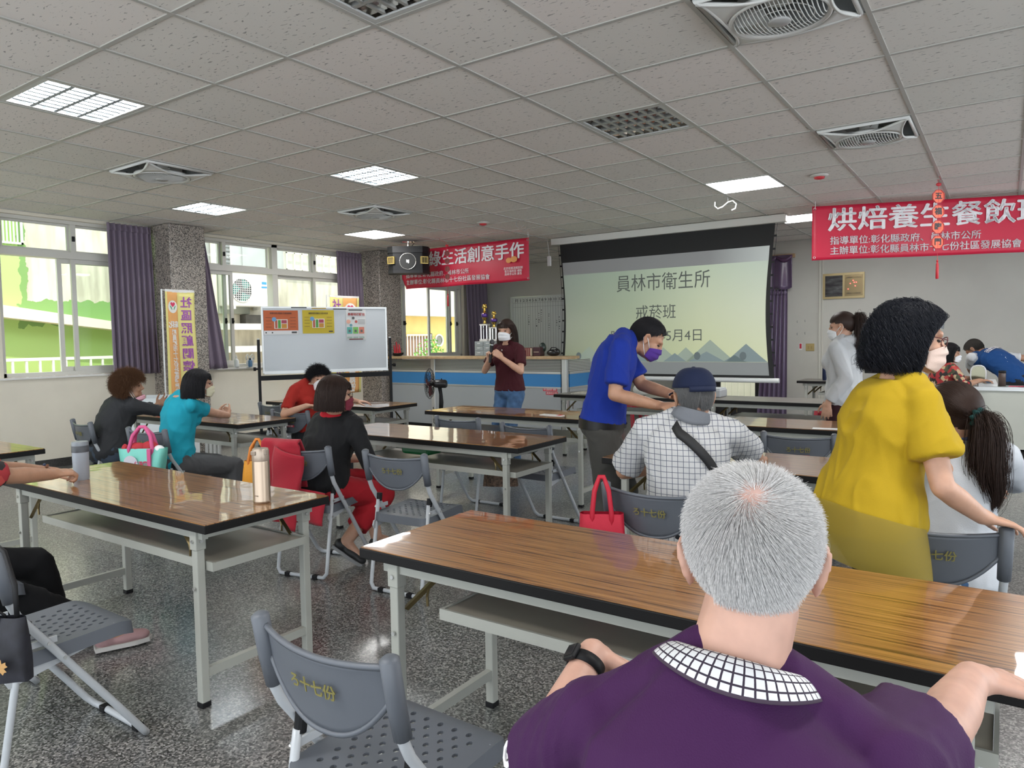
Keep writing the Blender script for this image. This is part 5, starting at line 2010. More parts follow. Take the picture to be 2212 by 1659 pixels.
for k in range(28):
    a = 2 * PI * k / 28
    cg.tube([(.115, .05 * math.cos(a), .775 + .05 * math.sin(a)), (.125, .16 * math.cos(a), .775 + .16 * math.sin(a)), (.16, .225 * math.cos(a), .775 + .225 * math.sin(a)), (.195, .16 * math.cos(a), .775 + .16 * math.sin(a)), (.205, .03 * math.cos(a), .775 + .03 * math.sin(a))], .0018, 4)
cg.build('cage', M_black, fn_)
for k in range(3):
    a0 = k * 2 * PI / 3
    bl = MB()
    bl.sm = True
    bl.sheet(lambda u, v: (.145 + .03 * v, (.03 + .16 * u) * math.cos(a0 + (.9 * v - .2) * (1 - .3 * u)), .775 + (.03 + .16 * u) * math.sin(a0 + (.9 * v - .2) * (1 - .3 * u))), 8, 6, .002)
    bl.build('blade', mat('fan_red_blade', (0.16, 0.03, 0.035), .3), fn_)
MB().cyl((.10, 0, .775), (.20, 0, .775), .035, seg=14).build('hub', M_black, fn_)
tag(MB().tube([(-6.85, 8.3, .02), (-7.1, 8.5, .02), (-7.35, 8.6, .12), (-7.5, 8.78, .25), (-7.58, 8.86, .33)], .006, 6).build('power_cord', M_black), 'black power cord of the pedestal fan running to the partition', 'cord')

# ================================================================== things on tables, chairs and sills
def on(o, x, y, z, rz=0):
    o.location = (x, y, z)
    o.rotation_euler = (0, 0, rad(rz))
    return o


M_ss = mat('brushed_champagne_steel', (0.46, 0.36, 0.27), .34, .9)
M_sslid = mat('champagne_lid', (0.42, 0.34, 0.27), .35, .5)
t = thing('tumbler', 'tall champagne gold steel tumbler standing on the corner of a table', 'tumbler', (-2.555, 1.87, TH))
g = MB()
g.sm = True
g.lathe([(.0, 0), (.033, 0), (.036, .006), (.0362, .012), (.0355, .014), (.0355, .172), (.034, .180)], seg=36)
g.build('body', M_ss, t, angle=50)
g = MB()
g.sm = True
g.lathe([(.0345, .178), (.0355, .182), (.0345, .222), (.031, .230), (.0, .231)], seg=36)
g.build('lid', M_sslid, t, angle=50)
MB().box((-.014, -.040, .205), (.014, -.030, .222), bev=.003).box((.030, -.008, .205), (.042, .008, .228), bev=.003).build('latch', mat('lid_latch', (0.30, 0.24, 0.19), .35), t)
MB().cbox((.0105, -.0352, .035), (.016, .001, .004), Rz(0)).build('engraved_mark', mat('engraving', (0.25, 0.19, 0.14), .5), t)
t = thing('tumbler', 'grey frosted tumbler with a dark band standing behind the hand on the table', 'tumbler', (-3.80, 1.72, TH))
g = MB()
g.sm = True
g.lathe([(.0, 0), (.034, 0), (.036, .006), (.038, .14), (.038, .145)], seg=32)
g.build('body', mat('frosted_grey', (0.33, 0.37, 0.42), .35), t, angle=50)
g = MB()
g.sm = True
g.lathe([(.0392, .140), (.0392, .172), (.037, .174)], seg=32, caps=False)
g.build('band', mat('dark_band', (0.06, 0.065, 0.075), .4), t)
g = MB()
g.sm = True
g.lathe([(.0385, .172), (.039, .176), (.037, .192), (.0, .194)], seg=32)
g.build('lid', mat('grey_lid', (0.25, 0.28, 0.31), .4), t, angle=50)
t = thing('drink_bottle', 'amber tea bottle with a pink lid on the table of the person in teal', 'bottle', (-6.15, 3.72, TH))
g = MB()
g.sm = True
g.lathe([(0, 0), (.036, 0), (.038, .01), (.038, .13), (.034, .15)], seg=24)
g.build('body', mat('amber_tea', (0.16, 0.045, 0.012), .12), t)
g = MB()
g.sm = True
g.lathe([(.034, .15), (.036, .152), (.036, .172), (.034, .172)], seg=24)
g.build('ring', M_white, t)
g = MB()
g.sm = True
g.lathe([(.036, .172), (.037, .175), (.036, .20), (0, .202)], seg=24)
g.build('lid', mat('pink_lid', (0.62, 0.16, 0.20), .4), t)
t = thing('pouch', 'red snack pouch lying on the table by the interlaced hands', 'pouch', (-6.62, 3.80, TH), rad(20))
g = MB()
g.sm = True
g.sheet(lambda u, v: ((u - .5) * .22, (v - .5) * .13, .004 + .045 * (math.sin(PI * u) * math.sin(PI * v)) ** .6), 12, 10)
g.sheet(lambda u, v: ((u - .5) * .22, (v - .5) * .13, .002), 2, 2)
g.build('packet', mat('red_foil', (0.45, 0.03, 0.03), .35, bump=.3, bscale=30), t)
t = thing('leaflet', 'white and red folded leaflet on the table before the standing speaker', 'paper', (-3.23, 5.36, TH), rad(-4))
MB().box((-.11, -.035, 0), (.11, .035, .006)).build('sheet', M_white, t)
MB().box((.06, -.03, .0061), (.10, .03, .0068)).build('print_block', M_redlab, t)
t = thing('paper_sheet', 'white paper sheet on the table beyond the chair with the red sticker', 'paper', (-1.02, 5.46, TH), rad(8))
MB().box((-.10, -.04, 0), (.10, .04, .002)).build('sheet', M_white, t)
tag(on(MB().box((-.26, -.17, 0), (.26, .17, .006)).build('newspaper', mat('newsprint', (0.42, 0.41, 0.36), .8, var=.35, vscale=40)), -4.05, 7.75, TH, 8), 'open newspaper on the dark table left of the blue-shirted man', 'newspaper')
t = thing('plastic_bag', 'crumpled white plastic bag on the dark table behind the blue-shirted man', 'bag', (-3.40, 7.62, TH))
g = MB()
g.sm = True
g.ell((0, 0, .07), (.10, .08, .075)).ell((.05, .02, .11), (.06, .05, .06))
g.build('bag_body', mat('translucent_plastic', (0.62, 0.62, 0.58), .3, bump=.6, bscale=25), t)
t = thing('tape_roll', 'white roll lying on the dark table left of the navy cap', 'roll', (-3.02, 7.72, TH))
g = MB()
g.sm = True
g.tube([(.05 * math.cos(a), .05 * math.sin(a), .02) for a in [2 * PI * k / 24 for k in range(24)]], .019, 8, closed=True)
g.build('ring', M_white, t)
t = thing('storage_case', 'grey plastic case with a clear lid on the dark table left of the navy cap', 'box', (-2.78, 7.82, TH))
MB().box((-.26, -.12, 0), (.26, .12, .085), bev=.012).build('body', mat('case_grey', (0.36, 0.37, 0.38), .4), t)
MB().box((-.25, -.11, .086), (.25, .11, .10), bev=.004).build('lid', mat('case_lid', (0.50, 0.52, 0.54), .2), t)
MB().box((-.06, -.128, .03), (.06, -.12, .07)).build('latch', mat('case_latch', (0.12, 0.12, 0.13), .4), t)
t = thing('insulated_cup', 'tall dark blue cup on the back table left of the girl in white', 'cup', (-2.14, 11.25, TH))
g = MB()
g.sm = True
g.lathe([(0, 0), (.042, 0), (.045, .01), (.045, .20), (.042, .215), (0, .217)], seg=24)
g.build('body', mat('navy_enamel', (0.012, 0.02, 0.06), .3), t, angle=50)
MB().cyl((.03, .0, .20), (.055, .02, .27), .005, seg=8).build('straw', M_black, t)
t = thing('monitor', 'black monitor on the back table half hidden by the dark haired person in yellow', 'monitor', (-1.45, 11.40, TH))
MB().box((-.20, -.015, .10), (.20, .02, .42), bev=.006).build('screen', M_black, t)
MB().box((-.03, 0, .01), (.03, .03, .12)).box((-.11, -.06, 0), (.11, .10, .012)).build('stand', M_black, t)
t = thing('printer', 'white printer with a grey panel on the back table behind the girl in white', 'printer', (-1.10, 11.25, TH))
MB().box((-.20, -.16, 0), (.20, .16, .17), bev=.02).build('body', M_white, t)
MB().box((-.08, -.164, .09), (.10, -.158, .13)).build('panel', mat('panel_grey', (0.25, 0.25, 0.25), .4), t)
MB().box((-.14, -.22, .03), (.14, -.15, .04)).build('tray', M_white, t)

# bottles on the window sill
t = thing('spray_bottle', 'clear spray bottle on the window sill left of the whiteboard', 'bottle', (-9.085, 6.30, 1.069))
g = MB()
g.sm = True
g.lathe([(0, 0), (.032, 0), (.034, .01), (.034, .09), (.022, .115), (.012, .125)], seg=20)
g.build('body', mat('clear_white_plastic', (0.72, 0.74, 0.74), .25), t)
g = MB()
g.sm = True
g.lathe([(.012, .125), (.014, .13), (.012, .155), (.006, .165), (.005, .185), (0, .187)], seg=14)
g.build('nozzle', M_white, t)
t = thing('plastic_bag', 'thin white carrier bag with looped handles on the window sill', 'bag', (-9.08, 6.52, 1.069))
g = MB()
g.sm = True
g.ell((0, 0, .055), (.035, .06, .056)).ell((0, .03, .08), (.025, .03, .05))
g.build('bag_body', mat('thin_carrier_plastic', (0.70, 0.72, 0.74), .3, bump=.5, bscale=30, alpha=.75), t)
g = MB()
g.sm = True
for y0 in (-.035, .045):
    g.tube([(0, y0 - .02, .10), (0, y0 - .028, .15), (0, y0, .185), (0, y0 + .026, .15), (0, y0 + .02, .10)], [.012, .010, .007, .010, .012], 8)
g.build('handle', mat('thin_carrier_plastic', (0, 0, 0)), t)
t2 = thing('sanitiser_bottle', 'blue bottle with a dark cap standing inside the carrier bag on the sill', 'bottle', (-9.045, 6.50, 1.069))
g = MB()
g.sm = True
g.lathe([(0, 0), (.026, 0), (.028, .008), (.028, .09), (.014, .10)], seg=18)
g.build('body', mat('blue_bottle', (0.07, 0.17, 0.30), .3), t2)
MB().cyl((0, 0, .10), (0, 0, .125), .014, seg=14).build('cap', M_black, t2)


# bags hanging on chairs; each built in its own frame (x along the face, -y towards the viewer)
def tote(name, label, x, y, z, rz, w0, w1, d, h, m, hm, hh, hx=.3, hr=.010):
    t = thing(name, label, 'bag', (x, y, z), rad(rz))
    g = MB()
    g.sm = True
    rs = []
    for k in range(9):
        v = k / 8
        w = (w0 + (w1 - w0) * v) / 2
        dd = d / 2 * (1 - .45 * v) + .012 * math.sin(PI * v)
        rs.append([(w * math.copysign(abs(math.cos(a)) ** .45, math.cos(a)), dd * math.copysign(abs(math.sin(a)) ** .55, math.sin(a)) + .004 * math.sin(5 * a + 3 * v), h * v) for a in [2 * PI * q / 28 for q in range(28)]])
    g.rings(rs, True, True, False)
    g.build('bag_body', m, t, angle=50)
    for s in (-1, 1):
        hd = MB()
        hd.sm = True
        yy = s * d * .26
        hd.tube([(-w1 * hx, yy, h * .55), (-w1 * hx, yy, h), (-w1 * hx * .75, yy * .5, h + hh * .6), (-w1 * .05, 0, h + hh), (w1 * .05, 0, h + hh), (w1 * hx * .75, yy * .5, h + hh * .6), (w1 * hx, yy, h), (w1 * hx, yy, h * .55)], hr, 6)
        hd.build('handle', hm, t)
    return t


M_mint = mat('mint_nylon', (0.17, 0.55, 0.46), .5, bump=.1, bscale=40)
M_pink = mat('pink_webbing', (0.62, 0.09, 0.24), .6)
t = tote('insulated_bag', 'mint green lunch bag with pink straps behind the person in teal', -4.99, 2.68, .50, 33, .27, .35, .13, .185, M_mint, M_pink, .15, .24, .013)
MB().prism([(.050 * math.cos(a), .058 * math.sin(a)) for a in [2 * PI * k / 24 for k in range(24)]], 0, .003, basis((-.055, -.070, .085), (1, 0, 0), (0, -.12, 1))).build('printed_oval', mat('pale_oval_print', (0.62, 0.60, 0.66), .6), t)
MB().box((.062, -.071, .01), (.086, -.056, .185)).build('strap', M_pink, t)
text('保溫袋', .030, mat('raspberry_print', (0.55, 0.05, 0.12), .6), basis((.018, -.073, .085), (1, 0, 0), (0, -.12, 1)), t, bold=.001)
g = MB()
g.sm = True
g.ell((-.04, 0, .19), (.07, .035, .035)).ell((.05, .0, .19), (.06, .03, .045)).ell((-.13, 0, .17), (.025, .025, .045))
g.build('red_contents', mat('crimson_cloth', (0.42, 0.02, 0.03), .7, bump=.3, bscale=40), t)
g = MB()
g.sm = True
g.ell((.12, -.01, .17), (.04, .03, .035))
g.build('white_contents', M_white, t)
tote('tote_bag', 'orange tote bag hanging behind the person in black', -3.715, 2.70, .50, 30, .20, .17, .09, .20, mat('orange_canvas', (0.72, 0.30, 0.015), .6, bump=.15, bscale=60), mat('orange_webbing', (0.70, 0.22, 0.03), .6), .13, .30, .009)
tote('tote_bag', 'bright red cloth bag hanging on the chair of the man in the navy cap', -1.365, 2.655, .50, 28, .20, .18, .10, .185, mat('red_nonwoven', (0.50, 0.010, 0.035), .65, bump=.2, bscale=50), mat('red_webbing', (0.50, 0.008, 0.03), .6), .15, .22, .011)
t = tote('flower_bag', 'black bag with gold blossoms hanging on the chair at the left edge', -2.385, .80, .455, 36, .24, .23, .05, .185, mat('black_brocade', (0.012, 0.012, 0.018), .6, var=.5, vscale=30), M_black, .02, .2, .004)
for fx, fz, fc, r_ in ((.015, .115, (0.55, 0.42, 0.28), .020), (.062, .055, (0.50, 0.28, 0.10), .024), (-.055, .06, (0.20, 0.17, 0.15), .018), (-.075, .13, (0.30, 0.24, 0.16), .016)):
    pf = MB()
    for k in range(5):
        a = 2 * PI * k / 5 + .4
        ca, sa = math.cos(a), math.sin(a)
        pf.faces([(fx, -.046, fz)] + [(fx + r_ * (q * ca - w_ * sa), -.0455, fz + r_ * (q * sa + w_ * ca)) for q, w_ in ((.45, -.32), (.95, -.30), (.82, 0), (.95, .30), (.45, .32))], [tuple(range(6))])
    pf.build('blossom', mat('blossom_%d' % int(fc[0] * 100), fc, .6), t)
sp_ = MB()
sp_.sm = True
sp_.tube([(.09, 0, .17), (.075, .02, .27), (.03, .05, .36), (.0, .07, .37), (-.04, .06, .34), (-.06, .03, .25), (-.07, 0, .17)], .007, 6)
sp_.build('shoulder_strap', M_black, t)
tote('handbag', 'brown patterned handbag on the chair behind the middle table, right one at the aisle', -3.02, 4.27, .34, 30, .26, .22, .09, .16, mat('brown_patterned', (0.14, 0.085, 0.055), .6, var=.8, vscale=70), M_black, .22, .25, .007)

# red jacket over the chair of the person in black
jk = thing('red_jacket', 'red jacket draped over the chair back of the person in black', 'jacket', (-3.50, 3.01, 0), rad(13))
M_jk = cloth_m = mat('crimson_fleece', (0.36, 0.010, 0.025), .85, bump=.15, bscale=120, sheen=.1)


def jf(u, v):
    x = -.235 + .26 * u + .02 * math.sin(v * 6)
    if v < .5:
        q = v / .5                                     # behind, from the hem upward
        y = -.275 - .020 * math.sin(u * 9 + q * 3) - .03 * (1 - q)
        z = .40 + .42 * q - .10 * u * (1 - q)
    else:
        q = (v - .5) / .5
        y = -.275 + .10 * min(q * 3, 1) + .01 * math.sin(u * 7)
        z = .82 - .28 * max(0, q - .15) / .85 + .018 * math.sin(PI * min(q / .3, 1))
    return (x, y, z)


g = MB()
g.sm = True
g.sheet(jf, 24, 40, .012)
g.build('jacket_body', M_jk, jk)
g = MB()
g.sm = True
g.sheet(lambda u, v: (-.10 + .20 * u - .06 * v, -.300 - .025 * math.sin(PI * u) - .012 * math.sin(v * 7 + u * 3), .80 - .32 * v - .05 * u), 12, 16, .012)
g.build('sleeve', M_jk, jk)
g = MB()
g.sm = True
g.sheet(lambda u, v: (-.21 + .40 * u, -.262 - .02 * math.sin(u * 8 + v * 4), .34 + .26 * v * (1 - .3 * u)), 16, 10, .012)
g.build('hem', M_jk, jk)
tag(MB().box((-3.62, 3.86, .588), (-3.36, 4.02, .66), bev=.02).build('green_packet', mat('green_packet', (0.015, 0.16, 0.05), .4)), 'dark green packet on the shelf of the middle table', 'packet')

# trays and papers leaning near the flag by the pillar
rk = thing('tray_stack', 'white trays leaning with a brown board by the reversed flag', 'trays', (-8.22, 4.50, 0), rad(38))
for k, (m_, dx, h_) in enumerate(((mat('white_tray', (0.66, 0.70, 0.72), .3), -.06, .56), (mat('pale_tray', (0.55, 0.58, 0.60), .3), .08, .60), (mat('brown_board2', (0.28, 0.11, 0.055), .5), .16, .58))):
    Mt = T(dx, -.10 + .10 * k, .26) @ Matrix.Rotation(rad(-24), 4, 'X')
    MB().box((-.20, -.012, 0), (.22, .012, h_), Mt, bev=.006).build('tray', m_, rk)
MB().box((-.32, -.22, 0), (.36, .26, .26)).build('low_stand', mat('rack_grey', (0.40, 0.40, 0.39), .5), rk)
pp = thing('paper_rolls', 'white papers and grey rolls under the window table by the pillar', 'papers', (-7.72, 4.95, 0), rad(35))
for k in range(4):
    MB().cyl((-.05 + k * .05, .02, .0), (-.05 + k * .05, .05, .42), .022, seg=12).build('roll', mat('roll_grey', (0.5, 0.5, 0.48), .6), pp)
MB().box((-.28, -.05, .0), (-.10, -.04, .44)).build('sheet', M_white, pp)

# metal desk at the back right and what stands on it
M_desk = mat('pale_desk_enamel', (0.52, 0.53, 0.47), .4, var=.04, vscale=3)
dk_ = thing('metal_desk', 'pale green grey metal desk at the right edge', 'desk', (-.33, 9.72, 0))
MB().box((0, 0, .75), (1.7, .50, .785), bev=.006).build('desk_top', mat('desk_top_grey', (0.42, 0.43, 0.40), .35), dk_)
MB().box((-.006, -.006, .748), (1.706, .006, .79)).build('metal_edge', M_alus, dk_)
MB().box((.02, .02, .10), (1.68, .04, .75)).build('front_panel', M_desk, dk_)
MB().box((.02, .04, .06), (.42, .48, .75)).build('pedestal', M_desk, dk_)
MB().box((1.28, .04, .06), (1.68, .48, .75)).build('pedestal', M_desk, dk_)
for x in (.05, .37, 1.31, 1.63):
    MB().box((x - .02, .05, 0), (x + .02, .45, .06)).build('foot', M_desk, dk_)
DZ = .786
t = thing('tumbler', 'dark brown tumbler on the metal desk', 'tumbler', (-.03, 9.98, DZ))
g = MB()
g.sm = True
g.lathe([(0, 0), (.036, 0), (.036, .14), (.034, .15)], seg=20)
g.build('body', mat('dark_brown_enamel', (0.09, 0.06, 0.05), .3), t)
g = MB()
g.sm = True
g.lathe([(.037, .15), (.037, .175), (0, .177)], seg=20)
g.build('lid', M_black, t)
t = thing('pressure_meter', 'white wedge shaped meter with a grey display on the metal desk', 'meter', (-.17, 9.90, DZ), rad(8))
MB().prism([(-.08, 0), (.08, 0), (.08, .03), (-.08, .075)], -.09, .09, Matrix(((0, 0, 1, 0), (-1, 0, 0, 0), (0, 1, 0, 0), (0, 0, 0, 1)))).build('body', M_white, t)
MB().box((-.05, -.055, .052), (.05, .03, .056), Matrix.Rotation(rad(15), 4, 'X')).build('display', mat('meter_display', (0.10, 0.12, 0.14), .2), t)
t = thing('table_mirror', 'white framed oval table mirror on the metal desk', 'mirror', (-.26, 10.02, DZ), rad(6))
g = MB()
g.sm = True
g.tube([(.075 * math.copysign(abs(math.cos(a)) ** .7, math.cos(a)), 0, .125 + .105 * math.copysign(abs(math.sin(a)) ** .7, math.sin(a))) for a in [2 * PI * k / 28 for k in range(28)]], .008, 8, closed=True)
g.build('frame', M_white, t)
MB().prism([(.07 * math.copysign(abs(math.cos(a)) ** .7, math.cos(a)), .10 * math.copysign(abs(math.sin(a)) ** .7, math.sin(a))) for a in [2 * PI * k / 28 for k in range(28)]], -.002, .002, Matrix(((1, 0, 0, 0), (0, 0, -1, 0), (0, 1, 0, .125), (0, 0, 0, 1)))).build('mirror_glass', mat('olive_mirror', (0.20, 0.19, 0.13), .12, .7), t)
MB().box((-.05, -.04, 0), (.05, .04, .014), bev=.004).build('base', M_white, t)
for k, (x, y, rz, c, lab) in enumerate(((.10, 9.86, 12, (0.50, 0.05, 0.10), 'red pen lying on the metal desk'), (.22, 9.88, -6, (0.10, 0.11, 0.10), 'dark pen lying on the metal desk'))):
    o = MB().cyl((-.07, 0, .006), (.07, 0, .006), .006, seg=8).build('pen', mat('pen_%d' % k, c, .4))
    tag(on(o, x, y, DZ, rz), lab, 'pen', 'pens on the metal desk')
t = thing('paper_sheet', 'white paper sheet on the front edge of the metal desk', 'paper', (.07, 9.80, DZ), rad(3))
MB().box((-.05, -.03, 0), (.05, .03, .002)).build('sheet', M_white, t)
put_chair(CH, -.60, 9.84, -50, 'grey folding chair of the person in the floral shirt by the metal desk')

# ================================================================== people
from mathutils import noise as mnoise

M_skin = mat('skin_warm', (0.52, 0.295, 0.20), .48, sub=.06, var=.07, vscale=30)
M_skin2 = mat('skin_tan', (0.44, 0.235, 0.145), .48, sub=.06, var=.08, vscale=30)
M_skin3 = mat('skin_rosy', (0.56, 0.325, 0.245), .5, sub=.06, var=.09, vscale=24)
M_eye = mat('dark_eye', (0.02, 0.014, 0.012), .15)
M_lip = mat('lip', (0.36, 0.12, 0.10), .4)


def cloth(name, c, rough=.8, bump=.12, bscale=260, **k):
    return mat(name, c, rough, spec=.2, bump=bump, bscale=bscale, sheen=k.pop('sheen', .03), **k)


def hairmat(name, c, rough=.5):
    return mat(name, c, rough, spec=.22)


def U(v):
    return V(v).normalized()


def ik(a, target, l1, l2, hint):
    a, target = V(a), V(target)
    d = target - a
    L = min(d.length, (l1 + l2) * .995)
    L = max(L, abs(l1 - l2) * 1.05)
    t = d.normalized()
    e = a + t * L
    x = (l1 * l1 - l2 * l2 + L * L) / (2 * L)
    h = math.sqrt(max(l1 * l1 - x * x, 0))
    hn = V(hint)
    hn = hn - t * hn.dot(t)
    hn = hn.normalized() if hn.length > 1e-6 else t.orthogonal().normalized()
    return a + t * x + hn * h, e


TMP = bpy.data.scenes.new('tmp_eval')


def remeshed(mb, name, voxel, smooth=6, folds=None):
    bmesh.ops.recalc_face_normals(mb.bm, faces=mb.bm.faces[:])
    me = bpy.data.meshes.new('tmp')
    mb.bm.to_mesh(me)
    mb.bm.free()
    o = bpy.data.objects.new('tmp', me)
    TMP.collection.objects.link(o)
    r = o.modifiers.new('r', 'REMESH')
    r.mode = 'VOXEL'
    r.voxel_size = voxel
    r.adaptivity = 0
    s = o.modifiers.new('s', 'SMOOTH')
    s.factor = .5
    s.iterations = smooth
    vl = TMP.view_layers[0]
    vl.update()
    out = bpy.data.meshes.new_from_object(o.evaluated_get(vl.depsgraph))
    bpy.data.objects.remove(o)
    bpy.data.meshes.remove(me)
    out.name = name
    if folds:
        amp, sc, stretch = folds
        nv_ = len(out.vertices)
        co_ = np.empty(nv_ * 3, np.float32)
        no_ = np.empty(nv_ * 3, np.float32)
        out.vertices.foreach_get('co', co_)
        out.vertices.foreach_get('normal', no_)
        co_, no_ = co_.reshape(-1, 3), no_.reshape(-1, 3)
        ff = np.empty(nv_)
        for k, p in enumerate(co_.tolist()):
            q = V((p[0] * sc * stretch[0], p[1] * sc * stretch[1], p[2] * sc * stretch[2]))
            wq = q * .6
            q = q + V((mnoise.noise(wq), mnoise.noise(wq + V((5, 1, 9))), mnoise.noise(wq + V((2, 8, 4))))) * .9
            n1 = mnoise.noise(q)
            n2 = mnoise.noise(q * 1.9 + V((3, 7, 1)))
            ff[k] = max(0, 1 - 3.2 * abs(n1)) ** 1.3 * .9 + max(0, 1 - 3.5 * abs(n2)) ** 1.3 * .45 + n1 * .55 - .30
        co_ = co_ + no_ * (amp * ff)[:, None]
        out.vertices.foreach_set('co', co_.astype(np.float32).ravel())
        out.update()
    out.polygons.foreach_set('use_smooth', [True] * len(out.polygons))
    return out


class Body:
    def __init__(b, pelvis, yaw, lean=6, tl=.50, s=1.0, twist=0, side=0, fat=1.0, woman=True, head=(0, 0, 0), neck_fwd=.03, headpos=None, sw=None, up_l=(0, 0, 0), up_r=(0, 0, 0), neck=.115):
        b.s, b.fat, b.woman = s, fat, woman
        b.org = V((pelvis[0], pelvis[1], 0))
        y = rad(yaw)
        b.fwd, b.lat = V((-math.sin(y), math.cos(y), 0)), V((math.cos(y), math.sin(y), 0))
        cy = rad(yaw + twist)
        b.cf, b.cl = V((-math.sin(cy), math.cos(cy), 0)), V((math.cos(cy), math.sin(cy), 0))
        b.p0 = V(pelvis) - b.org
        Z_ = V((0, 0, 1))
        le = rad(lean)
        up1 = (Z_ * math.cos(le * .8) + b.cf * math.sin(le * .8) + b.cl * math.sin(rad(side)) * .6).normalized()
        up2 = (Z_ * math.cos(le * 1.25) + b.cf * math.sin(le * 1.25) + b.cl * math.sin(rad(side))).normalized()
        b.p1 = b.p0 + up1 * tl * s * .5
        b.p2 = b.p1 + up2 * tl * s * .5
        b.up = up2
        b.tl = tl * s
        b.sw = (sw or (.165 if woman else .185)) * s * (1 + (fat - 1) * .5)
        dn = b.cf.cross(b.cl) if False else b.up
        sh = b.p2 - b.up * .045 * s
        b.shoulder = {1: sh + b.cl * b.sw + V(up_r), -1: sh - b.cl * b.sw + V(up_l)}
        b.arm, b.leg = {}, {}
        # head
        hy, hp, hr = (rad(a) for a in head)
        b.hr = Matrix.Rotation(hy, 3, 'Z') @ Matrix.Rotation(hp, 3, 'X') @ Matrix.Rotation(hr, 3, 'Y')
        if headpos is not None:
            b.h = V(headpos) - b.org
        else:
            hd = b.hr @ V((0, 1, 0))
            b.h = b.p2 + b.up * neck * s * .55 + Z_ * neck * s * .45 + V((hd.x, hd.y, 0)) * neck_fwd * s + b.cf * .02 * s
        b.hs = s ** .6

    def H(b, p):
        return b.h + b.hr @ (V(p) * b.hs)

    def HM(b):
        m = b.hr.to_4x4() @ Matrix.Scale(b.hs, 4)
        m.translation = b.h
        return m

    def center(b, t):
        if t <= 0:
            return b.p0 + V((0, 0, t * b.tl))
        if t >= 1:
            return b.p2 + b.up * (t - 1) * b.tl
        # quadratic bezier through the mid point
        c = b.p1 * 2 - (b.p0 + b.p2) * .5
        return b.p0 * (1 - t) ** 2 + c * 2 * t * (1 - t) + b.p2 * t * t

    def ringpt(b, t, a, infl=0.0, flare=0.0):
        """point of the trunk surface at height t and angle a (0 = her right, 90 = front)"""
        W_ = [(-.17, .105, .085), (-.08, .150, .112), (0, .166, .120), (.15, .158, .110), (.35, .138 if b.woman else .146, .100), (.55, .140 if b.woman else .152, .104), (.72, .146 if b.woman else .162, .110), (.85, .140 if b.woman else .160, .098), (.94, .110, .078), (1.0, .075, .062), (1.08, .056, .056)]
        t = min(max(t, -.17), 1.08)
        for (ta, wa, da), (tb, wb_, db) in zip(W_[:-1], W_[1:]):
            if ta <= t <= tb + 1e-6:
                f = (t - ta) / (tb - ta)
                f = f * f * (3 - 2 * f)
                w, d = wa + (wb_ - wa) * f, da + (db - da) * f
                break
        fa = b.fat if t < .9 else 1 + (b.fat - 1) * .4
        w, d = w * b.s * fa + infl, d * b.s * fa * (1 + (.12 if t < .6 and b.fat > 1.05 else 0)) + infl
        if flare and t < .45:
            w += flare * (.45 - t)
            d += flare * (.45 - t)
        c = b.center(t)
        tg = (b.center(t + .02) - b.center(t - .02)).normalized()
        la = b.lat.lerp(b.cl, min(max(t, 0), 1))
        la = (la - tg * la.dot(tg)).normalized()
        fw = tg.cross(la)
        ca, sa = math.cos(a), math.sin(a)
        return c + la * w * math.copysign(abs(ca) ** .86, ca) + fw * d * math.copysign(abs(sa) ** .86, sa)

    def torso(b, mb, t0=-.17, t1=1.0, infl=0.0, flare=0.0, n=16):
        rings = [[b.ringpt(t0 + (t1 - t0) * k / n, 2 * PI * q / 24, infl, flare) for q in range(24)] for k in range(n + 1)]
        mb.rings(rings)
        if b.woman and t1 > .7:
            for sg in (-1, 1):
                tg = (b.center(.72) - b.center(.68)).normalized()
                fw = tg.cross(b.cl)
                mb.ell(b.center(.68) + b.cl * .068 * b.s + fw * (.075 * b.s * b.fat) if sg > 0 else b.center(.68) - b.cl * .068 * b.s + fw * (.075 * b.s * b.fat), [(.054 * b.s * b.fat + infl)] * 3, nu=14, nv=8)

    def set_arm(b, side, wrist, hint, hd=None, pn=(0, 0, -1), curl=(25, 35, 25), spread=1.0, thumb=0, la=(.275, .245)):
        w = V(wrist) - b.org
        e, w2 = ik(b.shoulder[side], w, la[0] * b.s, la[1] * b.s, hint)
        d = U(hd) if hd is not None else (w2 - e).normalized()
        b.arm[side] = (e, w2, d, U(pn), curl, spread, thumb)

    def set_leg(b, side, ankle, hint, foot=None, ll=(.42, .40), hipz=-.03):
        hip = b.p0 + b.lat * side * .092 * b.s + V((0, 0, hipz))
        k, a = ik(hip, V(ankle) - b.org, ll[0] * b.s, ll[1] * b.s, hint)
        b.leg[side] = (hip, k, a, U(foot) if foot is not None else V((b.fwd.x, b.fwd.y, 0)))

    def arm_prims(b, mb, side, f0=0.0, f1=2.0, infl=0.0, flare=0.0, flat=False):
        """f in 0..1 along the upper arm, 1..2 along the forearm"""
        e, w = b.arm[side][0], b.arm[side][1]
        s_ = b.shoulder[side]
        k = b.s * (b.fat * .45 + .55) * (1.0 if b.woman else 1.08)
        R = [.045 * k, .041 * k, .036 * k, .035 * k, .026 * k]
        tq = b.arm[side]
        mb.ell(s_, [R[0] + infl] * 3, nu=14, nv=8)
        fe = min(f1, 1.0)
        mb.caps(s_, s_.lerp(e, fe), R[0] + infl, R[0] + (R[2] - R[0]) * fe + infl + (flare if f1 <= 1 else 0), 14, flat=False if f1 > 1 else flat)
        if f1 > 1:
            q = f1 - 1
            m = e.lerp(w, min(.35, q))
            mb.caps(e, m, R[2] + infl, R[3] + .002 + infl, 14)
            if q > .35:
                mb.caps(m, e.lerp(w, q), R[3] + .002 + infl, R[3] + (R[4] - R[3]) * q + infl + flare, 14, flat=False if f1 >= 2 and not flare else flat)

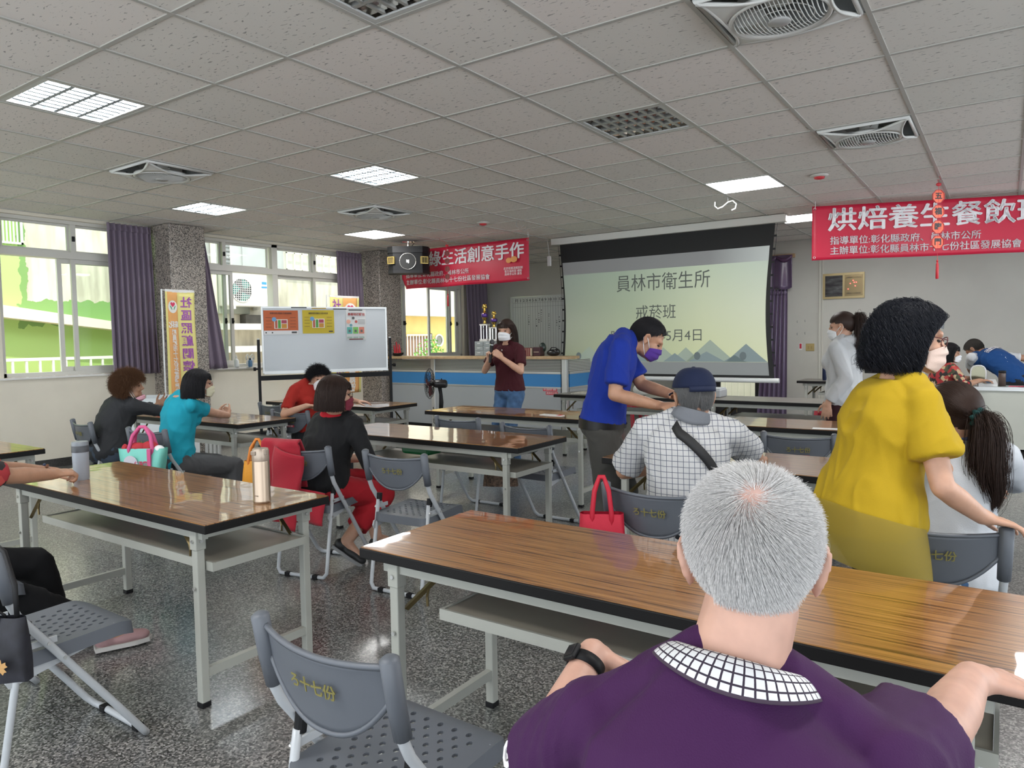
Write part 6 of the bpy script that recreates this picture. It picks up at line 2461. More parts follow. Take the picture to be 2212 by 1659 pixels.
    def hand_prims(b, mb, side):
        e, w, d, n, curl, spread, thumb = b.arm[side]
        s = b.s * (1.0 if b.woman else 1.08)
        n = (n - d * n.dot(d)).normalized()
        th = d.cross(n) * side
        mb.caps(e.lerp(w, .85), w + d * .02 * s, .026 * s, .025 * s, 12)
        kn = []
        for q, (o, L) in enumerate(((.031, .088), (.011, .092), (-.010, .088), (-.029, .080))):
            p = w + d * L * s + th * o * s * (1 + .12 * spread) - n * (.002 if q in (1, 2) else 0)
            kn.append(p)
            mb.caps(w + d * .018 * s + th * o * .55 * s, p, .0135 * s, .0108 * s, 10)
        mb.ell(w + d * .055 * s, (.030 * s, .030 * s, .016 * s), Matrix((d, th, n)).transposed().to_4x4(), 14, 8)
        for q, (L, c_) in enumerate(((.074, .95), (.082, 1.0), (.076, 1.05), (.060, 1.15))):
            ang = 0
            p = kn[q]
            off = (q - 1.5) * -.09 * spread
            for j, (fr, r0, r1) in enumerate(((.46, .0098, .0088), (.30, .0088, .0080), (.24, .0080, .0066))):
                ang += rad(curl[j]) * c_
                dd = (d * math.cos(ang) + n * math.sin(ang) + th * off * math.cos(ang)).normalized()
                p2 = p + dd * L * s * fr
                mb.caps(p, p2, r0 * s, r1 * s, 9)
                p = p2
        tb = w + d * .022 * s + th * .026 * s + n * .006 * s
        d0 = (d * .62 + th * (.72 - .5 * thumb) + n * (.28 + .4 * thumb)).normalized()
        d1 = (d * .80 + th * (.40 - .6 * thumb) + n * (.30 + .3 * thumb)).normalized()
        d2 = (d * .90 + th * (.12 - .6 * thumb) + n * (.34 + .3 * thumb)).normalized()
        for dd, L, r0, r1 in ((d0, .042, .0145, .0115), (d1, .034, .0112, .010), (d2, .026, .010, .008)):
            mb.caps(tb, tb + dd * L * s, r0 * s, r1 * s, 10)
            tb = tb + dd * L * s

    def leg_prims(b, mb, side, infl=0.0, end=1.0, wide=0.0, flat=False):
        hip, k, a, ft = b.leg[side]
        q = b.s * (b.fat * .6 + .4)
        mb.ell(hip, [.080 * q + infl * .7] * 3, nu=14, nv=8)
        mb.caps(hip, k, .084 * q + infl, .056 * q + infl + wide, 16)
        m = k.lerp(a, min(.32, end))
        mb.caps(k, m, .055 * q + infl + wide, .054 * q + infl + wide, 16)
        if end > .32:
            mb.caps(m, k.lerp(a, end), .054 * q + infl + wide, (.054 - .017 * end) * q + infl + wide, 16, flat=flat)

    def head_prims(b, mb):
        M_ = b.HM()
        R = M_.to_3x3().to_4x4()

        def el(c, r, rot=None):
            mb.ell(M_ @ V(c), r, R @ rot if rot is not None else R, 18, 12)

        def cp(p, q, r0, r1):
            mb.caps(M_ @ V(p), M_ @ V(q), r0 * b.hs, r1 * b.hs, 12)
        el((0, -.012, .022), (.074, .094, .088))
        el((0, .028, -.032), (.060, .062, .082))
        el((0, .042, -.076), (.041, .042, .036))
        el((0, .074, -.100), (.019, .017, .015))
        for s in (-1, 1):
            el((s * .037, .060, -.032), (.024, .026, .024))
            cp((s * .046, .070, .020), (s * .012, .083, .018), .011, .011)
            el((s * .044, .030, -.078), (.018, .034, .026))
            # ear: bowl, rim and lobe
            ro = Matrix.Rotation(s * rad(24), 4, 'Z') @ Matrix.Rotation(rad(-10), 4, 'X')
            el((s * .079, -.008, -.010), (.007, .019, .030), ro)
            pts = [(s * .080, .010, -.022), (s * .085, .010, .008), (s * .091, -.006, .022), (s * .095, -.022, .012), (s * .092, -.024, -.010), (s * .084, -.010, -.036)]
            for p, q in zip(pts[:-1], pts[1:]):
                cp(p, q, .0052, .0052)
            el((s * .081, -.002, -.038), (.0065, .009, .011))
        cp((0, .084, .012), (0, .107, -.030), .0085, .0115)
        for s in (-1, 1):
            el((s * .012, .097, -.036), (.0095, .011, .0085))
        cp((-.019, .084, -.066), (.019, .084, -.066), .0085, .0085)
        cp((-.015, .082, -.077), (.015, .082, -.077), .0090, .0090)
        # neck
        nb = b.p2 - b.up * .03 * b.s
        mb.caps(nb, M_ @ V((0, -.022, -.055)), .058 * b.s * (1 if b.woman else 1.12), .053 * b.s * (1 if b.woman else 1.12), 18)
        for s in (-1, 1):
            mb.caps(b.p2 + b.cl * s * .02 + b.up * .035 * b.s, b.shoulder[s] + b.up * .008 * b.s, .036 * b.s, .034 * b.s, 12)

    def build(b, label, skin, voxel=.008, hands=(1, -1), legs=True, group=None):
        mb = MB()
        b.torso(mb, -.17, 1.05)
        b.head_prims(mb)
        for sd in b.arm:
            b.arm_prims(mb, sd)
            b.hand_prims(mb, sd)
        for sd in b.leg:
            b.leg_prims(mb, sd)
            hip, k, a, ft = b.leg[sd]
            mb.caps(a + V((0, 0, -.0)), a + ft * .10 * b.s + V((0, 0, -.035)), .034, .026, 10)
        me = remeshed(mb, 'person', voxel, 4 if voxel < .007 else 3)
        me.materials.append(skin)
        o = bpy.data.objects.new('person', me)
        COL.objects.link(o)
        o.location = b.org
        tag(o, label, 'person', group)
        b.o = o
        # eyes and brows
        M_ = b.HM()
        R = M_.to_3x3().to_4x4()
        for s in (-1, 1):
            e = MB()
            e.sm = True
            e.ell(M_ @ V((s * .031, .0715, -.004)), (.0135, .0115, .0058), R, 12, 8)
            e.build('eye', M_eye, o)
        return o

    # ---------------- clothing
    def part(b, mb, name, m, voxel=.010, smooth=6, folds=None):
        me = remeshed(mb, name, voxel, smooth, folds)
        me.materials.append(m)
        o = bpy.data.objects.new(name, me)
        COL.objects.link(o)
        o.parent = b.o
        return o

    def shirt(b, m, hem=-.06, infl=.013, sleeve=.62, flare=.012, bflare=0.0, voxel=.010, folds=(.006, 9, (1, 1, .55)), name='shirt', top=1.01, extra=None):
        mb = MB()
        b.torso(mb, hem, top, infl, bflare)
        for s in (-1, 1):
            mb.caps(b.p2 + b.cl * s * .022 + b.up * .029 * b.s, b.shoulder[s] + b.up * .012 * b.s, .037 * b.s + infl * .62, .037 * b.s + infl * .62, 14)
            if s in b.arm:
                mb.caps(b.center(.76) + b.cl * s * .085 * b.s, b.shoulder[s].lerp(b.arm[s][0], .34), .052 * b.s + infl, .036 * b.s + infl, 14)
            if s in b.arm and sleeve != 0:
                b.arm_prims(mb, s, 0, sleeve if not isinstance(sleeve, dict) else sleeve[s], infl * .75, flare * .7, flat=True)
        if extra:
            extra(mb)
        return b.part(mb, name, m, voxel, 6, folds)

    def trousers(b, m, infl=.014, end=.95, wide=.0, voxel=.011, folds=(.005, 9, (1, 1, 1)), top=.14, name='trousers'):
        mb = MB()
        b.torso(mb, -.17, top, infl)
        for s in b.leg:
            b.leg_prims(mb, s, infl, end, wide, flat=True)
        return b.part(mb, name, m, voxel, 5, folds)

    def shoes(b, m, sole=None):
        for s in b.leg:
            hip, k, a, ft = b.leg[s]
            ft = ft.normalized()
            la = ft.cross(V((0, 0, 1))).normalized()
            upv = la.cross(ft)
            Mb = Matrix((la, ft, upv)).transposed().to_4x4()
            g = MB()
            g.ell(a - upv * .030 - ft * .01, (.038, .050, .040), Mb, 16, 10)
            g.ell(a - upv * .038 + ft * .075, (.042, .085, .030), Mb, 16, 10)
            g.ell(a - upv * .042 + ft * .13, (.040, .050, .025), Mb, 16, 10)
            so = b.part(g, 'shoe', m, .008, 3)
            sl = MB()
            Mq = Mb.copy()
            Mq.translation = a - upv * .067
            prof = [(-.030, -.055), (.030, -.055), (.036, .02), (.044, .11), (.032, .17), (0, .188), (-.032, .17), (-.042, .11), (-.036, .02)]
            sl.prism(prof, -.008, .012, Mq)
            sl.build('sole', sole or M_dark, so)

    def collar(b, m, r0=.066, r1=.088, h=.045, drop=.03, name='collar', open_=.0, tilt=12, back=.012):
        """stand-and-fall collar: a band round the neck, folded outwards"""
        nb = b.p2 - b.up * .03 * b.s
        nd = (b.HM() @ V((0, -.022, -.055)) - nb).normalized()
        c = nb + nd * .048 * b.s
        ax = (b.up + nd * 2).normalized()
        la = (b.cl - ax * b.cl.dot(ax)).normalized()
        fw = ax.cross(la)
        mb = MB()
        mb.sm = True

        def fn(u, v):
            a = -PI / 2 + (u - .5) * (2 * PI - open_)
            sa = math.sin(a)
            tz = -math.tan(rad(tilt)) * sa * .06
            if v < .4:
                q = v / .4
                r, z = r0 - .004 * q, -.012 + (h + .012) * q
            else:
                q = (v - .4) / .6
                r, z = r0 - .004 + (r1 - r0 + .004) * q, h - (h - .0 + drop) * q ** 1.3 + .006 * math.sin(PI * q)
            side_ = abs(math.cos(a)) ** 2 * (max(0, v - .4) / .6)
            return c - fw * back + la * r * b.s * math.cos(a) + fw * r * b.s * .94 * sa + ax * (z * b.s + tz + .022 * side_)
        mb.sheet(fn, 40, 12, .002)
        return mb.build(name, m, b.o)

    def mask(b, m, name='face_mask', chin=False, ears=True, strapm=None, z0=-.108, z1=-.012, droop=0.0):
        mb = MB()
        mb.sm = True
        M_ = b.HM()

        def fn(u, v):
            az = (u - .5) * 2
            k = 1 - abs(az) ** 2.2
            zz = (z0 + z1) / 2 + (z1 - z0) / 2 * ((v - .5) * 2) * (.55 + .45 * k) - .010 * (1 - k)
            ang = az * 1.28
            bul = .012 * k * (1 - ((v - .45) * 2) ** 2)
            x = (.070 + .003) * math.sin(ang)
            y = .012 + .092 * math.cos(ang) ** 1.0 + bul + (.006 * k if v > .7 else 0)
            y -= .016 * max(0, .35 - v) / .35 * k
            y += .0016 * math.sin(v * PI * 6) * k
            return M_ @ V((x, y + droop, zz))
        mb.sheet(fn, 26, 18, .002)
        o = mb.build(name, m, b.o)
        if ears:
            st = MB()
            st.sm = True
            for s in (-1, 1):
                e0, e1 = M_ @ V((s * .086, -.018, .006)), M_ @ V((s * .084, -.016, -.030))
                a0, a1 = V(fn(.5 + s * .5, .95)), V(fn(.5 + s * .5, .08))
                st.tube([a0, a0.lerp(e0, .5) + b.hr @ V((s * .006, 0, .004)), e0, M_ @ V((s * .090, -.026, -.012)), e1, a1.lerp(e1, .5) + b.hr @ V((s * .006, 0, -.004)), a1], .0022, 6)
            st.build('ear_loop', strapm or M_white, o)
        return o

    def glasses(b, m):
        M_ = b.HM()
        g = MB()
        for s in (-1, 1):
            g.tube([M_ @ V((s * .033 + .024 * math.cos(a), .098 - .006 * abs(math.cos(a)), -.004 + .017 * math.sin(a))) for a in [2 * PI * k / 18 for k in range(18)]], .0016, 6, closed=True)
            g.tube([M_ @ V((s * .057, .093, .002)), M_ @ V((s * .080, .06, .004)), M_ @ V((s * .084, -.01, .008))], .0016, 6)
        g.tube([M_ @ V((-.009, .098, 0)), M_ @ V((0, .103, .003)), M_ @ V((.009, .098, 0))], .0016, 6)
        return g.build('glasses', m, b.o)


# ------------------------------------------------------------------ hair
SC0 = np.array([0, -.012, .022])
SCR = np.array([.0765, .0965, .0905])


def sph(n, seed):
    i = np.arange(n) + .5
    ph = np.arccos(1 - 2 * i / n)
    th = PI * (1 + 5 ** .5) * i
    rs = np.random.RandomState(seed)
    d = np.stack([np.cos(th) * np.sin(ph), np.sin(th) * np.sin(ph), np.cos(ph)], 1) + rs.normal(0, .012, (n, 3))
    return d / np.linalg.norm(d, axis=1, keepdims=True), rs


def hairline(p, front=.060, temple=.040, ear=.012, behind=-.035, nape=-.062):
    az = np.degrees(np.arctan2(np.abs(p[:, 0]), p[:, 1] + .012))
    return np.interp(az, [0, 35, 62, 88, 112, 150, 180], [front, front - .004, temple, ear, behind, nape, nape])


def make_hair(b, m, style, n=7000, L=.08, lift=.012, r=.0010, npt=9, seed=1, line=None, cap=.006, curl=.0, curlf=60., tie=None, fringe=0.0, gravity=1.0, drop=-.10, rand=.15, whorl=(0.0, -.55, .84), capm=None):
    """hair as real strands over a fitted cap"""
    line = line or {}
    d, rs = sph(int(n * 2.1), seed)
    p = SC0 + d * SCR
    keep = p[:, 2] > hairline(p, **line) + rs.normal(0, .003, len(p))
    if style == 'whorl':
        wv_ = np.array(whorl) / np.linalg.norm(whorl)
        keep &= rs.rand(len(p)) < np.interp(np.linalg.norm(d - wv_, axis=1), [0, .15, .6, 1.2], [.06, .22, .75, 1])
    p, d = p[keep], d[keep]
    nrm = d / SCR
    nrm /= np.linalg.norm(nrm, axis=1, keepdims=True)
    N = len(p)
    P = np.zeros((N, npt, 3))
    P[:, 0] = p
    Ls = L * (1 + rs.uniform(-rand, rand, N)) if np.isscalar(L) else L(p, rs)
    tang = lambda v: v - nrm * (v * nrm).sum(1, keepdims=True)
    down = np.tile([0, 0, -1.0], (N, 1))
    if style == 'whorl':
        w = np.array(whorl)
        w = w / np.linalg.norm(w)
        comb = tang(d - w)
        spin = np.cross(np.tile(w, (N, 1)), d)
        comb = comb + .55 * spin
        comb /= np.linalg.norm(comb, axis=1, keepdims=True) + 1e-6
        dist = np.linalg.norm(d - w, axis=1)
        d0 = nrm * .55 + comb * .75
        Ls = Ls * np.interp(dist, [0, .25, .8, 2], [.55, .9, 1.1, .75]) * np.where(np.abs(p[:, 0]) > .045, np.interp(p[:, 2], [-.06, .07], [.40, 1]), np.interp(p[:, 2], [-.07, .0], [.6, 1]))
    elif style == 'radial':
        comb = tang(down)
        d0 = nrm * 1.0 + comb * .35 + rs.normal(0, .45, (N, 3))
    elif style == 'pony':
        t_ = np.array(tie)
        comb = t_ - p
        d0 = tang(comb)
        d0 /= np.linalg.norm(d0, axis=1, keepdims=True) + 1e-6
        d0 = d0 + nrm * .10
    else:   # falls from a parting
        part = np.stack([np.sign(p[:, 0] + .012) * (.35 + .2 * rs.rand(N)), np.where(p[:, 1] > .04, .12 * fringe, -.35), -np.ones(N)], 1)
        comb = tang(part)
        comb /= np.linalg.norm(comb, axis=1, keepdims=True) + 1e-6
        d0 = comb + nrm * .25
    d0 /= np.linalg.norm(d0, axis=1, keepdims=True) + 1e-6
    cur, dr = p.copy(), d0.copy()
    fr = (p[:, 1] > .055) & (np.abs(p[:, 0]) < .05)
    if style == 'bob':
        # strands long enough to reach the drop line
        Ls = np.clip((p[:, 2] - drop) * 1.25 + .02, .03, .40) * (1 + rs.uniform(-.06, .06, N))
        if fringe > 0:
            fr = (p[:, 1] > .055) & (np.abs(p[:, 0]) < .05)
            Ls = np.where(fr, np.minimum(Ls, .05 + .03 * rs.rand(N)), Ls)
    st = Ls / (npt - 1)
    ph = rs.uniform(0, 6.28, N)
    ax1 = np.cross(nrm, d0)
    for k in range(1, npt):
        q = k / (npt - 1)
        if style == 'pony':
            v = t_ - cur
            dist = np.linalg.norm(v, axis=1, keepdims=True)
            st = dist[:, 0] / max(npt - k, 1)
            v /= dist + 1e-6
            e = (cur - SC0) / SCR
            nn = e / np.linalg.norm(e, axis=1, keepdims=True)
            v = v - nn * np.minimum((v * nn).sum(1, keepdims=True), 0) * (1 - q)
            dr = v / (np.linalg.norm(v, axis=1, keepdims=True) + 1e-6)
        else:
            g = gravity * (.10 if style in ('whorl', 'radial') else .55)
            dr = dr + down * g * (.5 + q) + (rs.normal(0, .10, (N, 3)) if style in ('radial', 'wavy') else rs.normal(0, .03, (N, 3)))
            dr /= np.linalg.norm(dr, axis=1, keepdims=True)
        cur = cur + dr * st[:, None]
        if curl:
            a = ph + curlf * q * 6.28 / 10
            cur = cur + (ax1 * np.sin(a)[:, None] + nrm * np.cos(a)[:, None]) * curl * q
        # stay outside the head
        lo_ = 1.0 + (lift * np.sin(PI * min(q * 1.3, 1) * .5) / .09)
        e = (cur - SC0) / SCR
        le = np.linalg.norm(e, axis=1)
        zz = cur[:, 2]
        need = np.where(zz > -.02, lo_, np.where(cur[:, 1] < .02, .92, .80))
        push = np.maximum(need / np.maximum(le, 1e-4), 1)
        inside = le < need
        e2 = e * push[:, None]
        cur = np.where(inside[:, None], SC0 + e2 * SCR, cur)
        if style in ('bob', 'fall', 'wavy'):
            zf = cur[:, 2]
            ym = np.interp(zf, [-.15, -.03, .02, .06, .12], [.012, .020, .036, .066, .12])
            if fringe > 0:
                prev = P[:, k - 1]
                stop = fr & (zf < .026)
                cur = np.where(stop[:, None], prev, cur)
                ym = np.where(fr, .0875, ym)
            over = cur[:, 1] > ym
            over &= ~(fr & (fringe > 0))
            xs_ = np.sign(cur[:, 0] + 1e-6) * np.maximum(np.abs(cur[:, 0]), np.interp(zf, [-.1, 0, .06], [.070, .076, .060]))
            cur[:, 0] = np.where(over & ~(zf > .07), xs_, cur[:, 0])
            cur[:, 1] = np.minimum(cur[:, 1], ym)
        P[:, k] = cur
    M_ = b.HM()
    A = np.array(M_)
    W_ = P.reshape(-1, 3) @ A[:3, :3].T + A[:3, 3]
    # fitted cap below the strands
    cb_ = MB()
    cb_.sm = True
    nu, nv = 40, 20
    grid = {}
    for j in range(nv + 1):
        for i in range(nu):
            th = PI * j / nv
            a = 2 * PI * i / nu
            dd = np.array([math.sin(th) * math.sin(a), math.sin(th) * math.cos(a), math.cos(th)])
            q = SC0 + dd * (SCR + cap)
            hz = float(hairline(q[None, :], **line)[0])
            if q[2] < hz:
                # slide back up to the hairline
                f_ = min(max((hz - q[2]) / .05, 0), 1)
                q = SC0 + dd * (SCR + cap * (1 - f_) - .006 * f_)
                if q[2] < hz - .012:
                    grid[i, j] = None
                    continue
            grid[i, j] = cb_.bm.verts.new(M_ @ V(q))
    fs = []
    for j in range(nv):
        for i in range(nu):
            qd = [grid[i, j], grid[(i + 1) % nu, j], grid[(i + 1) % nu, j + 1], grid[i, j + 1]]
            if all(x is not None for x in qd):
                if j == 0:
                    qd = [qd[0], qd[2], qd[3]]
                try:
                    fs.append(cb_.bm.faces.new(qd))
                except ValueError:
                    pass
    cb_._fin(fs)
    ho = cb_.build('hair', capm or m, b.o)
    strands(W_.reshape(N, npt, 3), r, m, ho)
    return ho


def strands(W_, r, m, parent, name='strands', tip=.35):
    N, npt, _ = W_.shape
    hc = bpy.data.hair_curves.new(name)
    hc.add_curves([npt] * N)
    hc.position_data.foreach_set('vector', W_.astype(np.float32).ravel())
    at = hc.attributes.get('radius') or hc.attributes.new('radius', 'FLOAT', 'POINT')
    prof = np.linspace(1, tip, npt)
    at.data.foreach_set('value', np.tile(prof * r, N).astype(np.float32))
    hc.materials.append(m)
    o = bpy.data.objects.new(name, hc)
    COL.objects.link(o)
    o.parent = parent
    return o


def tail(b, m, tie, path, n=1500, w0=.012, w1=.03, r=.001, seed=3, npt=14, curl=.0, parent=None):
    """hanging pony tail: strands round a path given in head-local or world-offset points"""
    rs = np.random.RandomState(seed)
    pts = np.array([np.array(q) for q in path])
    t = np.linspace(0, len(pts) - 1, npt)
    C_ = np.stack([np.interp(t, np.arange(len(pts)), pts[:, k]) for k in range(3)], 1)
    for _ in range(3):
        C_[1:-1] = .25 * C_[:-2] + .5 * C_[1:-1] + .25 * C_[2:]
    off = rs.normal(0, 1, (n, 3)) * .5
    q = np.linspace(0, 1, npt)
    wd = w0 + (w1 - w0) * np.sin(np.minimum(q * 1.6, 1) * PI / 2) - w1 * .55 * np.maximum(q - .7, 0) / .3
    L = rs.uniform(.78, 1.0, n)
    W_ = np.zeros((n, npt, 3))
    for k in range(npt):
        tt = q[k] * L * (npt - 1)
        i0 = np.clip(tt.astype(int), 0, npt - 2)
        fr = (tt - i0)[:, None]
        base = C_[i0] * (1 - fr) + C_[i0 + 1] * fr
        W_[:, k] = base + off * wd[k] + (np.sin(q[k] * 9 + off[:, :1] * 6) * curl * q[k])
    return strands(W_, r, m, parent if parent is not None else b.o, 'pony_tail', .5)

# ------------------------------------------------------------------ hair colours and shared cloths
H_black = hairmat('black_hair', (0.012, 0.011, 0.013))
H_dkbr = hairmat('dark_brown_hair', (0.030, 0.017, 0.013))
H_curl = hairmat('reddish_brown_hair', (0.105, 0.050, 0.025), .6)
H_grey = mat('silver_hair', (0.60, 0.585, 0.575), .5, spec=.22, var=.28, vscale=260)
H_greyd = hairmat('iron_grey_hair', (0.15, 0.15, 0.15), .5)
M_maskw = cloth('white_mask', (0.74, 0.75, 0.76))
M_trk = cloth('dark_trousers', (0.02, 0.022, 0.026))
M_jean = cloth('blue_denim', (0.055, 0.11, 0.21), bscale=400, var=.3, vscale=14)
M_shoeb = mat('black_shoe', (0.015, 0.015, 0.016), .5)
M_solew = mat('pale_sole', (0.5, 0.48, 0.45), .6)


def lips(b):
    M_ = b.HM()
    g = MB()
    g.sm = True
    R = M_.to_3x3().to_4x4()
    g.ell(M_ @ V((0, .0905, -.066)), (.019, .006, .005), R, 14, 8).ell(M_ @ V((0, .089, -.077)), (.017, .006, .0055), R, 14, 8)
    g.build('lips', M_lip, b.o)


# --- curly haired person in charcoal
b = Body((-6.13, 2.98, .53), -4, 20, s=.93, fat=1.06, head=(-26, 2, 0), headpos=(-6.04, 3.15, 1.07), up_r=(.0, .02, -.02))
b.set_arm(1, (-6.02, 3.58, .86), (1, -.2, -.6), (-.75, .45, .45), (-.5, -.6, .3), (22, 20, 10), 1.8)
b.set_arm(-1, (-6.36, 3.56, .85), (-1, -.2, -.5), (.55, .5, .5), (.5, -.7, .2), (22, 20, 10), 1.8)
for s in (1, -1):
    b.set_leg(s, (-6.13 + .1 * s, 3.33, .08), (0, 1, .3))
b.build('person with curly brown hair in a charcoal long-sleeved top, seated below the window', M_skin2, .0075)
M_char = cloth('charcoal_knit', (0.030, 0.031, 0.034))
b.shirt(M_char, sleeve=1.88, hem=-.14, infl=.016, name='knit_top')
b.trousers(cloth('dark_denim', (0.045, 0.06, 0.085)))
b.shoes(M_shoeb)
sd = MB()
sd.sm = True
sd.tube([b.center(.93) - b.cf * .098 + b.cl * .0, b.center(.8) - b.cf * .125 - b.cl * .055, b.center(.6) - b.cf * .123 - b.cl * .06, b.center(.42) - b.cf * .125 + b.cl * .01, b.center(.3) - b.cf * .128 + b.cl * .10], .006, 6)
sd.build('back_seam', M_black, b.o)
make_hair(b, H_curl, 'radial', 6500, .060, .034, .0011, 10, 11, dict(front=.055, temple=.03, ear=-.01, behind=-.06, nape=-.075), cap=.030, curl=.011, curlf=40, rand=.4)
lips(b)
b.mask(cloth('pink_mask', (0.72, 0.38, 0.44)), z0=-.135, z1=-.085)

# --- teal shirt
b = Body((-5.18, 3.03, .53), -2, 8, s=.94, head=(-18, 0, 0), headpos=(-5.06, 3.17, 1.11))
b.set_arm(1, (-5.25, 3.60, .80), (1, -.1, -.7), (-.75, .62, .1), (-.5, -.5, .4), (45, 40, 25), .6)
b.set_arm(-1, (-5.44, 3.62, .80), (-1, 0, -.7), (.75, .62, .1), (.3, -.7, .3), (45, 40, 25), .6)
b.set_leg(1, (-4.95, 3.40, .08), (.3, 1, .3))
b.set_leg(-1, (-5.20, 3.45, .08), (0, 1, .3))
b.build('person in a teal T-shirt and pale yellow mask, hands clasped on the table', M_skin, .0075)
b.shirt(cloth('teal_jersey', (0.012, 0.28, 0.37)), sleeve=.60, hem=-.16, folds=(.008, 8, (1, 1, .6)), name='t_shirt')
b.trousers(cloth('grey_trousers', (0.075, 0.075, 0.078)))
b.shoes(M_shoeb)
make_hair(b, H_black, 'bob', 6500, .1, .020, .0011, 10, 12, dict(front=.05, temple=.03, ear=.0, behind=-.06, nape=-.075), cap=.012, drop=-.062, fringe=.8)
b.mask(cloth('pale_yellow_mask', (0.68, 0.64, 0.46)))
b.glasses(mat('dark_red_frame', (0.10, 0.02, 0.02), .4))

# --- red shirt, turned round on the chair
b = Body((-5.40, 4.50, .54), -88, 4, s=.95, head=(-114, 12, 4), headpos=(-5.31, 4.56, 1.055), twist=-10)
b.set_arm(1, (-5.16, 4.28, .84), (-.8, -.6, -.6), (.75, .35, 0), (.1, -.2, -1), (20, 25, 15))
b.set_arm(-1, (-5.40, 5.20, .775), (.7, 0, -.7), (.6, .5, -.05), (0, 0, -1), (15, 20, 12), 1.2)
b.set_leg(1, (-4.98, 4.36, .08), (1, 0, .3))
b.set_leg(-1, (-4.98, 4.60, .08), (1, 0, .3))
b.build('person in a red T-shirt with a white mask looking back, elbow over the chair', M_skin, .0075)
b.shirt(cloth('brick_red_jersey', (0.30, 0.018, 0.012)), sleeve=.80, hem=-.14, name='t_shirt')
b.trousers(M_trk)
b.shoes(M_shoeb)
make_hair(b, H_black, 'radial', 6000, .055, .026, .0011, 10, 13, dict(front=.045, temple=.03, ear=-.005, behind=-.05, nape=-.07), cap=.022, curl=.008, curlf=30, rand=.4)
b.mask(M_maskw)

# --- black polo with red collar
b = Body((-3.53, 3.02, .53), -6, 20, tl=.445, s=.97, fat=1.10, head=(-20, -2, 0), headpos=(-3.44, 3.085, 1.085), sw=.175)
b.set_arm(1, (-3.27, 3.40, .62), (.5, -.3, -1), (-.3, .9, 0), (0, 0, -1), (20, 25, 15))
b.set_arm(-1, (-3.55, 3.44, .62), (-.4, -.3, -1), (.3, .9, 0), (0, 0, -1), (20, 25, 15))
b.set_leg(1, (-3.40, 3.10, .15), (.12, 1, .4), (.55, .35, -.45))
b.set_leg(-1, (-3.45, 3.42, .09), (0, 1, .3))
b.build('person in a black polo with red collar and red trousers, seen from behind', M_skin, .0075)
b.shirt(cloth('black_pique', (0.013, 0.013, 0.014)), sleeve=1.15, hem=-.16, infl=.020, flare=.022, voxel=.009, folds=(.009, 6, (1, 1, .6)), name='polo_shirt', top=1.02)
b.collar(cloth('red_rib', (0.42, 0.012, 0.022)), .064, .112, .045, .058, tilt=10)
b.trousers(cloth('red_trousers', (0.36, 0.014, 0.022)), end=.70, wide=.020, infl=.011)
b.shoes(M_shoeb, mat('grey_sole', (0.22, 0.22, 0.22), .6))
make_hair(b, H_dkbr, 'bob', 9000, .1, .024, .0011, 11, 14, dict(front=.05, temple=.03, ear=-.0, behind=-.06, nape=-.075), cap=.016, drop=-.055, fringe=.5)
b.mask(cloth('wine_mask', (0.20, 0.03, 0.05)), strapm=mat('wine_strap', (0.10, 0.02, 0.03), .6))
b.glasses(mat('brown_frame', (0.06, 0.03, 0.015), .3))

# --- standing speaker with the microphone
b = Body((-4.36, 6.36, .86), 176, 2, s=.97, head=(184, -4, 0), headpos=(-4.36, 6.31, 1.505))
b.set_arm(1, (-4.44, 6.10, 1.195), (-.7, .1, -1), (.14, -.12, .95), (.80, -.30, .1), (62, 62, 40), .3, .9)
b.set_arm(-1, (-4.27, 6.10, 1.215), (.75, .2, -1), (-.62, -.30, .62), (-.45, .6, -.3), (38, 62, 50), .5, .6)
b.set_leg(1, (-4.45, 6.38, .08), (0, -1, .1), (0, -1, 0))
b.set_leg(-1, (-4.27, 6.36, .08), (0, -1, .1), (0, -1, 0))
b.build('person standing with a microphone in a maroon T-shirt, jeans and white mask', M_skin, .0065)
b.shirt(cloth('maroon_jersey', (0.050, 0.008, 0.012)), sleeve=.70, hem=.0, infl=.016, flare=.018, folds=(.006, 9, (1, 1, .5)), name='t_shirt', voxel=.009)
b.trousers(M_jean, top=.06, infl=.011)
b.shoes(M_solew)
M_ = basis(b.center(.60) + b.cf * .150, -b.cl * -1, V((0, 0, 1)))
pr_ = MB()
pr_.faces([b.center(t_) + b.cf * d_ + b.cl * x_ for t_, d_, x_ in ((.46, .134, -.055), (.46, .134, .055), (.60, .152, .015), (.60, .152, -.015))], [(0, 1, 2, 3)])
bo = MB()
for t_ in (.90, .83):
    bo.ell(b.center(t_) + b.cf * (.112 if t_ > .86 else .128) - b.cl * .004, (.008, .006, .008))
bo.build('button', M_solew, b.o)
make_hair(b, H_dkbr, 'bob', 7500, .1, .020, .0011, 11, 15, dict(front=.045, temple=.03, ear=-.01, behind=-.06, nape=-.075), cap=.014, drop=-.092, fringe=1.0, curl=.003)
b.mask(M_maskw)
e, w, d, n = b.arm[1][:4]
th = d.cross(n)
mc = b.org + w + d * .070 + n * .036
ma = (d + th * .10).normalized()
mic = thing('microphone', 'black hand microphone held by the standing speaker', 'microphone', mc)
MB().tube([-ma * .10, -ma * .06, ma * .05, ma * .085], [.015, .017, .0185, .021], 16).build('handle', mat('mic_black', (0.015, 0.016, 0.017), .3), mic)
MB().cyl(ma * .085, ma * .098, .0235, seg=16).build('collar_ring', M_chrome, mic)
g = MB()
g.sm = True
g.ell(ma * .118, (.026, .026, .028))
g.build('head_grille', mat('mic_grille', (0.09, 0.09, 0.095), .45, .7, bump=.4, bscale=900), mic)

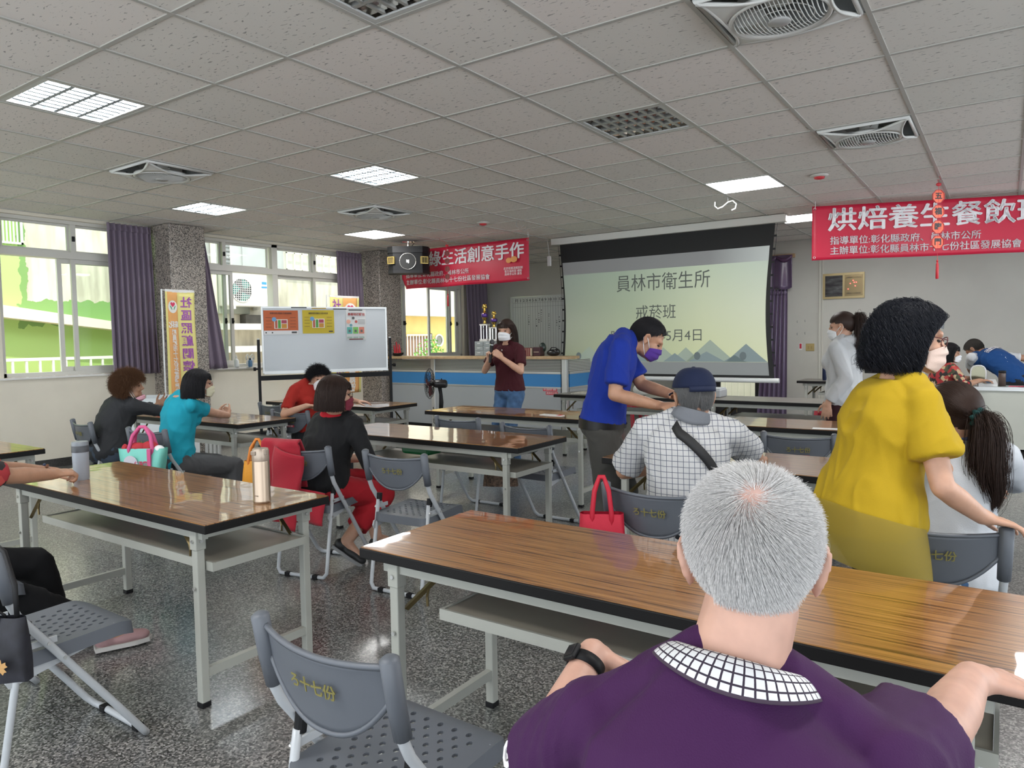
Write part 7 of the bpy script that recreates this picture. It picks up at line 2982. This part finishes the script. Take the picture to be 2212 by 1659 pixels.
# --- man in the royal blue polo, bending over
b = Body((-1.97, 3.85, .90), -62, 13, tl=.51, s=1.0, woman=False, head=(-64, -36, 0), headpos=(-1.745, 4.01, 1.405), fat=1.0, sw=.17)
b.set_arm(1, (-1.58, 3.76, 1.03), (-.3, -.5, -1), (.80, -.45, .06), (0, .3, -1), (30, 35, 25), .6)
b.set_arm(-1, (-1.58, 4.00, 1.07), (0, .3, -1), (.75, -.60, .06), (0, -.5, -1), (30, 35, 25), .6)
b.set_leg(1, (-2.05, 3.78, .08), (.7, .4, .1))
b.set_leg(-1, (-1.97, 3.98, .08), (.7, .4, .1))
b.build('man bending forward in a royal blue polo shirt and grey trousers', M_skin2, .0065)
b.shirt(cloth('royal_blue_pique', (0.010, 0.030, 0.26)), sleeve=.80, hem=.0, infl=.018, flare=.022, folds=(.008, 7, (1, 1, .5)), name='polo_shirt', voxel=.009, top=1.03)
b.collar(cloth('royal_blue_pique', (0, 0, 0)), .060, .092, .045, .035, tilt=10)
b.trousers(cloth('grey_slacks', (0.060, 0.058, 0.052)), top=.06, infl=.014, wide=.012)
b.shoes(M_shoeb)
bl2 = MB()
bl2.sm = True
bl2.rings([[b.ringpt(t_, 2 * PI * k / 28, .027) for k in range(28)] for t_ in (-.035, .045)], True, False, False)
bl2.build('belt', mat('black_leather', (0.012, 0.011, 0.011), .35), b.o)
make_hair(b, H_black, 'fall', 6500, .042, .010, .0011, 7, 16, dict(front=.085, temple=.055, ear=.015, behind=-.035, nape=-.055), cap=.008, gravity=.4)
b.mask(cloth('violet_mask', (0.085, 0.035, 0.25)))

# --- man with the navy cap
b = Body((-1.13, 2.99, .54), 14, 9, s=1.0, woman=False, fat=1.03, head=(42, -4, 0), headpos=(-1.13, 3.085, 1.145), sw=.18)
b.set_arm(-1, (-1.33, 3.30, .79), (-1, -.45, -.7), (.45, .85, 0), (0, 0, -1), (20, 25, 15))
b.set_arm(1, (-.98, 3.60, .79), (1, -.3, -.7), (-.3, .9, 0), (0, 0, -1), (20, 25, 15))
for s in (1, -1):
    b.set_leg(s, (-1.2 + .14 * s, 3.42, .08), (0, 1, .3))
b.build('man in a navy cap and white checked shirt, seated with his back turned', M_skin2, .0065)


def _check(n, l, bb):
    mp = mapping(n, l, rot=(0, 0, rad(-10)))
    sp_ = n.new('ShaderNodeSeparateXYZ')
    l.new(mp.outputs[0], sp_.inputs[0])
    fx = mth(n, l, 'FRACT', mth(n, l, 'MULTIPLY', mth(n, l, 'ADD', sp_.outputs['X'], mth(n, l, 'MULTIPLY', sp_.outputs['Y'], .35)), 42.0))
    fz = mth(n, l, 'FRACT', mth(n, l, 'MULTIPLY', sp_.outputs['Z'], 42.0))
    m_ = mth(n, l, 'MAXIMUM', mth(n, l, 'LESS_THAN', fx, .10), mth(n, l, 'LESS_THAN', fz, .10))
    l.new(mixc(n, l, m_, (0.52, 0.52, 0.52), (0.09, 0.10, 0.14)), bb.inputs['Base Color'])


b.shirt(custom('white_grid_check', _check, rough=.8), sleeve=.86, hem=-.10, infl=.018, flare=.034, folds=(.006, 7, (1, 1, .5)), name='checked_shirt', voxel=.008, top=1.03)
b.collar(cloth('grey_collar', (0.16, 0.17, 0.19)), .066, .090, .042, .022, tilt=8)
b.trousers(M_trk, infl=.014)
b.shoes(M_shoeb)
stp = MB()
stp.sm = True
pts_ = []
for q in range(15):
    u = q / 14
    pt_ = b.ringpt(.955 - .55 * u, -PI / 2 + (-.28 + 1.45 * u), .030)
    pts_.append(pt_)
stp.sheet(lambda u, v: V(pts_[min(int(u * 14 + .5), 14)]) + (b.up * (v - .5) * .036 + b.cl * (v - .5) * .022), 14, 2, .003)
stp.build('shoulder_strap', mat('black_strap', (0.012, 0.012, 0.013), .6), b.o)
make_hair(b, H_greyd, 'fall', 5000, .030, .006, .0010, 6, 17, dict(front=.07, temple=.05, ear=.01, behind=-.045, nape=-.060), cap=.003, gravity=.5)
cp = MB()
cp.sm = True
M_ = b.HM()


def capf(u, v):
    a = u * 2 * PI
    th = v * rad(84)
    x, y, z = math.sin(th) * math.sin(a), math.sin(th) * math.cos(a), math.cos(th)
    k = 1 + .012 * math.cos(6 * a) * math.sin(th) * .4
    return M_ @ V((x * .092 * k, -.012 + y * .113 * k, .028 + z * .098 + .012 * math.sin(th * 2)))


cp.sheet(capf, 48, 16, .003)
co_ = cp.build('cap', cloth('navy_twill', (0.010, 0.016, 0.045), .75), b.o)
vz = MB()
vz.sm = True
vz.sheet(lambda u, v: M_ @ V(((u - .5) * .165 * (1 - .15 * v * v), .070 + .095 * v * (1 - (2 * u - 1) ** 2 * .55) + .022 * (1 - (2 * u - 1) ** 2), .030 - .012 * v - .014 * (2 * u - 1) ** 2)), 16, 6, .004)
vz.build('peak', cloth('navy_twill', (0, 0, 0)), co_)
sb = MB()
sb.sm = True
sb.sheet(lambda u, v: M_ @ V((.0955 * math.sin(PI + (u - .5) * 1.3), -.012 + .1165 * math.cos(PI + (u - .5) * 1.3), .022 + .024 * v + .02 * (1 - (2 * u - 1) ** 2) * 0)), 14, 2, .003)
sb.build('back_strap', cloth('navy_strap', (0.014, 0.02, 0.05), .6), co_)
MB().ell(M_ @ V((0, -.012, .128)), (.010, .010, .005)).build('button', cloth('navy_twill', (0, 0, 0)), co_, smooth=True)

# --- the grey haired man in purple, nearest the viewer
b = Body((-.262, .800, .475), 14, 14, tl=.497, s=1.0, woman=False, fat=1.04, head=(16, -6, 0), headpos=(-.279, .985, 1.112), sw=.165, up_r=(.005, .02, -.03), up_l=(0, 0, -.035))
b.set_arm(1, (-.030, 1.525, .800), (.35, -.3, -1), (.72, .66, -.22), (0, .05, -1), (12, 26, 20), 1.1)
b.set_arm(-1, (-.632, 1.185, .815), (-.6, -.35, -1), (.42, .72, -.62), (.3, -.5, -1), (35, 40, 30), .6)
for s in (1, -1):
    b.set_leg(s, (-.32 + .15 * s, 1.32, .08), (0, 1, .3))
b.build('grey haired man in a purple polo shirt, nearest the viewer, hand on the table', M_skin3, .0052)
M_purp_s = cloth('aubergine_pique', (0.048, 0.011, 0.060), .75, bump=.2, bscale=500)
b.shirt(M_purp_s, sleeve={1: .50, -1: .68}, hem=-.12, infl=.017, flare=.030, voxel=.0065, folds=(.007, 5.5, (1, 1, .45)), name='polo_shirt', top=1.05)


def _colcheck(n, l, bb):
    tc = n.new('ShaderNodeTexCoord')
    uv = n.new('ShaderNodeSeparateXYZ')
    l.new(tc.outputs['UV'], uv.inputs[0])
    fx = mth(n, l, 'FRACT', mth(n, l, 'MULTIPLY', uv.outputs['X'], 44.0))
    fz = mth(n, l, 'FRACT', mth(n, l, 'MULTIPLY', uv.outputs['Y'], 8.0))
    m_ = mth(n, l, 'MAXIMUM', mth(n, l, 'LESS_THAN', fx, .20), mth(n, l, 'LESS_THAN', fz, .18))
    edge = mth(n, l, 'GREATER_THAN', uv.outputs['Y'], .965)
    c_ = mixc(n, l, m_, (0.70, 0.70, 0.71), (0.028, 0.018, 0.035))
    l.new(mixc(n, l, edge, c_, (0.05, 0.03, 0.05)), bb.inputs['Base Color'])


co_ = b.collar(custom('checked_collar', _colcheck, rough=.8), .070, .105, .014, .026, tilt=10, open_=.25, back=.012)
me = co_.data
uvl = me.uv_layers.new(name='uv')
# the sheet was laid out row by row: recover u and v from the vertex order
nu_, nv_ = 40, 12
for poly in me.polygons:
    for li in poly.loop_indices:
        vi = me.loops[li].vertex_index % ((nu_ + 1) * (nv_ + 1))
        uvl.data[li].uv = ((vi % (nu_ + 1)) / nu_, (vi // (nu_ + 1)) / nv_)
b.trousers(M_trk, infl=.014)
b.shoes(M_shoeb)
make_hair(b, H_grey, 'whorl', 42000, .026, .003, .00034, 6, 18, dict(front=.065, temple=.055, ear=.028, behind=-.030, nape=-.060), cap=.001, gravity=.5, rand=.3, whorl=(.02, -.62, .78), capm=mat('pinkish_scalp', (0.52, 0.33, 0.28), .6))
# sport watch on the left wrist
e, w, d, n = b.arm[-1][:4]
fa = (w - e).normalized()
wt = thing('wrist_watch', 'black sport watch on the wrist of the man in purple', 'watch', b.org + w - fa * .030)
g = MB()
g.sm = True
u1 = fa.orthogonal().normalized()
u2 = fa.cross(u1)
g.rings([[fa * z_ + (u1 * math.cos(a) + u2 * math.sin(a)) * r_ for a in [2 * PI * k / 28 for k in range(28)]] for z_, r_ in ((-.011, .0315), (-.011, .0345), (.011, .0345), (.011, .0315))], True, False, False)
g.build('band', M_dark, wt)
up_ = V((-.55, -.35, .8))
up_ = (up_ - fa * up_.dot(fa)).normalized()
Mw = Matrix((fa, fa.cross(up_) * -1, up_)).transposed().to_4x4()
Mw.translation = up_ * .036
MB().box((-.018, -.015, -.004), (.018, .015, .007), Mw, bev=.005).build('case', M_black, wt)
MB().box((-.013, -.011, .0071), (.013, .011, .0080), Mw).build('display', mat('watch_glass', (0.01, 0.01, 0.012), .05), wt)
# white emblem on the left sleeve
e0 = b.arm[-1][0]
s0 = b.shoulder[-1]
ax = (e0 - s0).normalized()
out_ = V((-.62, -.75, .25))
out_ = (out_ - ax * out_.dot(ax)).normalized()
Mo = basis(s0.lerp(e0, .60) + out_ * .0685, ax.cross(out_), ax) if False else basis(s0.lerp(e0, .62) + out_ * .070, out_.cross(ax) * -1, -ax)
te = text('ഉG', .05, M_let, Mo, b.o, name='sleeve_emblem', bold=.0018, extrude=.0006) if False else text('GA', .050, M_let, basis(s0.lerp(e0, .66) + out_ * .070, -ax, out_.cross(-ax)), b.o, name='sleeve_emblem', bold=.0022, extrude=.0012)

# --- the person in the yellow blouse
b = Body((-.365, 2.585, .82), -48, 14, tl=.455, s=.95, fat=.97, head=(-66, -10, 0), headpos=(-.255, 2.695, 1.40), sw=.140)
b.set_arm(1, (-.050, 2.665, .835), (-.1, -.8, -.5), (.82, .50, -.24), (.1, .05, -1), (14, 22, 16), 1.0)
b.set_arm(-1, (-.10, 3.00, .86), (-.8, .4, -.2), (.6, .7, 0), (0, 0, -1), (15, 22, 16))
b.set_leg(1, (-.37, 2.50, .08), (.7, .6, .1))
b.set_leg(-1, (-.30, 2.70, .08), (.7, .6, .1))
b.build('person in a yellow blouse with wavy black hair and a pale pink mask, standing', M_skin, .006)
M_yb = cloth('mustard_linen', (0.40, 0.265, 0.010), .8, bump=.25, bscale=600)
b.shirt(M_yb, sleeve=.66, hem=-.10, infl=.020, flare=.034, bflare=.05, voxel=.0075, folds=(.010, 6, (1, 1, .45)), name='blouse')
hm = MB()
hm.sm = True
rs_ = []
for z_, k_ in ((0, 1.0), (-.05, 1.05), (-.10, 1.09), (-.15, 1.12)):
    rs_.append([b.p0 + V((0, 0, .015 + z_ * 1.15)) + b.lat * (.200 * k_ * math.cos(a)) + b.fwd * ((.158 * k_ + .006 * math.sin(6 * a)) * math.sin(a)) + V((0, 0, -.045 * math.sin(a))) for a in [2 * PI * q / 40 for q in range(40)]])
hm.rings(rs_, True, False, False)
hm.build('sheer_hem', mat('sheer_mustard', (0.30, 0.215, 0.02), .7, alpha=.72), b.o)
b.trousers(cloth('olive_trousers', (0.062, 0.070, 0.042)), infl=.012, wide=.01, top=.02)
b.shoes(M_shoeb)
make_hair(b, hairmat('blue_black_hair', (0.008, 0.009, 0.014), .38), 'wavy', 13000, lambda p, rs: np.clip((p[:, 2] + .12) * 1.0, .05, .17) * rs.uniform(.7, 1.15, len(p)), .028, .0009, 13, 19, dict(front=.05, temple=.02, ear=-.02, behind=-.075, nape=-.085), cap=.010, curl=.017, curlf=24, fringe=0, gravity=.75)
b.mask(cloth('pale_pink_mask', (0.66, 0.50, 0.43)))
b.glasses(mat('dark_red_frame', (0, 0, 0)))

# --- the pony-tailed person in white
b = Body((-.165, 2.99, .54), -2, 10, s=.96, head=(50, -8, 0), headpos=(-.160, 3.06, 1.115), sw=.168)
b.set_arm(1, (.02, 3.52, .80), (1, -.3, -.5), (-.4, .9, 0), (0, 0, -1), (20, 25, 15))
b.set_arm(-1, (-.36, 3.55, .80), (-1, -.3, -.5), (.4, .9, 0), (0, 0, -1), (20, 25, 15))
for s in (1, -1):
    b.set_leg(s, (-.17 + .11 * s, 3.40, .08), (0, 1, .3))
b.build('person with a long dark pony tail in a white top with blue neckband, seated', M_skin, .0065)
b.shirt(cloth('white_jersey', (0.50, 0.52, 0.55)), sleeve=1.55, hem=-.15, infl=.014, flare=.012, voxel=.008, folds=(.006, 8, (1, 1, .6)), name='long_sleeved_top')
nk = MB()
nk.sm = True
c_ = b.center(.965)
fwn = b.up.cross(b.cl)
nk.tube([c_ + b.cl * (.098 * b.s * math.cos(a)) + fwn * (.078 * b.s * math.sin(a)) + b.up * (.016 + .012 * math.cos(2 * a) - .02 * math.sin(a)) for a in [2 * PI * q / 36 for q in range(36)]], .009, 8, closed=True)
nk.build('neckband', cloth('blue_rib', (0.10, 0.17, 0.42)), b.o)
b.trousers(M_jean, infl=.012)
b.shoes(M_shoeb)
ho = make_hair(b, H_dkbr, 'pony', 9000, .1, .012, .0010, 10, 20, dict(front=.055, temple=.03, ear=.005, behind=-.03, nape=-.055), cap=.010, tie=(-.01, -.118, -.022))
tp = b.H((-.01, -.122, -.022))
rt = V((.82, .57, 0))
tail(b, H_dkbr, tp, [tp, tp + rt * .030 + V((0, -.03, -.005)), tp + rt * .040 + V((0, -.035, -.08)), tp + rt * .030 + V((0, -.03, -.17)), tp + rt * .055 + V((0, -.02, -.25)), tp + rt * .05 + V((0, -.02, -.31))], 5200, .018, .042, .0007, 21, 16, .004, ho)
sc_ = MB()
sc_.sm = True
ta = (b.hr @ V((0, -1, -.2))).normalized()
u1 = ta.orthogonal().normalized()
u2 = ta.cross(u1)
sc_.tube([tp + ta * .004 + (u1 * math.cos(a) + u2 * math.sin(a)) * .026 for a in [2 * PI * q / 36 for q in range(36)]], [.011 + .005 * math.sin(9 * a) for a in [2 * PI * q / 36 for q in range(36)]], 8, closed=True)
sc_.build('scrunchie', cloth('dark_green_velvet', (0.010, 0.045, 0.045)), b.o)
b.mask(M_maskw)

# --- the girl in the white hoodie
hc_ = V((-1.09, 6.46, 0))
b = Body((-1.08, 6.45, .86), 80, 2, s=.96, head=(90, -8, 0), headpos=(-1.105, 6.44, 1.475), sw=.15)
b.set_arm(-1, (-1.17, 6.25, .86), (.3, -.1, -.3), (-.1, .05, -1), (0, .6, 0), (15, 20, 15))
b.set_arm(1, (-1.20, 6.60, .88), (0, .3, -.3), (-.3, .0, -1), (.4, -.6, 0), (15, 20, 15))
b.set_leg(1, (-1.13, 6.55, .08), (-.8, -.5, .1))
b.set_leg(-1, (-1.05, 6.37, .08), (-.8, -.5, .1))
b.build('girl in a white hoodie with a long dark pony tail, facing the screen', M_skin, .0075)
b.shirt(cloth('white_fleece', (0.48, 0.49, 0.50)), sleeve=1.92, hem=-.10, infl=.028, flare=.004, folds=(.009, 6, (1, 1, .5)), name='hoodie')
hd = MB()
hd.ell(b.p2 - b.cf * .060 + b.up * .012, (.085, .07, .060), Matrix((b.cl, b.cf, V((0, 0, 1)))).transposed().to_4x4())
hd.ell(b.p2 - b.cf * .03 + b.up * .03, (.095, .075, .035), Matrix((b.cl, b.cf, V((0, 0, 1)))).transposed().to_4x4())
b.part(hd, 'hood', cloth('white_fleece', (0, 0, 0)), .010, 4, (.006, 12, (1, 1, 1)))
b.trousers(cloth('dark_maroon_trousers', (0.035, 0.012, 0.016)), infl=.012)
b.shoes(M_shoeb)
ho = make_hair(b, H_dkbr, 'pony', 6500, .1, .010, .0011, 9, 22, dict(front=.05, temple=.03, ear=.005, behind=-.03, nape=-.055), cap=.010, tie=(0, -.112, .055))
tp = b.H((0, -.118, .055))
bk_ = -b.cf
tail(b, H_dkbr, tp, [tp, tp + bk_ * .03 + V((0, 0, .012)), tp + bk_ * .045 + V((0, 0, -.07)), tp + bk_ * .035 + V((0, 0, -.22)), tp + bk_ * .02 + V((0, 0, -.36)), tp + bk_ * .01 + V((0, 0, -.47))], 2600, .014, .042, .0011, 23, 16, .003, ho)
MB().ell(tp + bk_ * .012 + V((0, 0, .016)), (.010, .010, .010)).build('hair_tie', M_white, b.o, smooth=True)
b.mask(M_maskw)

# --- the person in the floral shirt by the desk
b = Body((-.62, 9.80, .55), -50, 6, s=.95, fat=1.05, head=(-76, -4, 0), headpos=(-.53, 9.86, 1.165))
b.set_arm(1, (-.24, 9.72, .86), (.2, -.8, -.6), (.9, .3, 0), (0, 0, -1), (20, 25, 15))
b.set_arm(-1, (-.30, 10.12, .86), (0, .8, -.6), (.9, .1, 0), (0, 0, -1), (20, 25, 15))
b.set_leg(1, (-.40, 9.62, .08), (.8, .1, .4))
b.set_leg(-1, (-.34, 9.86, .08), (.8, .1, .4))
b.build('person in a red floral shirt and white mask beside the metal desk', M_skin2, .009)


def _flor(n, l, bb):
    mp = mapping(n, l)
    v_ = n.new('ShaderNodeTexVoronoi')
    v_.inputs['Scale'].default_value = 26
    l.new(mp.outputs[0], v_.inputs['Vector'])
    s_ = n.new('ShaderNodeSeparateColor')
    l.new(v_.outputs['Color'], s_.inputs[0])
    r_ = ramp(n, [(0, (0.02, 0.015, 0.015)), (.30, (0.33, 0.025, 0.03)), (.55, (0.05, 0.06, 0.03)), (.72, (0.45, 0.06, 0.05)), (.86, (0.50, 0.36, 0.22))], 'CONSTANT')
    l.new(s_.outputs[0], r_.inputs['Fac'])
    l.new(r_.outputs['Color'], bb.inputs['Base Color'])


M_flor = custom('floral_print', _flor, rough=.8)
b.shirt(M_flor, sleeve=1.2, hem=-.14, infl=.016, name='floral_shirt')
b.trousers(M_trk)
b.shoes(M_shoeb)
make_hair(b, H_black, 'bob', 4500, .1, .026, .0014, 9, 24, dict(front=.05, temple=.03, ear=-.005, behind=-.06, nape=-.075), cap=.018, drop=-.07, fringe=.8)
b.mask(M_maskw)

# --- the person in the blue vest bending over the desk
b = Body((.12, 10.30, .84), 42, 52, tl=.50, s=1.0, woman=False, side=-22, head=(75, -45, 0))
b.set_arm(1, (.26, 10.72, .86), (1, .2, -.2), (-.3, .8, -.1), (0, 0, -1), (25, 30, 20))
b.set_arm(-1, (-.30, 10.78, .84), (-1, .2, -.5), (-.3, .9, -.1), (0, 0, -1), (25, 30, 20))
b.set_leg(1, (.22, 10.36, .08), (-.5, .8, .1))
b.set_leg(-1, (.05, 10.24, .08), (-.5, .8, .1))
b.build('person in a blue vest with white sleeves bending over the metal desk', M_skin2, .009)
b.shirt(cloth('white_shirt', (0.62, 0.64, 0.66)), sleeve=.75, hem=.3, infl=.012, name='white_shirt')
b.shirt(cloth('blue_vest', (0.012, 0.060, 0.20)), sleeve=0, hem=-.04, infl=.020, name='vest', folds=(.006, 6, (1, 1, 1)))
b.trousers(M_trk, top=.10)
b.shoes(M_shoeb)
te = text('衛生志工 健康服務', .05, M_let, Matrix.Identity(4), b.o, bold=.0015, fit=.27)
for v in te.data.vertices:
    v.co = b.ringpt(.80 + v.co.y / b.tl, -PI / 2 + v.co.x / .165, .034 + v.co.z)
make_hair(b, hairmat('dark_greyish_hair', (0.045, 0.04, 0.035), .6), 'fall', 3500, .04, .01, .0013, 6, 25, cap=.006)

# --- the person cut by the left edge
b = Body((-3.52, .98, .53), -16, 12, s=.95, head=(-20, -6, 0), fat=1.08)
b.set_arm(1, (-3.575, 1.63, .795), (.8, -.3, -.6), (-.15, .98, -.05), (-.2, .05, -1), (38, 70, 50), .3)
b.set_arm(-1, (-3.78, 1.62, .790), (-.8, -.3, -.6), (.65, .75, .0), (.2, 0, -1), (38, 60, 40), .3)
b.set_leg(1, (-3.38, 1.62, .08), (.35, 1, .45), (.3, .9, 0))
b.set_leg(-1, (-3.58, 1.50, .08), (.2, 1, .4))
b.build('person in black trousers cut by the left edge, forearms on the table', M_skin2, .0055)
M_flor2 = M_flor
b.shirt(M_flor2, sleeve=.85, hem=-.16, infl=.016, name='floral_blouse')
b.trousers(cloth('black_leggings', (0.006, 0.006, 0.007)), infl=.013, end=.93)
b.shoes(cloth('pink_trainers', (0.36, 0.22, 0.22)), M_solew)
make_hair(b, H_black, 'bob', 3000, .1, .02, .0014, 8, 26, cap=.014, drop=-.07, fringe=.8)
e, w = b.arm[-1][0], b.arm[-1][1]
fa = (w - e).normalized()
br_ = thing('bead_bracelet', 'dark bead bracelet on the wrist at the left edge', 'bracelet', b.org + w - fa * .035)
u1 = fa.orthogonal().normalized()
u2 = fa.cross(u1)
for k in range(16):
    a = 2 * PI * k / 16
    g = MB()
    g.sm = True
    g.ell((u1 * math.cos(a) + u2 * math.sin(a)) * .033 + fa * (.004 if k % 2 else -.004), (.0068, .0068, .0068), nu=10, nv=6)
    g.build('bead', mat('bead_blue', (0.03, 0.05, 0.12), .25) if k % 3 else mat('bead_brown', (0.16, 0.06, 0.03), .3), br_)
